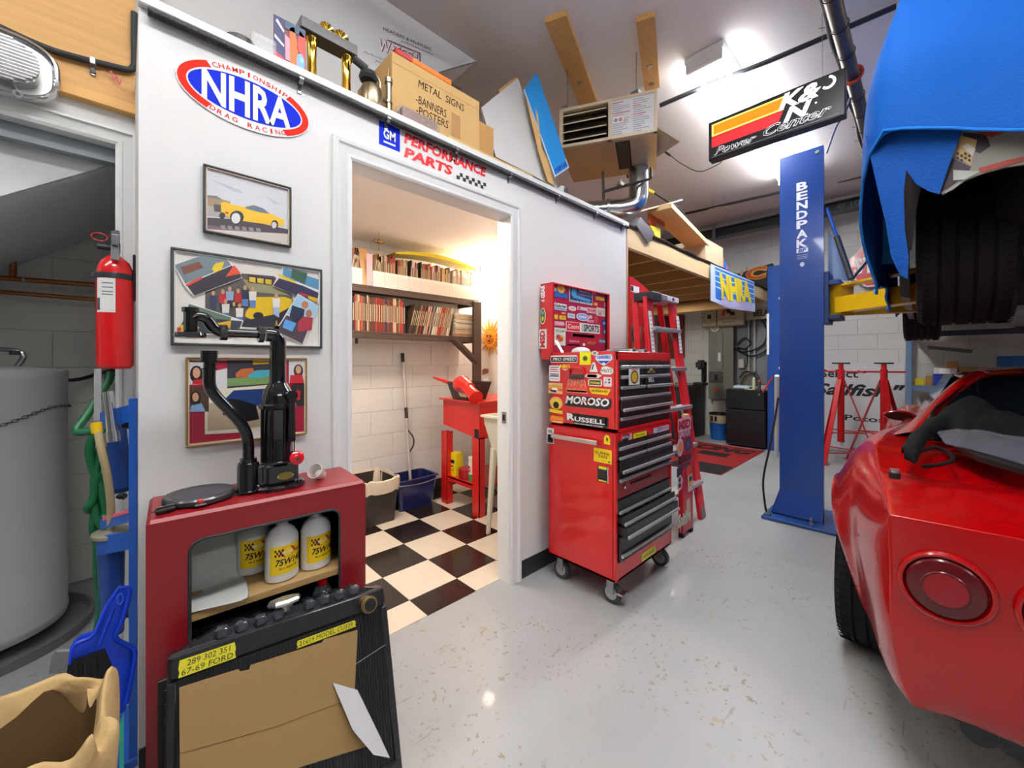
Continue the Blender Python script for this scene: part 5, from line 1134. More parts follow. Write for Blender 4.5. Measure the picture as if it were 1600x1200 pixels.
# magazines
random.seed(11)
MCOL = [('b8a284', 'cream'), ('a82c20', 'red'), ('b88840', 'ochre'), ('2c2422', 'dark brown'), ('70382c', 'rust'), ('c8bca8', 'white'), ('8c6c48', 'tan'), ('b87c70', 'pink'), ('2a2c40', 'navy'), ('4c382a', 'brown'), ('7c2822', 'dark red'), ('7c7450', 'olive')]
mprot = {}; CNT = {}; ORD = 'first second third fourth fifth sixth seventh eighth ninth tenth eleventh twelfth thirteenth fourteenth fifteenth sixteenth seventeenth eighteenth nineteenth twentieth twenty-first twenty-second twenty-third twenty-fourth twenty-fifth twenty-sixth twenty-seventh twenty-eighth twenty-ninth thirtieth'.split()
def magazine(th, h, dep, ci):
    k = (round(th, 3), round(h, 2), ci)
    if k in mprot: return mprot[k]
    c, nm = MCOL[ci]; b = B(); m = mat(c, .5, scale=90, var=.35, stretch=(1, 1, .25)); b.box((0, 0, 0), (th, dep, h), m)
    b.box((th*.25, -.0004, h*.3), (th*.75, 0, h*.8), mat('a89878' if ci not in (0, 5) else '6c4034', .5, scale=260, var=.95)); o = b.build('magazine', None, origin=(0, 0, 0)); me = o.data; bpy.data.objects.remove(o); mprot[k] = me; return me
def put_mag(x, z, th, h, ci, row, lean=0, dy=.03):
    o = bpy.data.objects.new('magazine', magazine(th, h, .21, ci)); C.objects.link(o); o.location = (x, SF+dy, z); o.rotation_euler = (0, lean, 0)
    k_ = (ci, row); CNT[k_] = CNT.get(k_, 0)+1; o['label'] = ('thin %s magazine, %s %s one from the left in the %s' % (MCOL[ci][1], ORD[CNT[k_]-1], MCOL[ci][1], row)); o['category'] = 'magazine'; o['group'] = MCOL[ci][1]+' magazines in the '+row
for k in [0]+list(range(2, 12)):
    x = bnd[k]+.007; lean = R(random.choice([0, 0, 0, 4, 6])) if k > 2 else R(9)
    while x < bnd[k+1]-.02:
        th = random.choice([.009, .012, .016]); x1 = x+th
        if x1 > bnd[k+1]-.004: break
        zmx = .275 if k > 0 else .29
        put_mag(x, ZS1+.006, th, random.choice([zmx-.03, zmx-.02, zmx-.01]), random.choice([0, 1, 2, 3, 4, 5, 6, 7, 9] if k < 9 else [5, 0, 7, 5]), 'upper row', lean if x1 < bnd[k+1]-.05 else 0, .02); x += th+.002
xm = at(636, 500, Y=SF).x; x = .30
while x < xm:
    th = random.choice([.009, .013, .018]); put_mag(x, ZS2+.001, th, random.choice([.27, .275, .285]), random.choice([0, 1, 2, 3, 4, 6, 8, 9, 10, 11, 1]), 'lower row'); x += th+.0015
x = xm+.03; xe = at(703, 500, Y=SF).x
while x < xe:
    th = random.choice([.010, .014, .02]); fr = (x-xm)/(xe-xm)
    put_mag(x, ZS2+.001, th, .265, random.choice([3, 0, 5, 1, 6, 5, 7] if fr > .2 else [3, 9, 6]), 'lower row', R(14), .03); x += th+.004
x0, x1 = at(714, 500, Y=SF).x, at(745, 500, Y=SF).x; z = ZS2+.001
for k in range(11):
    h = random.choice([.014, .018, .022]); ci = random.choice([0, 5, 5, 7, 0]); b = B(); dx = random.uniform(-.006, .006)
    b.box((x0+dx, SF+.02+random.uniform(0, .015), z), (x1-.012+dx, SF+.26, z+h), mat(MCOL[ci][0], .6, scale=90, var=.3, stretch=(.3, .3, 2)))
    b.build('magazine', None, MCOL[ci][1]+' magazine lying '+ORD[k]+' from the bottom in the flat pile', 'magazine', 'magazines piled flat at the right end'); z += h+.0008
    if z > ZS2+.24: break
# yellow curved board on top of the upper row
a, c = at(615, 392, Y=SF+.02), at(742, 410, Y=SF+.02); b = B(); rows = []
for k in range(17):
    f_ = k/16; x = a.x+(c.x-a.x)*f_; wv = .010+.022*math.sin(math.pi*f_)**.7; z = ZS1+.292+.035*math.sin(math.pi*f_)
    rows.append([(x, SF-.01, z), (x, SF+.2, z+.01), (x, SF+.2, z+.012+wv*.4), (x, SF-.01, z+wv)])
b.grid(rows, mat('d8c018', .35, scale=12, var=.15), True); b.build('yellow_board', None, 'long curved yellow board lying on top of the upper magazine row', 'board')
q = at(592, 377, Y=SF-.02); t = thing('eye_ornament', 'small gold wire eye ornament hanging in front of the upper row', 'ornament', tuple(q))
b = B(); b.tube([q+Vector((.045*math.cos(a_), 0, .014*math.sin(a_))) for a_ in [i*math.pi/10 for i in range(20)]], .003, BRASS, 5, close=True); b.sphere(q, .012, BRASS); b.build('eye', t); b = B(); b.cyl(q+Vector((0, 0, -.055)), q+Vector((0, 0, -.014)), .0022, BRASS, seg=5); b.sphere(q+Vector((0, 0, -.06)), .006, BRASS); b.cyl(q+Vector((0, 0, .012)), (q.x, q.y, 2.284), .0012, BRASS, seg=4); b.build('chain', t)
q = at(558, 522, Y=SF+.05); b = B(); b.box((q.x-.008, SF+.05, ZS2-.055-.045), (q.x+.008, SF+.07, ZS2-.0555), DGREY, .002); b.build('hook', None, 'small dark hook under the left part of the lower shelf', 'hook')
# sun ornament, lamp, socket on the right wall
XR = 2.768; q = at(768, 528, X=XR); t = thing('sun_ornament', 'orange sunburst wall ornament beside the shelf post', 'ornament', tuple(q)); SO = mat('e8960c', .35, .3, scale=20, var=.2)
b = B(); pts = []
for k in range(36):
    r_ = .085 if k % 2 else (.20 if k % 4 == 0 else .16); a_ = k*math.pi/18; pts.append(q+Vector((-.004-(.01 if k % 2 else 0), r_*math.cos(a_), r_*math.sin(a_))))
b.prism(pts, (-.01, 0, 0), SO); b.build('rays', t)
b = B(); b.sphere(q-Vector((.015, 0, 0)), .075, mat('d87c10', .35, .2, scale=25, var=.2), (.3, 1, 1)); b.build('face', t); b = B(); [b.sphere(q+Vector((-.038, dy, dz)), .011, mat('3c2010', .5)) for dy, dz in ((.025, .02), (-.025, .02), (0, -.03))]; b.build('features', t, kind='stuff')
q = at(771, 428, X=XR); t = thing('wall_lamp', 'bright white wall lamp glowing beside the upper shelf', 'lamp', tuple(q))
b = B(); b.box((XR-.012, q.y-.10, q.z-.03), (XR-.001, q.y+.10, q.z+.03), mat('e8e4dc', .4), .004); b.build('back_plate', t)
for dy in (-.06, .06):
    b = B(); b.sphere((XR-.07, q.y+dy, q.z), .042, mat('fff4e4', .4, emit=7, var=0)); b.build('bulb', t)
b = B(); b.box((XR-.10, q.y-.12, q.z-.075), (XR-.001, q.y+.12, q.z-.068), mat('d8d0c4', .5)); b.build('ledge', t)
q = at(760, 600, X=XR); t = thing('power_socket', 'white wall socket with black plug above the red washer', 'socket', tuple(q))
b = B(); b.box((XR-.006, q.y-.04, q.z-.06), (XR, q.y+.04, q.z+.06), PAPER, .002); b.build('plate', t); b = B(); b.box((XR-.035, q.y-.015, q.z-.045), (XR-.006, q.y+.02, q.z-.015), BLACK, .004); b.tube(smoothpath([(XR-.035, q.y+.01, q.z-.03), (XR-.06, q.y+.04, q.z-.05), (XR-.05, q.y+.03, q.z-.12), (XR-.03, q.y, q.z-.17)], 4), .005, BLACK, 6); b.build('plug', t)
q = at(759, 583, X=XR); b = B(); b.prism([q+Vector((-.003, y, z)) for y, z in ((.05, -.02), (-.045, .005), (-.05, .045), (.02, .05), (.05, .03))], (-.004, 0, 0), mat('8c5434', .6, scale=40, var=.4)); b.build('wooden_plaque', None, 'small brown plaque fixed above the wall socket', 'plaque')
# red parts washer
PX0, PX1, PY0, PY1, PZ = 2.03, 2.74, 2.47, 2.97, .92; RW = mat('d4201c', .35, coat=.3, scale=6, var=.05)
t = thing('parts_washer', 'bright red steel parts washer table with open lower shelf', 'table', ((PX0+PX1)/2, (PY0+PY1)/2, 0))
b = B(); b.prism([(PX0-.03, PY0-.03, PZ), (PX1+.02, PY0-.03, PZ), (PX1+.02, PY1+.03, PZ), (PX0-.03, PY1+.03, PZ)], (0, 0, .012), RW); b.build('lid', t)
b = B(); b.prism([(PX0, PY0, .63), (PX0, PY1, .70), (PX0, PY1, PZ-.001), (PX0, PY0, PZ-.001)], (PX1-PX0, 0, 0), RW)
b.build('tank', t)
b = B(); b.box((PX0-.003, PY0+.02, .79), (PX0, PY1-.02, .80), RW); b.build('seam', t)
for x, y in ((PX0, PY0), (PX1-.06, PY0), (PX0, PY1-.06), (PX1-.06, PY1-.06)):
    b = B(); b.box((x, y, 0), (x+.006, y+.09, .64), RW); b.box((x, y, 0), (x+.06, y+.006, .64), RW)
    if y > 2.6: b.box((x, y+.054, 0), (x+.06, y+.06, .64), RW)
    b.build('leg', t)
b = B(); b.box((PX0+.007, PY0+.01, .24), (PX1-.007, PY1-.01, .25), RW); b.box((PX0+.007, PY0+.01, .21), (PX0+.013, PY1-.01, .25), RW); b.build('lower_shelf', t)
b = B(); b.box((PX0-.002, PY0+.005, .64), (PX0-.0005, PY0+.06, .71), BLACK); b.build('corner_sticker', t, 'black corner label')
zt = PZ+.013
c = at(715, 625, Z=zt); t = thing('plastic_basin', 'black plastic basin standing on the red washer', 'basin', (c.x+.12, c.y-.05, zt)); cx_, cy_ = c.x+.13, c.y+.01
b = B(); t0 = [(cx_-.10, cy_-.10, zt+.001), (cx_+.10, cy_-.10, zt+.001), (cx_+.10, cy_+.10, zt+.001), (cx_-.10, cy_+.10, zt+.001)]; sc_ = lambda p, k, z: (cx_+(p[0]-cx_)*k, cy_+(p[1]-cy_)*k, z)
b.grid([t0, [sc_(p, 1.35, zt+.145) for p in t0], [sc_(p, 1.42, zt+.148) for p in t0], [sc_(p, 1.31, zt+.143) for p in t0], [sc_(p, .97, zt+.012) for p in t0]], mat('2c2424', .3), True); b.face(t0, mat('2c2424', .3)); b.face([sc_(p, .97, zt+.012) for p in t0], mat('2c2424', .3)); b.build('basin', t, sharp=50)
q = at(725, 621, X=cx_-.16); s = S((cx_-.118, cy_-.03, zt+.03), (0, -.09, 0), (-.025, 0, .06), (-1, 0, -.3)); s.lift = .003; s.base(wht_); s.rect(.1, .1, .9, .45, mat('e8b828', .5), 1); s.rect(.1, .5, .9, .9, mat('8c60a8', .5), 1); s.build('price_sticker', t)
t = thing('red_funnel', 'red plastic funnel with long spout resting in the black basin', 'funnel', (cx_, cy_, zt+.15)); RF = mat('e0241c', .3, coat=.3)
fa, fb, fc_, fd = at(678, 590, D=3.55), at(708, 600, D=3.45), at(724, 600, D=3.3), at(742, 620, D=3.15)
b = B(); b.tube([fa, fb], .012, RF, 14, rs=[.009, .018]); b.tube(smoothpath([fb, at(716, 602, D=3.4), fc_, at(733, 607, D=3.25)], 4), .04, RF, 18, rs=[.018+(.07-.018)*min(1, i/6) if i < 9 else .055 for i in range(13)]); b.tube([at(730, 606, D=3.25), at(739, 616, D=3.2), at(744, 622, D=3.15)], .05, RF, 18, rs=[.045, .05, .06]); b.build('funnel', t)
# shelf contents below
zb_ = .2505
def X_(u, v, z=zb_): return at(u, v, Z=z)
q = at(694, 722, Z=zb_+.02); q = Vector((2.12, 2.94, 0)); t = thing('yellow_carton', 'bright yellow carton on the washer shelf', 'carton', (q.x, q.y, zb_)); b = B(); b.box((2.07, 2.84, zb_), (2.15, 2.945, zb_+.20), mat('e8d418', .5), .002); b.build('carton', t)
s = S((2.07, 2.94, zb_), (0, -.095, 0), (0, 0, .2), (-1, 0, 0)); s.rect(.15, .55, .85, .7, blk_, 1); s.rect(.15, .4, .7, .45, blk_, 1); s.rect(.15, .2, .8, .3, mat('c8a010', .5), 1); s.build('print', t)
b = B(); b.lathe([(.075, 0), (.078, .002), (.078, .065), (.079, .066), (.079, .078), (.07, .082)], (2.135, 2.755, zb_), mat('a8181c', .35), seg=28); b.build('round_tin', None, 'flat round dark red tin in the middle of the washer shelf', 'tin')
for k, (x, y) in enumerate(((2.10, 2.645), (2.155, 2.60))):
    t = thing('cleaner_can', ['tall green and white cleaner can beside the red tin', 'tall green and yellow cleaner can by the front leg'][k], 'can', (x, y, zb_), 'cleaner cans on the washer shelf')
    b = B(); b.lathe([(.033, 0), (.034, .001), (.034, .06), (.034, .061), (.034, .16), (.034, .161), (.034, .20), (.031, .203)], (x, y, zb_), [mat('3c8c3c', .4)]*3+[mat('e8e4dc', .4)]*2+[mat(['e0d8c0', 'e8d028'][k], .4)]*2, seg=24); b.build('can', t)
    s = S((x-.035, y+.018, zb_+.07), (0, -.036, 0), (0, 0, .07), (-1, 0, 0)); s.ell(.5, .5, .5, .4, mat('c82828', .4), 0); s.text('COMET'[k:] if 0 else 'CLEAN', .1, .35, .9, .62, wht_, 1); s.build('can_print', t)
# laundry sink
t = thing('laundry_sink', 'cream plastic laundry sink half hidden by the right door jamb', 'sink', (2.14, 2.01, 0)); CRM = mat('dcd6c4', .35)
b = B(); o_ = [(1.86, 1.77), (2.42, 1.77), (2.42, 2.25), (1.86, 2.25)]; m_ = (2.14, 2.01)
def ringz(k, z): return [(m_[0]+(x-m_[0])*k, m_[1]+(y-m_[1])*k, z) for x, y in o_]
b.grid([ringz(.66, .48), ringz(.92, .80), ringz(.93, .845), ringz(1, .85), ringz(1, .865), ringz(.9, .865), ringz(.6, .52)], CRM, True); b.face(ringz(.66, .48), CRM); b.face(ringz(.6, .52), CRM); b.build('basin', t)
for dx in (-.24, .24):
    for dy in (-.2, .2): b = B(); b.tube([(2.14+dx*.86, 2.01+dy*.86, .62), (2.14+dx, 2.01+dy, 0)], .022, CRM, 8, rs=[.028, .016]); b.build('leg', t)
# waste bin and mop bucket
BX, BY = 1.42, 3.07
t = thing('waste_bin', 'dark brown waste bin with cream bag liner against the block wall', 'waste bin', (BX, BY, 0))
def rz(k, z, cx, cy, hx_, hy_): return [(cx+sx*hx_*k, cy+sy*hy_*k, z) for sx, sy in ((-1, -.85), (-.85, -1), (.85, -1), (1, -.85), (1, .85), (.85, 1), (-.85, 1), (-1, .85))]
b = B(); b.grid([rz(.8, 0, BX, BY, .15, .20), rz(.98, .33, BX, BY, .15, .20), rz(.9, .33, BX, BY, .15, .20), rz(.75, .02, BX, BY, .15, .20)], mat('38302e', .4), True); b.face(rz(.8, 0, BX, BY, .15, .2), mat('38302e', .4)); b.build('bin', t)
b = B(); rows = []
for k_, z_ in ((1.03, .25), (1.06, .30), (1.05, .345), (.98, .35), (.92, .32), (.85, .2)):
    rows.append([(BX+.15*k_*math.copysign(abs(math.cos(a_))**.4, math.cos(a_))*(1+.03*math.sin(a_*17)), BY+.2*k_*math.copysign(abs(math.sin(a_))**.4, math.sin(a_)), z_+.008*math.sin(a_*9)) for a_ in [i*math.pi/24 for i in range(48)]])
b.grid(rows, mat('d8c8b0', .4, bump=.3), True); b.build('bag_liner', t, 'cream plastic bag liner')
UX, UY = 1.80, 3.13; UB = mat('1c2458', .25, coat=.3)
t = thing('mop_bucket', 'rectangular dark blue mop bucket next to the waste bin', 'bucket', (UX, UY, 0))
b = B(); b.grid([rz(.82, 0, UX, UY, .19, .135), rz(1, .25, UX, UY, .19, .135), rz(1.06, .25, UX, UY, .19, .135), rz(1.06, .262, UX, UY, .19, .135), rz(.96, .262, UX, UY, .19, .135), rz(.78, .01, UX, UY, .19, .135)], UB, True); b.face(rz(.82, .0, UX, UY, .19, .135), UB); b.build('bucket', t)
b = B(); b.tube(smoothpath([(UX-.2, UY, .25), (UX-.21, UY-.13, .235), (UX, UY-.16, .22), (UX+.2, UY-.14, .24), (UX+.2, UY, .25)], 5), .004, mat('a8a8b0', .3, .8), 6); b.build('bail_handle', t)
m0, m1 = at(641, 748, Y=3.12), at(629, 552, Y=3.33); m0 = m0+(m0-m1)*.06
t = thing('mop', 'mop with long pale metal handle leaning on the white block wall', 'mop', (m0.x, m0.y, .02))
b = B(); b.cyl(Vector((m0.x, m0.y, .06)), m0, .014, mat('cfc8c0', .4)); b.cyl(m0, m1, .0125, mat('c8c2bc', .35, .4), seg=12); b.build('handle', t)
b = B(); b.cyl(m0.lerp(m1, .93), m1, .015, mat('2c2828', .5), seg=12); b.build('grip', t, 'dark grip'); b = B(); b.cyl(m0.lerp(m1, .50), m0.lerp(m1, .58), .0155, mat('2c2828', .5), seg=12); b.build('collar', t)
p_ = m0.lerp(m1, .33); b = B(); b.tube(smoothpath([m0.lerp(m1, .42), p_+Vector((.035, -.03, .03)), p_+Vector((.035, -.03, -.04)), m0.lerp(m1, .24)], 4), .007, mat('2c2828', .4), 8); b.build('wringer_lever', t)
b = B(); b.sphere((m0.x, m0.y, .09), .06, mat('a8a098', .8, bump=.8, scale=60), (1.2, .8, 1)); b.build('mop_head', t)
# ============================================================ ROLLING TOOL CHEST AND LADDER
TX0, TX1, TY0, TY1 = 1.77, 2.41, 1.08, 1.52; TR = mat('d0141a', .25, coat=.6, scale=4, var=.04); TBK = mat('1c1d20', .35, coat=.2, scale=10, var=.1); HDL = mat('aeb0b3', .35, .6)
UX0, UX1 = TX0+.02, TX1-.015; ZM = .885; ZT1 = 1.303
cg = crop(950, 540, 120/1029); side = crop(850, 540, 120/1029); lidc = crop(840, 430, .1); lc = crop(860, 640, .13125); l7 = crop(820, 640, 310/1200)
t = thing('rolling_tool_cabinet', 'lower red rolling tool cabinet with black drawers beside the doorway', 'tool cabinet', ((TX0+TX1)/2, (TY0+TY1)/2, 0))
b = B(); b.box((TX0, TY0+.012, .135), (TX0+.006, TY1, ZM), TR, .002); b.box((TX1-.006, TY0+.012, .135), (TX1, TY1, ZM), TR); b.box((TX0, TY1-.006, .135), (TX1, TY1, ZM), TR); b.box((TX0, TY0, ZM-.006), (TX1, TY1, ZM), TR, .002); b.box((TX0, TY0, .135), (TX1, TY1, .15), TR, .002)
b.box((TX0, TY0, .135), (TX0+.022, TY0+.02, ZM), TR, .003); b.box((TX1-.022, TY0, .135), (TX1, TY0+.02, ZM), TR, .003); b.box((TX0+.02, TY0, .135), (TX1-.02, TY0+.015, .228), TR, .002); b.box((TX0+.02, TY0, .845), (TX1-.02, TY0+.015, ZM), TR, .002)
b.box((TX0+.02, TY0+.003, .15), (TX1-.02, TY0+.0035, .16), TR); b.box((TX0+.01, TY0+.05, .16), (TX1-.01, TY1-.02, .845), mat('0f0f10', .8)); b.build('body', t)
def drawer(par, x0, x1, z0, z1, y, pull=0, hz=None, mm=None, handle=True):
    mm = mm or TBK; b = B(); b.box((x0, y-pull, z0), (x1, y-pull+.012, z1), mm, .002)
    if pull: b.box((x0+.006, y-pull+.012, z0+.004), (x0+.010, y+.04, z1-.006), TBK); b.box((x1-.010, y-pull+.012, z0+.004), (x1-.006, y+.04, z1-.006), TBK); b.box((x0+.006, y-pull+.012, z0+.004), (x1-.006, y+.04, z0+.008), TBK)
    o = b.build('drawer', par)
    if handle:
        hz = hz if hz is not None else z0+.006
        b = B(); b.box((x0+.003, y-pull-.014, hz-.008), (x1-.003, y-pull-.001, hz+.009), HDL, .003); b.build('handle', o)
    return o
xa, xb = TX0+.024, TX1-.024; xm_ = at(*lc(1130, 420), Y=TY0).x
for z0, z1 in ((.800, .843), (.750, .797)):
    drawer(t, xa, xm_-.006, z0, z1, TY0); drawer(t, xm_+.006, xb, z0, z1, TY0)
d3 = drawer(t, xa, xb, .685, .745, TY0, .02); drawer(t, xa, xb, .637, .682, TY0)
o = drawer(t, xa, xb, .547, .632, TY0+.006, mm=mat('8c1820', .25, coat=.5), handle=False)
b = B(); b.sphere((1.86, TY0+.0, .60), .010, CHROME); b.bar((1.93, TY0+.003, .605), (2.15, TY0+.003, .605), .012, .004, BLACK); b.build('lock_knob', o)
drawer(t, xa, xb, .475, .540, TY0); d6 = drawer(t, xa, xb, .425, .468, TY0, .03); drawer(t, xa, xb, .366, .419, TY0, .05); drawer(t, xa, xb, .232, .358, TY0, .012, hz=.265)
for dd, zz, pl_ in ((d3, .715, .02), (d6, .445, .03)):
    b = B()
    for k in range(12): x = xa+.03+k*.045; b.bar((x, TY0-pl_+.02, zz+.01), (x+random.uniform(-.01, .03), TY0+.03, zz+.014), .010, .008, random.choice([STEEL, CHROME, BLACK, mat('a08060', .5)]), bev=.002)
    b.build('tools_inside', dd, kind='stuff')
for k, (x, y, sw) in enumerate(((TX0+.05, TY0+.05, True), (TX1-.05, TY0+.05, False), (TX0+.05, TY1-.06, False), (TX1-.05, TY1-.06, False))):
    b = B(); b.cyl((x-.014, y+.0, .055), (x+.014, y+.0, .055), .052, mat('3c3e40', .6), seg=24); b.cyl((x-.0155, y, .055), (x+.0155, y, .055), .034, mat('b0b2b4', .4, .5), seg=20); w_ = b.build('caster', t)
    b = B(); b.box((x-.022, y-.02, .055), (x-.017, y+.02, .128), STEEL); b.box((x+.017, y-.02, .055), (x+.022, y+.02, .128), STEEL); b.box((x-.03, y-.03, .126), (x+.03, y+.03, .1345), STEEL)
    if sw: b.box((x-.028, y-.075, .065), (x+.028, y-.04, .075), STEEL, .003)
    b.build('fork', w_)
# side bar handle
a, c = at(*lc(45, 305), X=TX0), at(*lc(590, 390), X=TX0); zz = (a.z+c.z)/2
b = B(); b.bar((TX0-.028, a.y, zz), (TX0-.028, c.y, zz), .006, .024, mat('c8c0bc', .2, .8), up=(0, 0, 1), bev=.002); b.box((TX0-.028, a.y-.01, zz-.012), (TX0-.001, a.y+.0, zz+.012), CHROME, .002); b.box((TX0-.028, c.y, zz-.012), (TX0-.001, c.y+.01, zz+.012), CHROME, .002); b.build('side_handle', t)
def stick(par, s, base, items, name='sticker', r=.04):
    s.base(mat(base, .35, var=.02), r) if base else None
    for it in items:
        k = it[0]
        if k == 't': s.text(it[1], it[2], it[3], it[4], it[5], mat(it[6], .4, var=.01), it[9] if len(it) > 9 else 2, it[7] if len(it) > 7 else 0, it[8] if len(it) > 8 else .02)
        elif k == 'r': s.rect(it[1], it[2], it[3], it[4], mat(it[5], .4, var=.02), 1)
        elif k == 'e': s.ell(it[1], it[2], it[3], it[4], mat(it[5], .4, var=.02), it[6] if len(it) > 6 else 1)
        elif k == 'p': s.poly(it[1], mat(it[2], .4, var=.02), it[3] if len(it) > 3 else 1)
    return s.build(name, par)
def sx(fn, a, b_, X): return SX(fn(*a), fn(*b_), X)
stick(t, sx(lc, (-40, 215), (40, 410), TX0), 'e8e8e8', [('r', .1, .05, .9, .6, '202020'), ('r', .2, .25, .8, .4, 'e0e0e0'), ('r', .2, .7, .8, .9, '8c8c90')])
stick(t, sx(lc, (640, 295), (712, 420), TX0), None, [('p', [(0, 0), (1, 0), (1, .6), (.85, .88), (.5, 1), (.15, .88), (0, .6)], 'f0d810'), ('p', [(.3, .85), (.45, .55), (.3, .45), (.5, .4), (.75, .2), (.6, .5), (.75, .6), (.5, .7)], '181818', 2)])
stick(t, sx(lc, (518, 450), (730, 655), TX0), 'f4d418', [('t', 'SUPER', .08, .58, .92, .78, '8c5c10'), ('t', 'FAN', .28, .34, .75, .54, '8c5c10'), ('r', .1, .1, .3, .14, '8c6c20'), ('r', .42, .1, .65, .14, '8c6c20'), ('e', .86, .14, .06, .06, '605020')])
stick(t, sx(lc, (562, 660), (690, 880), TX0), '25282a', [('r', .1, .80, .85, .98, 'e8d820'), ('r', .1, .04, .85, .12, 'e8d820'), ('r', .94, 0, 1, 1, 'd0d0d0')])
ys_ = TY0-.0005
stick(t, SY(lc(850, 308), lc(970, 352), ys_), 'd8a0b0', [('p', [(0, 0), (.6, 0), (.75, 1), (.05, 1)], '202024'), ('t', 'MOTOR', .08, .4, .6, .8, 'e8e8e8')])
stick(t, SY(lc(985, 288), lc(1145, 306), ys_), 'e8e020', [('t', 'Racing', .15, .25, .85, .75, '606010', .2)])
stick(t, SY(lc(1165, 258), lc(1215, 292), ys_), 'b02838', [])
stick(t, SY(lc(1225, 222), lc(1410, 238), ys_), 'c8c8e0', [('t', 'ZEX', .2, .3, .5, .9, '30408c'), ('t', 'NITROUS', .52, .3, .97, .85, 'c85068')])
stick(t, SY(l7(706, 876), l7(790, 862), ys_), 'e0e020', [('t', 'SERVICE', .1, .3, .9, .7, '606010')])
# upper chest
t2 = thing('tool_chest', 'upper red tool chest with raised sticker-covered lid on the rolling cabinet', 'tool chest', ((UX0+UX1)/2, (TY0+TY1)/2, ZM+.001))
Z0 = ZM+.002
b = B(); b.box((UX0, TY0+.012, Z0), (UX0+.006, TY1, ZT1), TR, .002); b.box((UX1-.006, TY0+.012, Z0), (UX1, TY1, ZT1), TR); b.box((UX0, TY1-.006, Z0), (UX1, TY1, ZT1), TR); b.box((UX0, TY0, Z0), (UX1, TY1, Z0+.02), TR, .002); b.box((UX0, TY0, 1.256), (UX1, TY0+.012, ZT1), TR, .002); b.box((UX0, TY0, Z0), (UX0+.016, TY0+.02, ZT1), TR, .002); b.box((UX1-.016, TY0, Z0), (UX1, TY0+.02, ZT1), TR, .002); b.box((UX0+.006, TY0+.05, Z0+.02), (UX1-.006, TY1-.01, 1.26), mat('0f0f10', .8)); b.build('body', t2)
xa, xb = UX0+.018, UX1-.018
def Xg(c_): return at(*cg(c_, 300), Y=TY0).x
cols = [xa, Xg(270), Xg(485), Xg(695), xb]
for k in range(4): drawer(t2, cols[k]+.001, cols[k+1]-.001, 1.216, 1.252, TY0)
for k, (i0, i1) in enumerate(((0, 2), (2, 4))): drawer(t2, cols[i0]+.001, cols[i1]-.001, 1.163, 1.212, TY0); drawer(t2, cols[i0]+.001, cols[i1]-.001, 1.108, 1.159, TY0, .012*k)
drawer(t2, xa, xb, 1.054, 1.102, TY0); drawer(t2, xa, xb, .996, 1.049, TY0, .015); drawer(t2, xa, xb, .912, .990, TY0, hz=.955)
stick(t2, SY(cg(278, 310), cg(422, 520), TY0-.016), 'd8d8d8', [('e', .5, .48, .36, .42, '50402c'), ('e', .5, .48, .26, .32, 'd0a820', 2), ('r', .2, .92, .8, .97, 'c85050')])
stick(t2, SY(cg(525, 292), cg(625, 360), TY0-.015), None, [('p', [(.1, .1), (.9, .1), (.8, .5), (.65, .95), (.35, .95), (.2, .5)], 'b09858'), ('r', 0, 0, 1, .35, 'c8b070')])
stick(t2, SY(cg(540, 430), cg(615, 480), TY0-.028), None, [('t', 'BELL', 0, 0, 1, 1, 'f0f0f0')])
X_s = UX0
L = lambda a, b_: sx(side, a, b_, X_s)
stick(t2, L((90, 135), (448, 228)), 'f0ece8', [('r', .02, .1, .98, .8, '202024'), ('t', 'PRO SPEED', .08, .25, .95, .7, 'f0f0f0', .3)])
stick(t2, L((480, 85), (628, 258)), 'f4ec10', [('e', .5, .5, .22, .2, '507820'), ('p', [(.35, .4), (.5, .65), (.68, .45), (.5, .35)], '203810', 2)], r=.0)
stick(t2, L((628, 70), (735, 138)), None, [('p', [(.1, .3), (.5, 0), (.9, .3), (1, .6), (.6, 1), (.3, .95), (0, .6)], 'd8d0d0'), ('e', .5, .55, .2, .25, '806868', 2)])
stick(t2, L((690, 120), (920, 275)), None, [('p', [(0, .6), (.05, .95), (.95, 1), (1, .6), (.8, .3), (.5, 0), (.2, .3)], 'f0f0f4'), ('p', [(.06, .62), (.1, .9), (.9, .93), (.94, .6)], '90b0e8', 2), ('p', [(.12, .45), (.88, .45), (.5, .06)], '2440b0', 2), ('t', 'JACK', .2, .62, .8, .86, '2440b0', .2, .03, 3), ('e', .5, .2, .1, .1, 'f0f0f4', 3)])
stick(t2, L((70, 265), (215, 480)), 'f0ecec', [('r', .1, .85, .9, .92, '80808c'), ('r', .1, .72, .8, .78, 'c85058'), ('r', .1, .6, .9, .65, 'c85058'), ('r', .1, .42, .9, .48, '50505c'), ('r', .1, .28, .9, .38, '50505c'), ('r', .1, .12, .9, .16, '90909c')], r=.1)
stick(t2, L((218, 255), (352, 340)), None, [('t', 'NEO', 0, .45, 1, 1, 'f4d820', 0, .05), ('p', [(.1, .35), (.9, .35), (.5, 0)], 'e8b0a0', 2)])
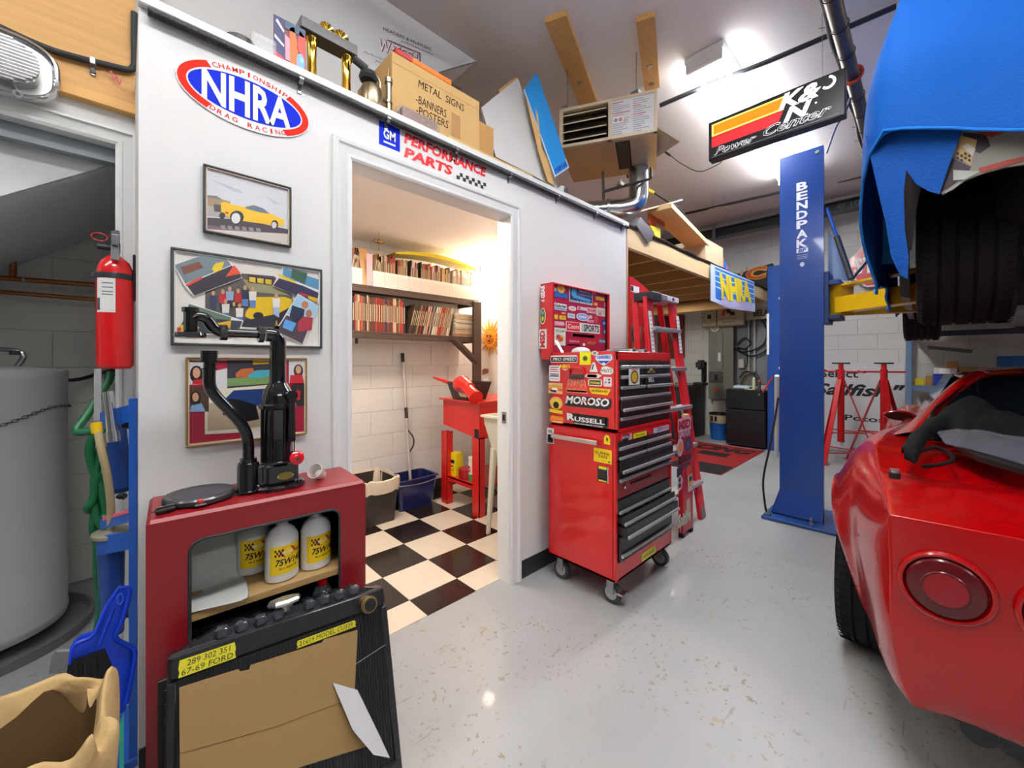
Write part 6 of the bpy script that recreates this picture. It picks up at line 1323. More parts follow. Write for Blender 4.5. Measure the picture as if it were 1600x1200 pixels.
# carrying handle on the chest side
h0, h1 = at(*side(345, 385), X=X_s), at(*side(540, 385), X=X_s); zt_ = at(*side(440, 300), X=X_s).z
b = B(); b.tube(smoothpath([(X_s-.003, h0.y, h0.z), (X_s-.012, h0.y-.005, zt_-.006), (X_s-.012, h0.y-.03, zt_), (X_s-.012, h1.y+.03, zt_), (X_s-.012, h1.y+.005, zt_-.006), (X_s-.003, h1.y, h1.z)], 4), .006, mat('d83038', .3), 8); b.box((X_s-.012, h1.y, at(*side(440, 440), X=X_s).z), (X_s-.0005, h0.y, at(*side(440, 388), X=X_s).z), mat('3a3434', .5), .004); b.build('carry_handle', t2)
stick(t2, L((615, 225), (722, 355)), None, [('p', [(.35, 1), (.65, 1), (1, 0), (0, 0)], 'f0eeee'), ('p', [(.4, .8), (.55, .8), (.4, .25), (.22, .25)], '303034', 2)])
stick(t2, L((758, 275), (932, 395)), None, [('p', [(0, .3), (.1, .9), (.5, 1), (.95, .75), (1, .3), (.8, .05), (.15, .05)], 'f0ece8'), ('t', 'HaYS', .1, .3, .9, .72, '303030', 0, .01)])
stick(t2, L((535, 375), (780, 440)), None, [('p', [(0, .4), (.15, .9), (.75, 1), (1, .7), (.8, 0), (.2, 0)], 'e8dcdc'), ('r', .2, .15, .72, .85, '282828'), ('r', .28, .3, .68, .7, 'e8e8e8')])
stick(t2, L((295, 452), (588, 645)), None, [('p', [(.12, 1), (.88, 1), (1, 0), (0, 0)], 'f08468'), ('t', 'ATTRA', .12, .68, .88, .98, '50343c', 0, .0), ('t', 'AHRA', .05, .27, .95, .68, 'e05038', 0, .05), ('r', .05, .06, .95, .2, 'c84038')])
stick(t2, L((592, 448), (778, 545)), 'f0ece0', [('r', .08, .12, .92, .88, '3c4028'), ('t', 'Holman', .14, .3, .86, .7, 'e8dc50', .2)], r=.1)
stick(t2, L((798, 418), (908, 552)), 'e8d8e0', [('e', .7, .72, .12, .1, '282828'), ('e', .7, .42, .12, .1, '282828'), ('e', .3, .72, .14, .1, 'e8b0b8'), ('e', .3, .42, .14, .1, '90a0b0')], r=.15)
stick(t2, L((603, 562), (900, 670)), None, [('p', [(0, 1), (1, .9), (.85, 0), (.12, .1)], 'f0c410'), ('t', 'WEIAND', .12, .4, .86, .72, '403008')])
stick(t2, L((62, 495), (250, 650)), 'e8b878', [('r', 0, .25, 1, .5, 'e05828'), ('p', [(.1, .15), (.3, .5), (.6, .55), (.7, .3), (.5, .1)], 'f0f0f0', 2), ('p', [(.1, .2), (.2, .35), (.6, .3), (.55, .12)], '202020', 3), ('r', 0, .6, 1, .75, 'e0a828')], r=0)
stick(t2, L((78, 675), (255, 920)), None, [('e', .5, .62, .5, .38, 'f0a068'), ('e', .5, .58, .4, .32, 'e8c838', 2), ('e', .5, .5, .22, .2, '201c18', 3), ('p', [(0, .05), (1, 0), (1, .2), (0, .25)], 'e8d020', 4)])
stick(t2, L((83, 930), (265, 1050)), 'f07018', [('t', 'Turbo', .15, .5, .9, .9, 'e8c030', .2), ('r', .2, .1, .9, .25, 'f0e0d0')], r=.12)
stick(t2, L((278, 655), (905, 865)), None, [('p', [(0, .1), (.06, 1), (1, .9), (1, .3), (.93, 0), (.03, .0)], '24242a'), ('t', 'MOROSO', .02, .22, .96, .92, 'f4f4f4', .22, .035), ('r', .38, .45, .62, .68, 'e0b820'), ('t', 'RACING', .39, .5, .61, .64, 'b03020', .1, .02, 4)])
stick(t2, L((295, 890), (865, 1125)), None, [('p', [(0, .35), (.05, .98), (.95, .95), (1, .9), (1, .2), (.9, 0), (.2, .12), (.18, .35)], '1c1c1e'), ('t', 'R', .03, .35, .23, .95, 'f4f4f4', 0, .05), ('t', 'USSELL', .22, .32, .92, .72, 'f4f4f4', 0, .03), ('r', .23, .86, .96, .9, 'f4f4f4'), ('r', .93, .3, .965, .88, 'f4f4f4'), ('t', 'PRO RACE BRAKE SYSTEMS', .22, .10, .88, .2, 'f4f4f4')])
# raised lid
LY0, LY1 = 1.505, 1.60; LZ1 = 1.715
lid_ = t2
b = B(); b.box((UX0, LY1-.005, ZT1), (UX1, LY1, LZ1), TR); b.box((UX0, LY0, ZT1-.04), (UX0+.012, LY1, LZ1), TR, .003); b.box((UX1-.012, LY0, ZT1), (UX1, LY1, LZ1), TR, .003); b.box((UX0, LY0, LZ1-.01), (UX1, LY1, LZ1), TR, .003); b.box((UX0+.012, LY0+.015, ZT1), (UX0+.03, LY0+.035, LZ1-.01), BLACK); b.box((UX1-.03, LY0+.015, ZT1), (UX1-.012, LY0+.035, LZ1-.01), BLACK); b.box((UX0+.03, LY0+.02, ZT1+.002), (UX1-.03, LY0+.03, LZ1-.012), mat('b01838', .3, coat=.4)); lid = b.build('lid', t2)
YL = LY0+.0195
Q_ = lambda a, b_: SY(lidc(*a), lidc(*b_), YL)
stick(lid, Q_((245, 110), (475, 370)), None, [('p', [(.05, 0), (.95, .05), (.9, .35), (.1, .4)], '2870c0'), ('e', .5, .62, .26, .3, 'e8b838', 2), ('e', .5, .65, .14, .14, 'e88040', 3), ('e', .1, .5, .1, .14, 'a8c8c0', 2), ('e', .4, .96, .1, .06, 'd8c8b8', 2), ('e', .92, .9, .13, .08, 'e0d8e0', 2), ('e', -.05, .2, .08, .08, 'd8b8c8', 2)])
stick(lid, Q_((495, 178), (855, 470)), 'e8f0f0', [('r', .02, .04, .98, .96, '244870'), ('p', [(.1, .95), (.28, .95), (.3, .5), (.9, .38), (.9, .18), (.15, .3), (.08, .5)], '58a8d8', 2), ('t', 'Powered by...', .4, .74, .92, .9, 'e8f0f4'), ('t', 'Clayton', .35, .5, .95, .7, 'c06088', .2), ('t', 'Please Be Careful Driving', .05, .03, .97, .15, 'e8f0f4', .2)], r=0)
stick(lid, Q_((245, 425), (455, 560)), 'f0f0f0', [('t', 'Gabriel', .06, .4, .94, .9, '3c4458', .2, .03), ('r', 0, .1, 1, .25, '2890b0')], r=.05)
stick(lid, Q_((478, 472), (602, 568)), None, [('e', .5, .5, .5, .5, 'e8d8dc'), ('t', 'ACE', .25, .3, .75, .7, '8c7078')])
stick(lid, Q_((620, 485), (765, 560)), 'd8c8d0', [('r', .1, .1, .3, .9, 'c83858')])
stick(lid, Q_((768, 500), (915, 605)), 'e8c8c8', [('t', 'RAM', .08, .2, .92, .85, 'c04858', 0, .04)])
stick(lid, Q_((918, 500), (1062, 650)), 'e0c8b8', [('r', .08, .6, .92, .64, '889080'), ('r', .08, .4, .92, .44, '889080'), ('e', .35, .25, .14, .12, 'b07068', 2)], r=0)
stick(lid, Q_((910, 330), (1040, 405)), 'e8c420', [('t', 'ISKY', .15, .25, .85, .75, 'b05828')])
stick(lid, Q_((875, 425), (932, 478)), 'e8b020', []); stick(lid, Q_((850, 225), (908, 300)), 'e8c8d0', []); stick(lid, Q_((1030, 262), (1082, 298)), 'e8d0d0', []); stick(lid, Q_((1042, 430), (1088, 508)), 'e0b0c8', [])
stick(lid, Q_((232, 605), (318, 690)), 'e8b828', [('e', .5, .5, .3, .2, 'e0d840')]); stick(lid, Q_((340, 625), (440, 700)), 'e8c420', [('t', 'AUTO', .2, .3, .8, .7, '605010')]); stick(lid, Q_((375, 575), (435, 612)), 'e8a078', [])
stick(lid, Q_((468, 590), (582, 678)), 'c8d8e0', [('r', .1, .3, .9, .7, 'a8c0d0')])
stick(lid, Q_((600, 575), (800, 730)), None, [('e', .5, .5, .5, .48, 'e8d8ec'), ('e', .5, .5, .42, .38, '88a0d8', 2), ('t', 'NHRA', .22, .36, .78, .64, 'f4f4f8', 0, .04, 3)])
stick(lid, Q_((805, 625), (850, 680)), 'e8d0d0', []); stick(lid, Q_((885, 640), (935, 745)), None, [('e', .5, .5, .5, .5, 'd86070'), ('e', .5, .5, .25, .3, 'b02040', 2)]); stick(lid, Q_((765, 690), (875, 745)), 'e890a8', [])
stick(lid, Q_((985, 670), (1085, 830)), None, [('p', [(.1, 1), (.5, .8), (.9, .9), (.7, .4), (.95, .2), (.5, 0), (.2, .3)], '2c4488'), ('e', .5, .5, .2, .15, '98a8d0', 2)])
stick(lid, Q_((1010, 835), (1090, 930)), None, [('e', .5, .5, .5, .5, '4c4450'), ('e', .5, .5, .3, .3, 'a89ca8', 2)])
stick(lid, Q_((245, 710), (425, 800)), 'e890a8', [('t', 'CRANE', .12, .25, .88, .8, 'f0e0e8', 0, .04)], r=.15)
stick(lid, Q_((440, 718), (970, 920)), 'ece4dc', [('r', .02, .08, .38, .95, 'd82828'), ('t', 'Coors', .05, .3, .36, .78, 'f4f0f0', .15), ('t', 'SPORTS', .50, .14, .97, .88, '1c2030', 0, .03), ('r', .44, .12, .49, .9, 'a8bcc0')], r=0)
stick(lid, Q_((250, 815), (435, 1100)), 'e4e8e0', [('t', 'FRAM', .15, .75, .9, .9, '80a040'), ('e', .5, .4, .35, .22, 'e0a838'), ('e', .35, .5, .15, .12, 'a83870', 2), ('e', .55, .35, .18, .12, 'd84838', 3)], r=0)
stick(lid, Q_((540, 928), (890, 965)), 'd8d8d8', []); stick(lid, Q_((490, 1010), (650, 1060)), None, [('t', 'Edelbrock', 0, .2, 1, 1, 'f0d0d8', .2)]); stick(lid, Q_((460, 1080), (655, 1098)), 'e0c0c8', [])
stick(lid, Q_((700, 1060), (742, 1108)), None, [('e', .5, .5, .5, .5, 'e8e0e4')]); stick(lid, Q_((770, 1030), (905, 1085)), None, [('t', 'HOLLEY', 0, 0, 1, 1, 'c89038', .1, .03)]); stick(lid, Q_((950, 990), (1095, 1085)), None, [('p', [(0, .2), (.1, 1), (1, .9), (.95, 0)], '50586c'), ('t', 'FUNNY', .1, .3, .9, .8, 'e0e0e8', 0, .02)])
Ls = lambda a, b_: sx(lidc, a, b_, UX0)
s = Ls((50, 160), (120, 425)); s.text('4 GEAR', .05, .02, .95, .98, wht_, 1, .1, .05, rot90=True); s.build('sticker', lid)
stick(lid, Ls((38, 515), (128, 765)), None, [('e', .5, .5, .5, .5, 'ece0a0'), ('e', .5, .5, .38, .44, '38503c', 2), ('e', .5, .35, .2, .15, 'd8c838', 3), ('e', .5, .7, .2, .12, '80a0b0', 3)])
s = Ls((25, 850), (142, 1145)); s.base(mat('ece4e0', .4)); s.text('MSD', .12, .05, .82, .95, mat('c02030', .4), 1, 0, .05, rot90=False, warp=lambda x, y: (.12+.68*(1-y), .06+.88*x)); s.build('sticker', lid)
# clutter in the open top
t = thing('white_bag', 'crumpled white plastic bag in the open chest top', 'bag', (UX0+.1, 1.3, 1.30))
b = B(); b.sphere((UX0+.10, 1.38, 1.305), .05, mat('e4e4e6', .4, bump=.6), (1.2, 1.1, .6)); b.bar((UX0+.02, 1.45, 1.30), (UX0+.02, 1.50, 1.37), .02, .006, CHROME); b.build('bag', t)
t = thing('tool_tray', 'shallow tray of small parts in the open chest top', 'tray', (2.2, 1.3, 1.285))
b = B(); b.box((UX0+.25, 1.15, 1.262), (UX1-.03, 1.45, 1.300), mat('c8c0b8', .5), .003); b.build('tray', t)
for k in range(9): b = B(); x = UX0+.27+k*.035; b.box((x, 1.2, 1.301), (x+.028, 1.35+.01*(k % 3), 1.312+.006*(k % 4)), mat(['c8c8cc', '404448', 'b8b0a8', '303848'][k % 4], .4), .003); b.build('small_part', t)
# red shallow box with stickers beyond the chest
t = thing('sticker_box', 'narrow red box with racing stickers standing right of the chest', 'box', (3.0, 1.21, 0))
YB2 = 1.19; xb0, xb1 = 2.84, at(1083, 655, Y=YB2).x; ZB2 = .845
b = B(); b.box((xb0, YB2, .03), (xb1, YB2+.035, ZB2), mat('b81c2c', .35, coat=.3), .003); b.box((xb0, YB2-.001, 0), (xb0+.03, YB2+.034, .03), BLACK); b.box((xb1-.03, YB2-.001, 0), (xb1, YB2+.034, .03), BLACK); b.build('box', t)
b = B(); b.box((xb0+.05, YB2+.005, ZB2), (xb0+.12, YB2+.033, ZB2+.025), PINE, .002); b.build('wood_block', t)
l2 = crop(1040, 640, 80/505)
K2 = lambda a, b_: SY(l2(*a), l2(*b_), YB2-.0005)
stick(t, K2((120, 100), (248, 190)), 'e0c0cc', [('t', 'MSD', .05, .12, .95, .9, 'b82040', 0, .06)]); stick(t, K2((125, 200), (240, 262)), None, [('t', 'IGNITION', 0, .1, 1, .9, 'd0b8c8', .1, .05)])
stick(t, K2((110, 290), (172, 450)), None, [('e', .5, .5, .5, .5, 'c8b8d0'), ('e', .5, .5, .35, .3, 'd88840', 2)]); stick(t, K2((190, 275), (248, 400)), None, [('e', .5, .5, .5, .5, '303858'), ('e', .5, .5, .3, .3, '505c88', 2)])
stick(t, K2((120, 470), (262, 545)), None, [('t', 'MARCH', 0, .45, .9, 1, '202028', .1, .05), ('r', 0, .1, .8, .35, '384058')]); stick(t, K2((200, 555), (255, 640)), None, [('e', .5, .5, .5, .5, 'e04828')]); stick(t, K2((110, 580), (160, 650)), '40283c', [])
stick(t, K2((105, 660), (168, 785)), None, [('p', [(.1, .2), (.2, .9), (.7, 1), (1, .6), (.8, .1), (.4, 0)], 'd8c8c8'), ('e', .5, .7, .2, .16, '40343c', 2), ('e', .5, .35, .22, .16, '40343c', 2)]); stick(t, K2((220, 650), (265, 790)), 'c8c8c0', [('r', .2, .3, .8, .6, 'e0b820'), ('r', .2, .6, .9, .9, '283050')]); stick(t, K2((205, 890), (240, 1020)), 'c8a888', []); stick(t, K2((120, 1040), (245, 1130)), None, [('t', 'Spitfire', 0, 0, 1, 1, 'c8d0c0', .2, .05)])
# ladder
t = thing('step_ladder', 'red fibreglass stepladder with aluminium steps behind the tool chest', 'ladder', (2.95, 1.33, 0)); LR = mat('d8202a', .35, scale=6, var=.05); ZL = 1.765
def lad(x, dy, z): # x position across at height
    return Vector((x, 1.24+.19*z/ZL+dy, z))
def railp(side_, z): return Vector(((2.62+.16*z/ZL) if side_ < 0 else (3.32-.15*z/ZL), 1.24+.19*z/ZL, z))
for sd_ in (-1, 1):
    b = B(); b.bar(railp(sd_, .0), railp(sd_, ZL-.04), .10, .030, LR, up=(0, 1, 0), bev=.003); o = b.build('front_rail', t)
    b = B(); b.bar(railp(sd_, 0), railp(sd_, .09), .066, .036, mat('7c7472', .6), up=(0, 1, 0)); b.build('foot', o)
    s = S(railp(sd_, 1.32)+Vector((-.022, -.020, 0)), (.045, 0, 0), (.0, .03, .30), (0, -1, 0), lift=.003); s.base(wht_)
    for k in range(9): s.rect(.15, .06+k*.1, .85, .09+k*.1, mat('a0a4a8', .6), 1)
    s.build('safety_label', o)
    b = B(); q = lambda z: Vector((railp(sd_, z).x+(.0 if sd_ < 0 else .0), 1.24+.19*z/ZL+.10, z)); b.bar(q(.0), q(ZL-.04), .02, .045, LR, up=(0, 1, 0), bev=.003); b.build('rear_rail', t)
for z in (.28, .58, .88, 1.18, 1.48):
    l_, r_ = railp(-1, z), railp(1, z); b = B(); b.box((l_.x, l_.y-.045, z), (r_.x+.012, l_.y+.045, z+.028), mat('c0c4c8', .3, .7), .003); o = b.build('step', t)
    b = B(); b.bar((r_.x-.10, r_.y, z), (r_.x+.005, r_.y, z-.11), .004, .02, mat('c8ccd0', .3, .8), up=(0, 1, 0)); b.build('brace', o)
l_, r_ = railp(-1, ZL), railp(1, ZL)
b = B(); b.box((l_.x+.10, l_.y-.06, ZL-.05), (r_.x+.02, l_.y+.09, ZL-.005), mat('c8ccd2', .3, .7), .006); b.build('top_cap', t)
b = B(); b.box((l_.x-.04, l_.y-.063, ZL-.065), (l_.x+.11, l_.y+.093, ZL+.0), mat('26282a', .5), .008)
for dx in (-.02, .03, .08): b.cyl((l_.x+dx, l_.y-.066, ZL-.03), (l_.x+dx, l_.y-.06, ZL-.03), .007, STEEL, seg=8)
b.build('cap_bracket', t, 'black riveted bracket')
b = B(); s = S((l_.x+.2, l_.y-.061, ZL-.045), (.2, 0, 0), (0, 0, .035), (0, -1, 0)); s.base(wht_); s.ell(.5, .5, .1, .4, mat('28387c', .5), 1); s.build('cap_label', t)
# tall red board and pictures behind the ladder
b = B(); P5 = [(2.835, 1.60, 0), (3.22, 1.60, 0), (3.22, 1.60, 1.82), (2.95, 1.60, 1.90), (2.835, 1.60, 1.92)]; b.prism(P5, (0, .018, 0), mat('c8181c', .35)); b.build('red_board', None, 'tall red board standing at the end of the white wall', 'board')
s = S((2.85, 1.598, 1.30), (.16, 0, 0), (0, 0, .24), (0, -1, 0)); s.base(mat('8c8468', .5)); s.ell(.3, .7, .25, .25, mat('28406c', .5), 1); s.ell(.3, .72, .13, .12, mat('98a0a8', .5), 2); s.rect(.05, .05, .45, .4, mat('c0a838', .5), 1); s.rect(.5, .1, .95, .5, mat('605850', .5), 1); s.rect(.5, .55, .9, .9, mat('a89848', .5), 1); s.build('picture_card', None, label='small colourful picture card on the red board behind the ladder', cat='card')
s = S((2.84, 1.598, 1.80), (.13, 0, 0), (0, 0, .05), (0, -1, 0)); s.base(wht_); s.rect(0, .1, .3, .9, blk_, 1); s.build('white_tag', None, label='white tag at the top of the tall red board', cat='tag')
# ============================================================ FAR END OF THE GARAGE
def FX(u, v, X): return at(u, v, X=X)
# fridge
fx = 6.5; y1, y0 = FX(1134, 650, fx).y, FX(1195, 650, fx).y; FB = mat('17171a', .3, coat=.3, scale=9, var=.1); zt = FX(1160, 609, fx).z
t = thing('mini_fridge', 'black two-door mini fridge standing at the far wall', 'fridge', (fx+.22, (y0+y1)/2, 0))
b = B(); b.box((fx+.04, y0, .02), (fx+.45, y1, zt), FB, .008); b.build('cabinet', t)
zs = FX(1160, 640, fx).z
for z0_, z1_ in ((.03, zs-.006), (zs+.006, zt-.004)):
    b = B(); b.box((fx, y0+.003, z0_), (fx+.038, y1-.003, z1_), FB, .008); b.build('door', t)
b = B(); b.box((fx-.003, y0+.06, zt-.07), (fx-.0005, y0+.085, zt-.045), STEEL); b.build('badge', t)
def lbox(name, label, cat, lo, hi, m, bev=.003, grp=None):
    b = B(); b.box(lo, hi, m, bev); return b.build(name, None, label, cat, grp)
lbox('folded_cloth', 'folded pale blue cloth on top of the black fridge', 'cloth', (6.6, 1.80, zt+.001), (6.8, 2.02, zt+.05), mat('a8c0c8', .7), .015)
lbox('paper_pad', 'yellow pad lying at the front edge of the fridge top', 'pad', (6.52, 1.72, zt+.001), (6.58, 1.84, zt+.012), mat('b8a860', .6))
b = B(); b.cyl((6.62, 1.74, zt+.001), (6.62, 1.74, zt+.16), .02, mat('b8c8a8', .4)); b.cyl((6.62, 1.74, zt+.16), (6.62, 1.74, zt+.18), .012, wht_); b.build('spray_bottle', None, 'pale green bottle standing on the fridge', 'bottle')
b = B(); b.cyl((6.60, 1.665, zt+.001), (6.60, 1.665, zt+.15), .022, mat('4c4040', .4)); b.cyl((6.60, 1.665, zt+.12), (6.60, 1.665, zt+.15), .0225, mat('a86040', .4)); b.build('spray_can', None, 'dark spray can with orange top on the fridge', 'can')
a, c = FX(1192, 613, 6.45), FX(1208, 588, 6.45); b = B(); b.bar(a, c, .03, .015, mat('d02424', .4)); b.build('red_scraper', None, 'red-handled tool leaning between the fridge and the rear blue post', 'tool')
# electrical panel
X2 = XF-.11; y1, y0 = FX(1107, 560, X2).y, FX(1146, 560, X2).y; z1, z0 = FX(1125, 506, X2).z, FX(1125, 624, X2).z; EG = mat('7d8074', .45, .1, scale=4, var=.03)
t = thing('electrical_panel', 'tall grey-green electrical panel on the far wall', 'electrical panel', (X2+.05, (y0+y1)/2, z0))
b = B(); b.box((X2, y0, z0), (XF-.001, y1, z1), EG, .004); b.build('box', t); b = B(); b.box((X2-.012, y0+.16, z0+.5), (X2-.001, y1-.12, z1-.12), mat('84877b', .45), .004); o = b.build('door', t); b = B(); b.box((X2-.016, y0+.19, z1-.62), (X2-.0125, y0+.23, z1-.48), wht_); b.build('door_label', o)
b = B(); b.box((X2-.012, y0+.16, z0+.28), (X2-.001, y0+.38, z0+.46), mat('50524c', .5), .003); b.box((X2-.03, y0+.24, z0+.32), (X2-.0125, y0+.28, z0+.41), BLACK, .003); b.build('main_breaker', t)
s = S((X2-.001, y0+.32, z0+.14), (0, -.09, 0), (0, 0, .05), (-1, 0, 0)); s.rect(0, 0, 1, 1, mat('c86040', .5)); s.build('warning_sticker', t)
b = B(); c_ = Vector((X2-.013, y0+.28, z1-.06)); b.cyl(c_, c_+Vector((.012, 0, 0)), .07, mat('d8d8d0', .5), seg=24); b.cyl(c_-Vector((.0005, 0, 0)), c_, .05, mat('a8b0a0', .5), seg=24); b.build('round_sticker', t)
# backing board with cables
y1b, y0b = FX(1146, 560, XF).y, FX(1205, 560, XF).y
t = thing('cable_board', 'grey backing board carrying looped black cables right of the panel', 'board', (XF-.02, (y0b+y1b)/2, .66))
b = B(); b.box((XF-.02, y0b, .9), (XF-.001, y1b-.005, 1.92), mat('7a7e82', .5), .003); b.build('board', t)
BKC = mat('18181a', .5)
for k, pts in enumerate([[(1150, 539), (1163, 528), (1172, 536), (1165, 545), (1152, 543), (1160, 550), (1180, 546), (1195, 535), (1198, 515), (1190, 500)], [(1147, 545), (1170, 556), (1190, 552), (1200, 540), (1199, 505), (1192, 495)], [(1165, 545), (1168, 565), (1164, 575)], [(1155, 590), (1165, 580), (1178, 585), (1185, 600), (1170, 605)], [(1158, 600), (1164, 588), (1180, 583), (1187, 592)]]):
    b = B(); b.tube(smoothpath([FX(u, v, XF-.06-.012*k) for u, v in pts], 6), .012 if k < 2 else .007, BKC, 7); b.build('cable', t)
b = B(); b.cyl(FX(1170, 495, XF-.05), FX(1170, 580, XF-.05), .014, mat('b8b8b0', .5)); b.build('conduit', t); b = B(); b.cyl(FX(1179, 495, XF-.05), FX(1179, 580, XF-.05), .014, mat('b8b8b0', .5)); b.build('conduit', t)
lb = [((1154, 561), (1162, 575), 'c8c4b4'), ((1157, 580), (1180, 603), '6c685c')]
for (p, q, c_) in lb:
    a, c = FX(*p, XF-.07), FX(*q, XF-.07); b = B(); b.box((XF-.075, c.y, c.z), (XF-.0205, a.y, a.z), mat(c_, .5), .003); b.build('junction_box', t)
b = B(); b.box((XF-.05, FX(1128, 640, XF).y-.06, .36), (XF-.001, FX(1116, 640, XF).y, z0-.001), mat('c8c4b8', .5), .003); b.build('wall_box', None, 'cream box mounted below the electrical panel', 'box')
# bucket
c = at(1124, 686, Z=0); t = thing('plastic_pail', 'blue and white plastic pail with dark rim beside the fridge', 'pail', (c.x, c.y, 0))
b = B(); b.lathe([(.125, 0), (.13, .005), (.143, .27), (.1435, .271), (.15, .40), (.156, .405), (.156, .425), (.146, .425), (.14, .40), (.12, .04)], (c.x, c.y, 0), [mat('1c64b8', .35)]*3+[mat('d0c4a0', .5)]+[mat('28241f', .5)]*6, seg=28); b.build('pail', t)
b = B(); [b.box((c.x-.152, c.y+.05-k*.06, .30), (c.x-.148, c.y+.08-k*.06, .38), mat('28241f', .8)) for k in range(2)]; b.build('stain', t, kind='stuff')
# bench with coffee machine
xb = 6.35; yb0 = 2.64; t = thing('workbench', 'dark bench cabinet standing in the far corner under the mezzanine', 'bench', (6.7, 3.0, 0)); zb = FX(1090, 603, xb).z
b = B(); b.box((xb, yb0, .0), (XF-.02, 3.5, zb-.03), mat('2c2b2b', .5), .004); b.build('cabinet', t); b = B(); b.box((xb-.03, yb0-.02, zb-.03), (XF-.02, 3.5, zb), mat('5c5854', .4), .003); b.build('worktop', t)
t = thing('drill_press', 'black machine standing at the right end of the dark bench', 'machine', (6.5, 2.78, zb)); c = FX(1095, 600, 6.5)
b = B(); b.box((6.44, c.y-.07, zb+.001), (6.62, c.y+.10, zb+.05), BLACK, .01); b.box((6.5, c.y-.06, zb+.05), (6.6, c.y+.0, zb+.38), BLACK, .02); b.box((6.42, c.y-.06, zb+.25), (6.6, c.y+.06, zb+.40), mat('202022', .4), .03, seg=2); b.build('machine', t)
lbox('black_case', 'black flat case lying on the dark bench', 'case', (6.45, 3.0, zb+.001), (6.7, 3.25, zb+.07), BLACK); lbox('paper_stack', 'pale stack of papers on the dark bench', 'papers', (6.40, 2.82, zb+.001), (6.46, 3.1, zb+.03), mat('b0b0ac', .6))
yq0, yq1 = FX(1069, 520, XF-.03).y, 3.48
lbox('red_wall_panel', 'brownish red panel hanging on the far wall above the dark bench', 'panel', (XF-.03, yq0, 1.32), (XF-.001, yq1, 2.1), mat('7c2a20', .5), .003)
# clock sign
Xs = 7.0; sA, sB = FX(1096, 481, Xs), FX(1163, 508, Xs)
t = thing('clock_sign', 'tan light box sign with square clock and red and black emblem', 'sign', (Xs+.05, (sA.y+sB.y)/2, sB.z))
b = B(); b.box((Xs, sB.y, sB.z), (Xs+.1, sA.y, sA.z), mat('968a6c', .5), .006); b.build('case', t)
s = S((Xs, sA.y, sB.z), (0, sB.y-sA.y, 0), (0, 0, sA.z-sB.z), (-1, 0, 0)); TNc = mat('c0b48c', .5, emit=.0)
s.rect(.02, .08, .36, .94, TNc, 1); s.rect(.39, .08, .98, .94, TNc, 1); s.rect(.36, .05, .38, .95, blk_, 2)
for k in range(12): a_ = k*math.pi/6; s.ell(.19+.13*math.cos(a_), .5+.34*math.sin(a_), .012, .035, blk_, 2, 6)
s.rect(.15, .42, .24, .62, blk_, 2); s.poly([(.48, .5), (.52, .85), (.60, .85), (.56, .5)], mat('d02828', .4), 2); s.poly([(.60, .85), (.66, .85), (.72, .68), (.78, .68), (.80, .5), (.70, .5), (.66, .62), (.60, .62)], mat('282420', .4), 2); s.text('HURST PERFORMANCE', .43, .32, .85, .42, mat('b83828', .5), 2); s.text('HELP PARTS', .5, .16, .78, .26, blk_, 2); s.build('face', t)
sA, sB = FX(1178, 482, Xs), FX(1203, 497, Xs); t = thing('word_sign', 'tan sign with dark capital letters right of the hanging flag', 'sign', (Xs+.02, sB.y, sB.z)); b = B(); b.box((Xs, sB.y-.2, sB.z), (Xs+.03, sA.y+.1, sA.z), mat('b8ac88', .5), .003); b.build('board', t)
s = S((Xs, sA.y+.01, sB.z), (0, sB.y-sA.y, 0), (0, 0, sA.z-sB.z), (-1, 0, 0)); s.text('BELA', .02, .25, .98, .85, blk_, 1, 0, .03); s.build('lettering', t)
# floor mat
P4 = [at(u, v, Z=.0) for u, v in ((1128, 741), (1203, 706), (1103, 688), (1060, 700))]
fl_ = at(1128, 741, Z=0); fr = at(1203, 706, Z=0); w_ = 1.6
t = thing('floor_mat', 'dark red floor mat with black checkers in front of the fridge', 'mat', (5.6, 2.2, 0))
b = B(); b.box((4.72, 1.56, .001), (6.45, 2.8, .007), mat('8c2424', .8, bump=.4, scale=120)); b.build('mat', t)
s = S((4.72, 2.8, .0071), (0, -1.24, 0), (1.73, 0, 0), (0, 0, 1), lift=.0005); BKM = mat('242022', .8)
s.rect(.5, 0, .99, .26, BKM, 1); s.rect(.0, .28, .48, .5, BKM, 1); s.rect(.5, .52, .8, .66, BKM, 1); s.text('RACING', .05, .72, .95, .92, BKM, 1, .2, .05); s.build('mat_print', t)
# rear blue lift post with letters
t = thing('rear_lift_post', 'plain blue lift post behind the main post next to the fridge', 'lift post', (6.65, 1.42, 0)); BLP = mat('1c4c9c', .35, coat=.2, scale=3, var=.05)
zt = FX(1210, 415, 6.55).z
b = B(); b.box((6.55, 1.28, 0), (6.75, 1.555, zt), BLP, .006); b.build('post', t)
for v in (466, 575): q = FX(1219, v, 6.55); b = B(); b.cyl(q-Vector((.006, 0, 0)), q, .018, wht_, seg=10); b.build('bolt', t)
s = S((6.549, FX(1198, 500, 6.55).y+.0, FX(1200, 554, 6.55).z), (0, -.03, 0), (0, 0, FX(1200, 490, 6.55).z-FX(1200, 554, 6.55).z), (-1, 0, 0)); s.base(wht_); s.build('white_strip', t)
t = thing('white_pole', 'white plastic pole leaning between the two blue posts', 'pole', tuple(FX(1213, 690, 5.6)))
b = B(); b.cyl(at(1213, 712, Z=.0), FX(1214, 587, 5.55), .025, mat('dcdcd8', .4), seg=12); b.build('pole', t)
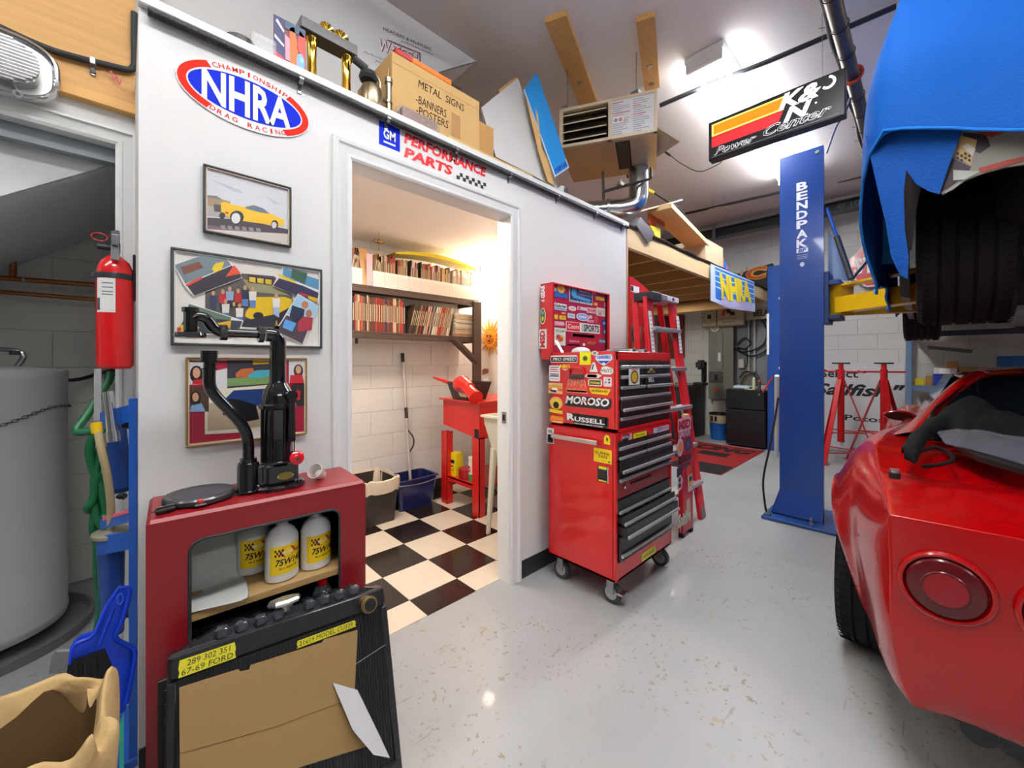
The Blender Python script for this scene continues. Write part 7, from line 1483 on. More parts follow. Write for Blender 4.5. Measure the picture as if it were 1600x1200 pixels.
# wall lettering board, stop sign, car-shaped sign
Xw = XF-.012; a, c = FX(1296, 568, Xw), FX(1414, 722, Xw)
b = B(); b.box((Xw, c.y, max(c.z, .02)), (XF-.0005, a.y+.35, a.z), mat('d8dadc', .5), .002); t = b.build('lettered_board', None, 'white board with black lettering behind the red stands', 'board')
IK = mat('20242c', .5); cw = crop(1280, 560, .25)
def wtext(tx, p, q, sh=0, bo=.02): s = SX(cw(*p), cw(*q), Xw-.001); s.text(tx, 0, 0, 1, 1, IK, 0, sh, bo); s.build('lettering', t)
wtext('Select', (10, 68), (244, 122)); wtext('"Sailfish"', (-60, 150), (540, 250), .35, .03); wtext('Potos', (160, 350), (410, 405))
Xst = 7.05; q = FX(1372, 412, Xst); r_ = .31
t = thing('stop_sign', 'red octagonal stop sign hanging high on the far wall', 'sign', tuple(q))
def octo(r, x): return [Vector((x, q.y+r*math.cos(R(22.5+45*k)), q.z+r*math.sin(R(22.5+45*k)))) for k in range(8)]
b = B(); b.prism(octo(r_, Xst), (.01, 0, 0), mat('d8d8da', .3)); b.prism(octo(r_*.95, Xst-.001), (.002, 0, 0), mat('c01c28', .25, coat=.3)); b.build('plate', t)
s = S((Xst-.0015, q.y+.24, q.z-.11), (0, -.48, 0), (0, 0, .22), (-1, 0, 0)); s.text('STOP', 0, 0, 1, 1, wht_, 1, 0, .03); s.build('lettering', t); b = B(); b.cyl((Xst+.01, q.y, q.z), (XF, q.y, q.z), .02, STEEL); b.build('bracket', t)
Xc = 6.2; a, c = FX(1294, 278, Xc), FX(1362, 262, Xc); t = thing('car_shaped_sign', 'light blue car-shaped sign hanging on a bar at the ceiling', 'sign', tuple((a+c)/2))
d = c-a; b = B(); b.bar(a-Vector((0, 0, .06)), c-Vector((0, 0, .06)), .03, .05, mat('301c1c', .5)); b.bar(a.lerp(c, .55)-Vector((.01, 0, .03)), c-Vector((.01, 0, .03)), .03, .04, mat('d8c020', .4)); b.build('bar', t)
zz = Vector((0, 0, 1)); b = B(); b.prism([a, c, c+zz*.09, a.lerp(c, .8)+zz*.10, a.lerp(c, .65)+zz*.17, a.lerp(c, .35)+zz*.17, a.lerp(c, .2)+zz*.09, a+zz*.06], (.01, 0, 0), mat('48a0d8', .3)); b.build('car_cutout', t)
for f_ in (.18, .75): b = B(); m_ = a.lerp(c, f_)+zz*.02; b.cyl(m_-Vector((.012, 0, 0)), m_-Vector((.002, 0, 0)), .045, wht_, seg=14); b.build('wheel', t)
for f_ in (.1, .9): b = B(); m_ = a.lerp(c, f_); b.cyl(m_+zz*.0, (m_.x, m_.y, CEIL), .003, GREY, seg=5); b.build('wire', t)
# black board with letter on the mezzanine
Xm = 6.9; t = thing('letter_board', 'black board with large yellow and red letter propped at the mezzanine end', 'sign', tuple(FX(1180, 450, Xm)))
P5 = [FX(u, v, Xm) for u, v in ((1137, 432), (1207, 411), (1224, 440), (1224, 458), (1145, 458))]; b = B(); b.prism(P5, (.02, 0, 0), mat('26262a', .5)); b.build('board', t)
cm_ = crop(1090, 380, 120/1029); s = SX(cm_(640, 335), cm_(935, 470), Xm-.001); s.text('C', 0, 0, 1, 1, mat('e0a030', .4), 0, .1, .09); s.text('C', .03, .05, .97, .95, mat('b85028', .4), 1, .1, .02); s.build('letter', t)
s = SX(cm_(560, 320), cm_(690, 440), Xm-.001); s.poly([(0, .4), (.3, .8), (.5, .5), (.2, .1)], mat('b8b0a0', .5)); s.poly([(.5, .8), (.8, 1), (1, .7), (.7, .5)], mat('b8b0a0', .5)); s.build('letter', t)
# banner on the mezzanine fascia
fl = crop(1090, 380, 120/1029); YF = YW-.014
t = thing('hanging_flag', 'blue racing flag with yellow letters hanging on the mezzanine beam', 'flag', tuple(at(1145, 480, Y=YF)))
b = B(); a, c = at(*fl(165, 275), Y=YF), at(*fl(752, 520), Y=YF); zb_l, zb_r = at(*fl(165, 770), Y=YF).z, at(*fl(752, 925), Y=YF).z
rows = []
def fp(x, y, e=0): # x,y in 0..1
    zt_ = a.z+(c.z-a.z)*x; zb2 = zb_l+(zb_r-zb_l)*x-.03*math.sin(math.pi*min(1, x*1.2))+(.0)
    return Vector((a.x+(c.x-a.x)*x, YF-.006-.010*math.sin(x*14)*(1-y)-e, zb2+(zt_-zb2)*y))
nx = 28
def fpatch(x0, y0, x1, y1, m, e, n=6):
    b.grid([[fp(x0+(x1-x0)*i/n, y0, e) for i in range(n+1)], [fp(x0+(x1-x0)*i/n, (y0+y1)/2, e) for i in range(n+1)], [fp(x0+(x1-x0)*i/n, y1, e) for i in range(n+1)]], m)
fpatch(0, 0, 1, 1, mat('b8c8e4', .7), 0, nx); fpatch(.08, .28, .98, .96, mat('2878c8', .6), .0015, nx); fpatch(.18, .02, .95, .27, mat('b8b4dc', .7), .0015, nx); fpatch(.08, .12, .2, .34, mat('1c68c8', .6), .002)
for k in range(4): fpatch(.08, .42+k*.15, .98, .445+k*.15, mat('d8e4f4', .7), .002, nx)
o = b.build('cloth', t, solid=0); b = B()
vs, fs = textmesh('NHRA', -.25, .06); i_ = b.mi(mat('f0d410', .5)); V = [b.bm.verts.new(fp(.16+.76*x, .22+.68*y+.10*(x-.5), .004)) for x, y in vs]
for f_ in fs:
    if len(set(f_)) > 2:
        try: b.bm.faces.new([V[k] for k in f_]).material_index = i_
        except ValueError: pass
b.build('lettering', t)
# jack stands
def jack(loc, label, rz):
    t = local_thing('jack_stand', label, 'jack stand', 'tall red jack stands'); JR = mat('c0141c', .35, coat=.2, scale=8, var=.08)
    b = B(); b.cyl((0, 0, .25), (0, 0, 1.16), .035, JR, seg=16); b.build('column', t)
    b = B(); b.cyl((0, 0, 1.16), (0, 0, 1.225), .026, JR, seg=14); b.box((-.085, -.03, 1.225), (.085, .03, 1.243), mat('302828', .5), .003); b.build('saddle', t)
    b = B(); b.cyl((-.24, 0, 1.13), (.24, 0, 1.13), .011, JR, seg=10); [b.sphere((s_, 0, 1.13), .018, JR) for s_ in (-.24, .24)]; b.build('crank_bar', t)
    for k in range(3):
        a_ = R(90+120*k); e = Vector((.36*math.cos(a_), .36*math.sin(a_), 0)); b = B(); b.bar(Vector((.03*math.cos(a_), .03*math.sin(a_), 1.03)), e, .05, .012, JR, up=(0, 0, 1)); o = b.build('leg', t)
        b = B(); b.box(e-Vector((.04, .04, 0)), e+Vector((.04, .04, .006)), JR); b.build('foot', o)
    for z_, r_ in ((.38, .228), (.14, .31)):
        b = B(); P_ = [Vector((r_*math.cos(R(90+120*k)), r_*math.sin(R(90+120*k)), z_)) for k in range(3)]
        for k in range(3): b.bar(P_[k], P_[(k+1) % 3], .022, .012, JR)
        b.build('brace_ring', t)
    b = B()
    for k in range(7): b.tube([(.012*math.cos(x_)+.012, -.04, .42-.035*k+.02*math.sin(x_)) for x_ in [i*math.pi/4 for i in range(8)]], .003, STEEL, 5, close=True)
    b.build('chain', t)
    t.location = loc; t.rotation_euler = (0, 0, rz)
q1 = FX(1314, 640, 6.45); q2 = FX(1381, 640, 6.65); jack((q1.x, q1.y, 0), 'tall red tripod jack stand nearer the blue lift post', R(70)); jack((q2.x, q2.y, 0), 'tall red tripod jack stand behind the red car mirror', R(110))
# steel shelving
t = thing('steel_shelving', 'blue-grey steel shelving unit against the far wall behind the red car', 'shelving', (6.9, -1.0, 0)); SG = mat('6c88a8', .4, .2); sx0, sx1, sy0, sy1 = 6.6, 7.1, -2.4, .13
for x in (sx0, sx1):
    for y in (sy0, (sy0+sy1)/2, sy1): b = B(); b.box((x-.02, y-.025, 0), (x+.02, y+.025, 2.0), SG, .003); b.build('post', t)
for z in (.35, .98, 1.60, 1.98): b = B(); b.box((sx0-.01, sy0, z-.06), (sx0, sy1, z), SG if z < 1.2 else mat('3c4458', .5), .002); b.box((sx0, sy0, z-.012), (sx1, sy1, z), mat('8c7858', .7)); b.build('shelf', t)
rs_ = [((1429, 578), (1445, 589), 'd8c418', 'small yellow box on the steel shelf beside the post'), ((1446, 574), (1457, 589), 'a87c44', 'brown carton behind the yellow box on the steel shelf'), ((1458, 571), (1495, 589), '1c38a8', 'blue box with white label on the steel shelf'), ((1459, 561), (1478, 570.5), 'd4d4d8', 'white box stacked left on the blue box'), ((1478.5, 561), (1495, 570.5), 'cfc8c0', 'white box stacked right on the blue box'), ((1478, 550), (1498, 560.5), 'b08c58', 'brown carton on the right white box'), ((1497, 569), (1524, 589), 'd8d8d8', 'plain white carton right of the blue box'), ((1498, 559), (1545, 568.5), 'a08050', 'flat brown carton on the plain white carton'), ((1560, 558), (1604, 589), 'c8c8c8', 'large white box at the right edge of the steel shelf'), ((1562, 541), (1604, 557.5), '2c64b0', 'blue tray on the large white box'), ((1585, 480), (1604, 500), 'b8b8bc', 'grey bin on the upper steel shelf')]
zsh = .981; Xb_ = 6.64
for p, q, c_, lab in rs_:
    A, Cc = FX(*p, Xb_), FX(*q, Xb_); z0_ = Cc.z
    b = B(); b.box((Xb_, Cc.y, z0_+(.981-FX(1500, 589, Xb_).z) if q[1] < 600 and p[1] > 500 else 1.601), (Xb_+.25, A.y, A.z+(.981-FX(1500, 589, Xb_).z) if p[1] > 500 else 1.8), mat(c_, .55), .004); o = b.build('storage_box', None, lab, 'box')
    if 'label' in lab: s = S((Xb_, A.y-.05, z0_+.03), (0, Cc.y-A.y+.1, 0), (0, 0, .06), (-1, 0, 0)); s.base(wht_); s.build('box_label', o)
a, c = FX(1449, 543, 6.62), FX(1518, 549, 6.62); b = B(); b.bar(a, c, .25, .035, mat('585c5c', .5), up=(0, 0, 1)); b.build('metal_tray', None, 'grey metal tray balanced on top of the stacked cartons', 'tray')
# ============================================================ LIFT AND RAISED CAR
XP = 3.82; PY1, PY0, PZT = .82, .535, 2.90; BLF = mat('0e4292', .28, coat=.5, scale=2.5, var=.10)
t = thing('lift_post', 'tall blue car lift post with white vertical lettering', 'lift post', (3.95, .68, 0))
b = B(); b.prism([(XP, PY1, .22), (XP, PY0, .22), (XP, PY0, PZT+.0), (XP, PY1, PZT)], (.012, 0, 0), BLF); b.box((XP+.012, PY1-.012, .02), (XP+.27, PY1, PZT-.02), BLF); b.box((XP+.26, PY0+.06, .02), (XP+.27, PY1-.012, PZT-.02), BLF); b.box((XP+.012, PY0, .02), (XP+.022, PY0+.01, PZT-.02), mat('0c1c30', .5)); b.box((XP+.1, PY0+.10, .02), (XP+.14, PY0+.2, PZT-.1), mat('20242c', .5))
b.prism([(XP, PY1, .22), (XP, PY0, .22), (XP-.05, PY0-.0, .035), (XP-.05, PY1+.05, .035)], (.012, 0, 0), BLF); b.prism([(XP+.0, PY1, .22), (XP-.05, PY1+.05, .035), (XP+.26, PY1+.05, .035), (XP+.26, PY1, .22)], (0, -.01, 0), BLF); b.build('column', t)
b = B(); b.box((XP-.17, PY0-.10, .002), (XP+.36, PY1+.09, .024), mat('1c4a8c', .35, scale=6, var=.15), .003); o = b.build('base_plate', t)
for x, y in ((XP-.12, PY1+.05), (XP-.11, PY0+.06), (XP+.3, PY1+.04), (XP+.3, PY0-.04)): b = B(); b.cyl((x, y, .024), (x, y, .075), .009, STEEL, seg=8); b.cyl((x, y, .024), (x, y, .045), .02, STEEL, seg=6); b.build('anchor_bolt', o)
b = B(); b.cyl((XP-.008, PY0+.04, PZT-.04), (XP, PY0+.04, PZT-.04), .014, STEEL, seg=10); b.build('bolt', t)
# stacked upright capitals
tb = crop(1180, 220, .25); zt_, zb_ = at(*tb(290, 255), X=XP).z, at(*tb(290, 672), X=XP).z; yl, yr = at(*tb(258, 400), X=XP).y, at(*tb(328, 400), X=XP).y
LWt = mat('e8ecf4', .4, var=.01); hh = (zt_-zb_)/7
for k, ch in enumerate('BENDPAK'): s = S((XP-.0002, yl, zt_-(k+1)*hh+.006), (0, yr-yl, 0), (0, 0, hh-.010), (-1, 0, 0), lift=.0008); s.text(ch, 0, 0, 1, 1, LWt, 0, 0, .035); s.build('letter', t)
s = SX(tb(258, 678), tb(330, 785), XP-.0005); s.rect(0, .78, 1, 1, LWt, 0); s.text('BP', .15, .8, .85, .98, mat('1450a4', .4), 1, .2, .05); [s.rect(.05, .45+.09*k, .95, .48+.09*k, mat('a0b0d0', .5), 0) for k in range(3)]; s.ell(.5, .15, .2, .12, mat('d0d8e8', .4), 0); s.build('logo_sticker', t)
zc = 1.70
b = B(); b.box((XP+.02, PY0-.03, zc-.16), (XP+.22, PY0+.02, zc+.24), mat('123c7c', .35), .006); b.box((XP-.01, PY0-.10, zc-.13), (XP+.24, PY0-.03, zc-.095), mat('122c54', .4), .004); b.box((XP-.01, PY0-.10, zc+.13), (XP+.24, PY0-.03, zc+.165), mat('123c7c', .35), .004); b.build('carriage', t)
q0, q1 = at(1292, 325, X=XP+.03), at(1330, 436, X=XP-.1); m_ = q0.lerp(q1, .42)
b = B(); b.cyl(q0, m_, .012, mat('1c50a0', .3, .3)); b.cyl(m_, q1, .019, mat('2a2c30', .4)); b.build('gas_strut', t)
b = B(); b.prism([(XP+.20, PY0-.0, 2.3), (XP+.20, PY0-.0, zc+.2), (XP+.20, PY0-.16, zc+.17)], (.006, 0, 0), mat('7c94bc', .3, .3)); b.build('flange_sheen', t)  # reflection on the back of the far flange, put into a pale triangle
b = B(); b.tube(smoothpath([(XP+.1, PY1+.03, .95), (XP+.0, PY1+.06, .6), (XP-.06, PY1+.10, .3), (XP-.10, PY1+.08, .10), (XP-.11, PY1+.06, .03)], 6), .008, BLACK, 8); b.build('hydraulic_hose', t)
b = B(); b.tube(smoothpath([(XP+.12, PY0+.0, PZT-.02), (XP+.1, PY0-.06, PZT+.15), (XP+.05, .42, 3.1), (XP, .38, 3.18)], 5), .008, mat('2c3c5c', .4), 8); b.build('upper_cable', t)
YA = mat('e8bc10', .35, coat=.2, scale=5, var=.08)
P0 = Vector((XP+.11, PY0-.065, 0)); A1 = Vector((3.42, -.12, 0)); dr = (A1-P0).normalized(); sd = Vector((-dr.y, dr.x, 0))
def slab(b, a, c, w0, w1, z0, z1, m): b.prism([a-sd*w0+Vector((0, 0, z0)), c-sd*w1+Vector((0, 0, z0)), c+sd*w1+Vector((0, 0, z0)), a+sd*w0+Vector((0, 0, z0))], (0, 0, z1-z0), m)
b = B(); slab(b, P0+dr*.05, A1, .06, .05, 1.62, 1.735, YA); arm = b.build('arm', t, 'yellow steel swing arm reaching under the raised car')
b = B(); slab(b, P0-dr*.05, P0+dr*.09, .05, .05, 1.60, 1.83, mat('c8a010', .4)); b.build('knuckle', arm)
b = B(); slab(b, P0+dr*.02, A1, .055, .045, 1.815, 1.83, YA); b.build('top_strap', arm)
b = B(); P1 = P0+Vector((.12, 0, 0)); A2 = Vector((4.3, -.4, 0)); b.bar(P1+Vector((0, 0, 1.66)), A2+Vector((0, 0, 1.66)), .09, .09, mat('c89c10', .4)); b.build('arm', t, 'second yellow arm further back')
b = B(); b.cyl(P0+Vector((0, 0, 1.56)), P0+Vector((0, 0, 1.86)), .022, STEEL, seg=14); b.build('pivot_pin', t)
# raised car
CYR = -.62       # centre line of the raised car
t = thing('raised_car', 'raised grey race car on the lift, mostly hidden under a blue cover', 'car', (4.2, CYR, 1.40)); CG = mat('8c8c84', .3, coat=.4, scale=5, var=.1)
def shell(rows, m, name, par, **k): b = B(); b.grid(rows, m); return b.build(name, par, sub=1, **k)
# body shell: sections along X; left sill, arch, top
def arch_z(x):
    for xc, rad in ((2.86, .37), (5.35, .37)):
        if abs(x-xc) < rad: return 1.79+math.sqrt(rad*rad-(x-xc)**2)*.93-.02
    return 1.62
rows = []
for i in range(45):
    x = 2.22+i*.095; e = min(1, (x-2.22)/.35); wv = .64+.08*math.sqrt(e); zlo = max(arch_z(x), 1.62+(2.12-1.62)*(1-e)**2 if x < 2.6 else 1.62)
    zl = min(zlo, 2.24)
    rows.append([(x, CYR+wv-.04, zl), (x, CYR+wv, zl+.01), (x, CYR+wv+.01, (zl+2.30)/2), (x, CYR+wv-.02, 2.32), (x, CYR+wv-.16, 2.42), (x, CYR, 2.45), (x, CYR-wv+.16, 2.42), (x, CYR-wv+.02, 2.32), (x, CYR-wv-.01, (zl+2.3)/2), (x, CYR-wv, zl+.01), (x, CYR-wv+.04, zl)])
CG2 = mat('2c2c2e', .4); b = B(); b.grid(rows, CG2); b.face(rows[0], CG2); b.face([(2.24, CYR+.60, 2.16), (2.24, CYR-.60, 2.16), (2.4, CYR-.62, 2.0), (2.4, CYR+.60, 2.0)], mat('1a1a1c', .6)); b.box((2.45, CYR-.62, 1.80), (6.3, CYR+.42, 2.12), mat('121214', .8), .05); b.build('body', t, sharp=60)  # grey shell's colour darkened for the shade in the gap by the tyre
def tyre(par, c, r, w_, label=None):
    TY = mat('19191b', .7, bump=.2, scale=80); b = B()
    prof = [(r*.62, -w_/2+.012), (r*.80, -w_/2), (r*.93, -w_/2+.004), (r*.985, -w_/2+.02)]
    n = 5; gw = .006
    for k in range(n+1):
        y = -w_/2+.022+(w_-.044)*k/n
        if 0 < k < n: prof += [(r, y-gw), (r-.009, y-gw+.001), (r-.009, y+gw-.001), (r, y+gw)]
        else: prof.append((r, y))
    prof += [(r*.985, w_/2-.02), (r*.93, w_/2-.004), (r*.80, w_/2), (r*.62, w_/2-.012)]
    b.lathe(prof, c, TY, axis=(0, 1, 0), seg=72, xdir=(1, 0, 0)); o = b.build('tyre', par, label)
    b = B()
    for k in range(72):
        a_ = 2*math.pi*k/72
        for j in (-1, 1):
            m0 = Vector((math.cos(a_)*(r-.0), j*(w_/2-.008), math.sin(a_)*(r-.0))); m1 = Vector((math.cos(a_+.03)*(r+.001), j*(w_/2-.05), math.sin(a_+.03)*(r+.001))); b.bar(Vector(c)+m0*1.0, Vector(c)+m1, .004, .002, mat('08080a', .9))
    b.build('tread_blocks', o, kind='stuff')
    b = B(); b.lathe([(r*.25, w_/2-.05), (r*.56, w_/2-.05), (r*.60, w_/2-.012), (r*.64, w_/2-.010), (r*.62, w_/2-.03)], c, mat('8c8e90', .3, .8), axis=(0, 1, 0), seg=36, xdir=(1, 0, 0)); b.lathe([(r*.62, -w_/2+.015), (r*.1, -w_/2+.03)], c, mat('303234', .5), axis=(0, 1, 0), seg=36, xdir=(1, 0, 0)); b.build('rim', o)
tyre(t, (2.90, -.125, 1.775), .345, .31); tyre(t, (5.45, .02, 1.785), .33, .25); tyre(t, (2.90, CYR*2+.125, 1.775), .345, .31); tyre(t, (5.45, CYR*2-.02, 1.785), .33, .25)
b = B(); b.cyl((2.9, CYR+.5, 1.775), (2.9, CYR-.5, 1.775), .05, DGREY); b.sphere((2.9, CYR, 1.775), .13, DGREY); b.build('rear_axle', t)
# printed graphics on the quarter, under the hem
gq = crop(1340, 60, 260/1114); Xg = 2.205
def gp(pts, c_, k): s_.b.face([at(*gq(*p), X=Xg-k*.001) for p in pts], mat(c_, .35, coat=.3))
s_ = S((0, 0, 0), (1, 0, 0), (0, 0, 1), (-1, 0, 0))
b = B(); outl = [(700, 540), (1114, 540), (1300, 560), (1300, 800), (1114, 845), (1000, 860), (850, 900), (720, 950), (640, 1010), (570, 1045), (530, 1010), (600, 820), (690, 640)]
b.prism([at(*gq(*p), X=Xg) for p in outl], (.012, 0, 0), CG); b.build('rear_quarter', t)
gp([(700, 630), (860, 640), (890, 720), (820, 770), (740, 740)], '3c3034', 1); gp([(690, 650), (800, 680), (760, 850), (640, 780)], 'd0b070', 2); gp([(780, 625), (1020, 620), (900, 660)], 'a03828', 2); gp([(630, 800), (760, 860), (740, 900), (560, 1030), (540, 960)], '40303c', 3); gp([(810, 870), (1000, 815), (1114, 790), (1114, 820), (1000, 850), (820, 900)], 'a04038', 3); gp([(640, 880), (820, 890), (720, 945), (640, 950)], 'a8b0a8', 4); gp([(740, 700), (790, 740), (770, 790), (700, 720)], 'e0d8d0', 4)
for k in range(8):
    x_, y_ = 665+26*(k % 4), 760+30*(k//4)+14*(k % 2); gp([(x_, y_), (x_+16, y_+8), (x_+10, y_+24), (x_-6, y_+14)], '281c18', 6)
s_.build('graphics', t)
# blue fabric cover
BC = mat('0c5ab4', .75, bump=.25, scale=160, var=.06)
t = thing('car_cover', 'bright blue fabric cover draped over the raised car', 'car cover', (4.0, CYR, 1.7))
def hem(s): # s: arc position along left side (negative, metres from corner) / rear (positive)
    if s < 0: return 1.62+.50*max(0, (s+.45)/.45)**1.2 if s > -.45 else 1.62+.06*math.sin(s*5)+.10*min(1, max(0, (-s-1.2)))
    return max(1.93, 2.15-.42*max(0, s-.05))+.006*math.sin(s*9)
def peri(s, bulge=0):
    r = .10; xr, yl_ = 2.13, .175
    if s < -.08: return Vector((xr+.08-s-.0, yl_+.0+bulge, 0)), Vector((0, 1, 0))
    if s < .08:
        a_ = R(90)*(s+.08)/.16; return Vector((xr+.10-.10*math.sin(a_)+.04*(1-math.sin(a_)), yl_-.10+.10*math.cos(a_), 0)), Vector((-math.sin(a_), math.cos(a_), 0))
    return Vector((xr, yl_-.10-(s-.08), 0)), Vector((-1, 0, 0))
rows = []; S_ = [-3.2+k*.06 for k in range(85)]
for j in range(16):
    f_ = j/15; row = []
    for s in S_:
        p, n = peri(s); zl = hem(s); zt = 2.80; z = zl+(zt-zl)*f_
        wave = .030*noise.noise(Vector((s*2.6, 1.3, z*1.1)))+.018*noise.noise(Vector((s*7, 3.3, z*1.6)))*(1-f_*.5)+.012*math.sin(s*11+2*z)*(1-f_)
        inw = .30*max(0, f_-.35)**1.5
        row.append(Vector((p.x, p.y, z))+n*(wave-inw))
    rows.append(row)
b = B(); b.grid(rows, BC); top_ = rows[-1]; b.grid([top_, [Vector((max(p.x, 2.9)+.0, min(p.y, CYR+.45) if p.x > 2.3 else p.y*.8+CYR*.2, 2.95)) for p in top_]], BC)
o = b.build('cover', t, sharp=180, sub=1, solid=.003)
b = B(); b.tube([r_+Vector((0, 0, .006)) for r_ in rows[0]], .006, mat('1c7cd8', .7), 6); b.build('hem', t)
b = B(); b.tube([rows[k][int((.55+3.2)/.06)]+Vector((-.004, 0, 0)) for k in range(16)], .003, mat('2c80d8', .7), 5); b.build('seam', t)
lt = [at(u, v, X=3.0) for u, v in ((1379, 341), (1393, 349), (1405, 366), (1407, 380), (1404, 402), (1396, 412), (1366, 413), (1372, 375))]
b = B(); b.prism(lt, (.008, 0, 0), mat('38a4e0', .7, bump=.2, scale=120)); b.build('light_blue_flap', t, 'lighter blue cloth flap')

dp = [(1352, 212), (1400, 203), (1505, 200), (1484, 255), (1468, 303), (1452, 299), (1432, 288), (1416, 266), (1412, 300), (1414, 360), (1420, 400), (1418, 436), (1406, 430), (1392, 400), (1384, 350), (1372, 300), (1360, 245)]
b = B(); b.prism([at(u, v, X=2.185+(.012*math.sin(i*1.7))) for i, (u, v) in enumerate(dp)], (.006, 0, 0), mat('0c4c9c', .75, bump=.3, scale=120)); b.build('corner_drape', t, 'inner fold of the cover with shade put into its blue')  # shade inside the fold is put into this deeper blue
# ============================================================ RED SPORTS CAR
YC_ = -.62; CRD = mat('a60004', .2, coat=.45, scale=2, var=.05)
t = thing('sports_car', 'red flared sports car with round tail lamps in the right foreground', 'car', (3.7, YC_, 0))
XWh, AR = 2.42, .395
def arch(x):
    z = 0
    for xc in (XWh, 4.92):
        if abs(x-xc) < AR: z = max(z, .335+math.sqrt(AR*AR-(x-xc)**2))
    return z
# stations: X, crest(Y offset from centre, z), outer Y at z levels top->bottom
ST = [ # x, crestY, crestZ, yA(z~.93*crest), y(.70), y(.58), y(.47), y(.31)
 (1.56, .690, .815, .692, .688, .686, .688, .660),
 (1.575, .692, .816, .700, .700, .698, .699, .672),
 (1.62, .697, .819, .716, .722, .722, .720, .695),
 (1.72, .706, .824, .738, .752, .752, .744, .722),
 (1.85, .722, .833, .765, .785, .785, .772, .748),
 (1.96, .735, .843, .788, .808, .806, .790, .765),
 (2.02, .741, .850, .800, .826, .836, .832, .800),
 (2.10, .750, .862, .818, .866, .888, .884, .87),
 (2.25, .765, .888, .838, .893, .914, .910, .90),
 (2.42, .776, .910, .848, .902, .920, .918, .91),
 (2.60, .772, .918, .838, .890, .908, .905, .90),
 (2.75, .755, .918, .818, .862, .872, .872, .86),
 (2.88, .740, .915, .795, .825, .830, .826, .80),
 (3.10, .722, .905, .765, .785, .786, .780, .76),
 (3.50, .705, .885, .745, .760, .762, .757, .74),
 (3.95, .700, .865, .745, .765, .768, .765, .75),
 (4.40, .715, .87, .775, .805, .812, .81, .80),
 (4.60, .725, .885, .79, .845, .86, .855, .84),
 (4.92, .720, .89, .79, .858, .870, .868, .85),
 (5.25, .690, .86, .76, .835, .852, .85, .83),
 (5.50, .64, .80, .70, .765, .78, .78, .76),
 (5.85, .52, .70, .57, .62, .64, .64, .60),
 (6.05, .30, .60, .33, .37, .39, .39, .36)]
def deckz(x, f, cz): # f 0 at crest..1 centre
    if x < 2.0: return cz+.000+.012*f
    if x > 4.1: return cz-.05*math.sin(math.pi*min(1, f*1.6))*(1 if f < .62 else .6)+.03*f
    return cz-.035*math.sin(math.pi*min(1, f*2))*(1-f)+.0*f
bm = bmesh.new(); cl = bm.edges.layers.float.new('crease_edge'); rowsL = []
FR = [0, .06, .16, .34, .58, .8, 1.0]
grid_ = []
for x, cy, cz, ya, y7, y58, y47, y31 in ST:
    a_ = arch(x); side_ = []
    for y, z in ((y31-.02, .29 if x > 1.7 else .30), (y31, .32), (y47, .485), (y58, .58), (y7, .70), (ya, cz-.045)):
        zz_ = max(z, a_) if z < cz-.05 else z
        side_.append((y, min(zz_, cz-.06)if z < cz-.05 else z))
    # under edge first
    pts = side_+[(cy, cz)]+[(cy*(1-f), deckz(x, f, cz)) for f in FR[1:]]
    grid_.append((x, pts))
V = {}
def vert(i, j, s_):
    x, pts = grid_[i]; y, z = pts[j]
    if j == len(pts)-1: s_ = 1
    k = (i, j, s_)
    if k not in V: V[k] = bm.verts.new((x, YC_+s_*y, z))
    return V[k]
npt = len(grid_[0][1])
for s_ in (1, -1):
    for i in range(len(grid_)-1):
        for j in range(npt-1):
            q = [vert(i, j, s_), vert(i+1, j, s_), vert(i+1, j+1, s_), vert(i, j+1, s_)]
            if len(set(q)) == 4: bm.faces.new(q)
# tail panel: columns follow the deck columns, rows follow the side levels
NP = 6
def tailv(j, c, s_):
    "j level 0..5 side, c column 0 (corner)..len(FR)-1 centre"
    if c == 0: return vert(0, j, s_)
    if j == NP: return vert(0, NP+c, s_)
    k = ('t', j, c, s_ if c < len(FR)-1 else 1)
    if k not in V:
        x0, pts = grid_[0]; f = FR[c]; y = pts[j][0]*(1-f); z = pts[j][1]
        dx = [0.03, -.01, -.016, -.012, -.008, -.002][j]; V[k] = bm.verts.new((x0+dx*min(1, f*8)-.03*f*f, YC_+s_*y, z+(.006*f)))
    return V[k]
for s_ in (1, -1):
    for j in range(NP):
        for c in range(len(FR)-1):
            q = [tailv(j, c, s_), tailv(j, c+1, s_), tailv(j+1, c+1, s_), tailv(j+1, c, s_)]
            if len(set(q)) == 4: bm.faces.new(q)
bmesh.ops.recalc_face_normals(bm, faces=bm.faces[:])
cr = bm.edges.layers.float.get('crease_edge')
me = bpy.data.meshes.new('body'); bm.verts.index_update(); 
key = {v.index: k for k, v in V.items()}
off = Vector(t['_off'])
creases = []
bm.verts.index_update(); key = {v.index: k for k, v in V.items()}
for e in bm.edges:
    a, c = key[e.verts[0].index], key[e.verts[1].index]; w_ = 0
    def lev(k): return k[1] if k[0] != 't' else k[1]
    isT = lambda k: k[0] == 't' or k[0] == 0
    if isT(a) and isT(c):
        la = a[1] if a[0] == 't' else (a[1] if a[1] <= NP else NP); lc2 = c[1] if c[0] == 't' else (c[1] if c[1] <= NP else NP)
        if la == lc2 == NP: w_ = .85
        elif la == lc2 == 2: w_ = .55
        elif a[0] == 0 and c[0] == 0: w_ = .35
    if a[0] != 't' and c[0] != 't' and a[1] == c[1] == NP: w_ = max(w_, .45 if max(a[0], c[0]) < 10 else .2)
    if a[0] != 't' and c[0] != 't' and a[1] == c[1] == 0: w_ = 1
    e[cr] = w_
for v in bm.verts: v.co -= off
bm.to_mesh(me); bm.free(); me.materials.append(CRD); me.shade_smooth()
o = bpy.data.objects.new('body', me); C.objects.link(o); o.parent = t; o['_off'] = list(off)
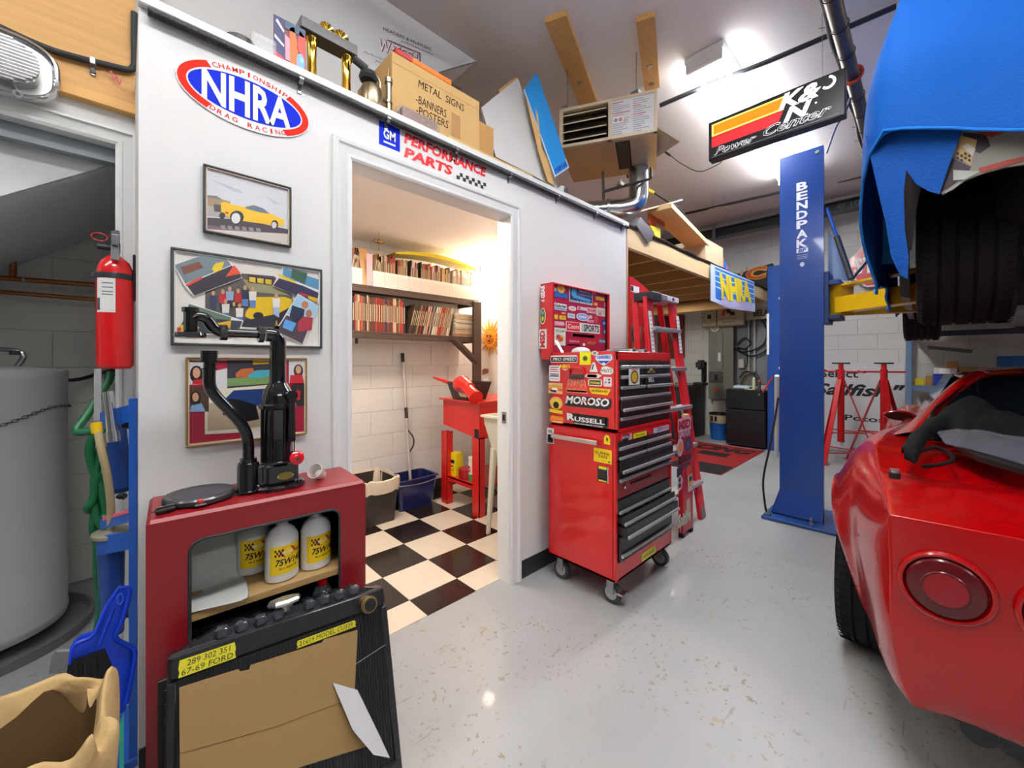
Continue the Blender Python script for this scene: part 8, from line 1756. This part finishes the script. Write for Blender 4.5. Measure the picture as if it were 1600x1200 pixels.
m_ = o.modifiers.new('smooth', 'SUBSURF'); m_.levels = 2; m_.render_levels = 3
body_ = o
b = B(); b.box((1.75, YC_-.60, .18), (5.8, YC_+.60, .60), mat('0c0c0d', .9), .03); b.build('underbody', t)
b = B(); b.box((1.66, YC_+.30, .20), (2.05, YC_+.50, .30), mat('26262a', .5), .03); b.cyl((1.62, -.10, .27), (1.9, -.10, .27), .035, mat('3a3a3c', .3, .6)); b.build('exhaust', t)
# wheels
for x, y, w_ in ((XWh, .135, .26), (4.92, .12, .23), (XWh, 2*YC_-.135, .26), (4.92, 2*YC_-.12, .23)): tyre(t, (x, y, .338), .336, w_)
# tail lamps
XT = 1.548
for y in (-.037, -.24, 2*YC_+.24, 2*YC_+.037):
    c = Vector((XT-.001-.012*min(1, abs(y-.05)/.4), y, .655))
    b = B(); b.lathe([(.073, -.02), (.092, -.004), (.090, .004), (.085, .007), (.080, .006), (.077, .0), (.0755, -.012)], c, CRD, axis=(-1, 0, 0), seg=48); o = b.build('lamp_bezel', t)
    b = B(); b.lathe([(.0755, -.01), (.0755, .004), (.071, .010), (.055, .0135), (.046, .0145), (.044, .0165), (.012, .0185)], c, mat('560008', .25, coat=.25, scale=3), axis=(-1, 0, 0), seg=48); b.lathe([(.0015, .0), (.041, -.0015), (.041, -.0005), (.002, .0012)], c-Vector((.0185, 0, 0)), mat('8c0010', .25, coat=.25), axis=(-1, 0, 0), seg=36); b.build('tail_lamp', t, 'dark red round tail lamp')
# greenhouse: roof shell with flying buttresses, glass between
b = B(); i_ = b.mi(CRD)
prof = [ # X, outer(y from centre, z), top inner (y,z)
 (2.62, .690, .915, .640, .925), (2.80, .668, .950, .610, .975), (2.95, .622, 1.02, .560, 1.045), (3.10, .563, 1.10, .500, 1.125), (3.20, .515, 1.150, .455, 1.170), (3.32, .475, 1.185, .40, 1.205)]
for s_ in (1, -1):
    R_ = []
    for x, yo, zo, yi, zi in prof: R_.append([(x-.05, YC_+s_*(yo+.055), min(zo, .90)+.0), (x, YC_+s_*yo, zo), (x-.02, YC_+s_*(yo+yi)/2, (zo+zi)/2+.008), (x-.04, YC_+s_*yi, zi-.002), (x+.02, YC_+s_*(yi-.035), zi-.04)])
    b = B(); b.grid(R_, CRD); b.build('buttress', t, sharp=180, sub=2)
b = B(); R_ = []
for x, hw, z, e in ((3.26, .42, 1.195, .0), (3.36, .46, 1.215, 0), (3.6, .49, 1.225, 0), (3.85, .49, 1.215, 0), (3.98, .47, 1.19, 0)):
    R_.append([(x, YC_+hw+.09, z-.20), (x, YC_+hw+.03, z-.06), (x, YC_+hw-.03, z-.015), (x, YC_+hw*.5, z+.006), (x, YC_, z+.01), (x, YC_-hw*.5, z+.006), (x, YC_-hw+.03, z-.015), (x, YC_-hw-.03, z-.06), (x, YC_-hw-.09, z-.20)])
b.grid(R_, CRD); b.build('roof', t, sharp=180, sub=2)
GL = mat('10161e', .04, coat=.8, scale=2)
b = B(); b.grid([[(2.50, YC_+.655-.0*k, .895) if k == 0 else (2.46, YC_+.655*(1-k/4), .905+.02*math.sin(math.pi*k/8)) for k in range(9)], [(2.85, YC_+.575*(1-k/4), 1.015+.02*math.sin(math.pi*k/8)) for k in range(9)], [(3.28, YC_+.41*(1-k/4), 1.182+.014*math.sin(math.pi*k/8)) for k in range(9)]], GL); b.build('rear_window', t, sub=1, sharp=180)
b = B(); b.tube([(2.46, YC_+.66, .898), (2.85, YC_+.585, 1.018), (3.27, YC_+.42, 1.186)], .006, CHROME, 6); b.tube([(2.46, YC_+.65, .912), (2.46, YC_, .932), (2.46, YC_-.65, .912)], .006, CHROME, 6); b.build('window_trim', t, 'thin chrome window trim')
for s_ in (1, -1):
    b = B(); b.prism([(3.25, YC_+s_*.64, .90), (4.25, YC_+s_*.66, .87), (4.02, YC_+s_*.52, 1.17), (3.45, YC_+s_*.50, 1.18), (3.3, YC_+s_*.54, 1.10)], (0, .006, 0), GL); b.build('side_window', t)
b = B(); b.grid([[(4.55, YC_+.62*(1-k/3), .87+.02*math.sin(math.pi*k/6)) for k in range(7)], [(3.98, YC_+.47*(1-k/3), 1.185+.015*math.sin(math.pi*k/6)) for k in range(7)]], GL); b.build('windscreen', t)
q = at(1405, 649, X=3.95)
b = B(); b.sphere(q, .088, CRD, (.55, 1, .42), 20); b.bar(q+Vector((.01, -.03, -.035)), q+Vector((.03, -.06, -.09)), .05, .04, CRD, bev=.01); mr = b.build('door_mirror', t, sharp=180); b = B(); b.lathe([(.002, 0), (.07, 0), (.07, .002), (.002, .002)], q-Vector((.047, 0, 0)), mat('3c0c10', .05, .6), axis=(-1, 0, 0), seg=28, sx=.42, xdir=(0, 0, 1)); b.build('mirror_glass', mr)
# small fitting on the rear deck
q = at(1398, 745, Z=.862); b = B(); b.cyl(q+Vector((0, 0, -.005)), q+Vector((0, 0, .014)), .015, BLACK, seg=18); b.cyl(q+Vector((0, 0, .014)), q+Vector((0, 0, .022)), .010, CHROME, seg=12); b.box(q+Vector((-.003, -.012, .022)), q+Vector((.003, .012, .027)), CHROME); b.build('aerial_base', t, 'small black and chrome fitting on the fender')
# things lying on the rear deck
pl_ = ((1.75, YC_, .865), Vector((-.13, 0, .99)).normalized())
nrm = Vector(pl_[1])
sh = [(1463, 684), (1500, 679), (1560, 684), (1640, 694), (1660, 760), (1590, 734), (1530, 716), (1477, 703)]
b = B(); b.prism([at(u, v, pl=pl_)+nrm*.022 for u, v in sh], nrm*.004, mat('5e5e68', .15, coat=.4, scale=4, var=.15)); b.prism([at(u, v, pl=pl_)+nrm*.001 for u, v in [(1490, 700), (1560, 712), (1650, 735), (1660, 765), (1588, 740), (1530, 722)]], nrm*.018, mat('0e0e10', .5)); b.build('clear_panel', None, 'smoky grey glossy panel lying on the rear deck of the red car', 'panel')
BCL = mat('0d0d0f', .95, bump=.2, scale=60)
def cloth(name, top, bot, nu, nv, amp, label, lift=.016, thick=.04):
    rows = []
    for j in range(nv+1):
        f = j/nv; row = []
        for i in range(nu+1):
            g = i/nu*(len(top)-1); k = min(int(g), len(top)-2); h = g-k
            tu, tv = top[k][0]*(1-h)+top[k+1][0]*h, top[k][1]*(1-h)+top[k+1][1]*h; bu, bv = bot[k][0]*(1-h)+bot[k+1][0]*h, bot[k][1]*(1-h)+bot[k+1][1]*h
            u, v = tu+(bu-tu)*f, tv+(bv-tv)*f; e = math.sin(math.pi*f)**.5*thick
            p = at(u, v+e*200*.15, pl=pl_); n_ = noise.noise(Vector((u*.035, v*.07, 2)))+.35*noise.noise(Vector((u*.07, v*.10, 5)))
            row.append(p+nrm*(lift+e+amp*n_))
        rows.append(row)
    b = B(); b.grid(rows, BCL); return b.build(name, None, label, 'jacket' if 'jacket' in label else 'cloth', sub=2, solid=.008, sharp=180)
cloth('black_jacket', [(1409, 716), (1424, 690), (1450, 662), (1475, 654), (1500, 632), (1514, 622), (1535, 629), (1560, 650), (1600, 662), (1640, 668)], [(1413, 726), (1430, 733), (1438, 712), (1448, 694), (1478, 676), (1512, 682), (1545, 684), (1572, 692), (1610, 696), (1650, 702)], 44, 12, .018, 'crumpled black jacket thrown across the rear deck of the red car')
b = B(); b.tube(smoothpath([at(u, v, pl=pl_)+nrm*(.012) for u, v in ((1435, 712), (1460, 704), (1482, 712), (1488, 724), (1470, 731), (1442, 734))], 6), .006, BCL, 8); b.build('jacket_strap', None, 'black strap loop hanging from the black jacket', 'strap')
for o in bpy.data.objects:
    if '_off' in o: del o['_off']
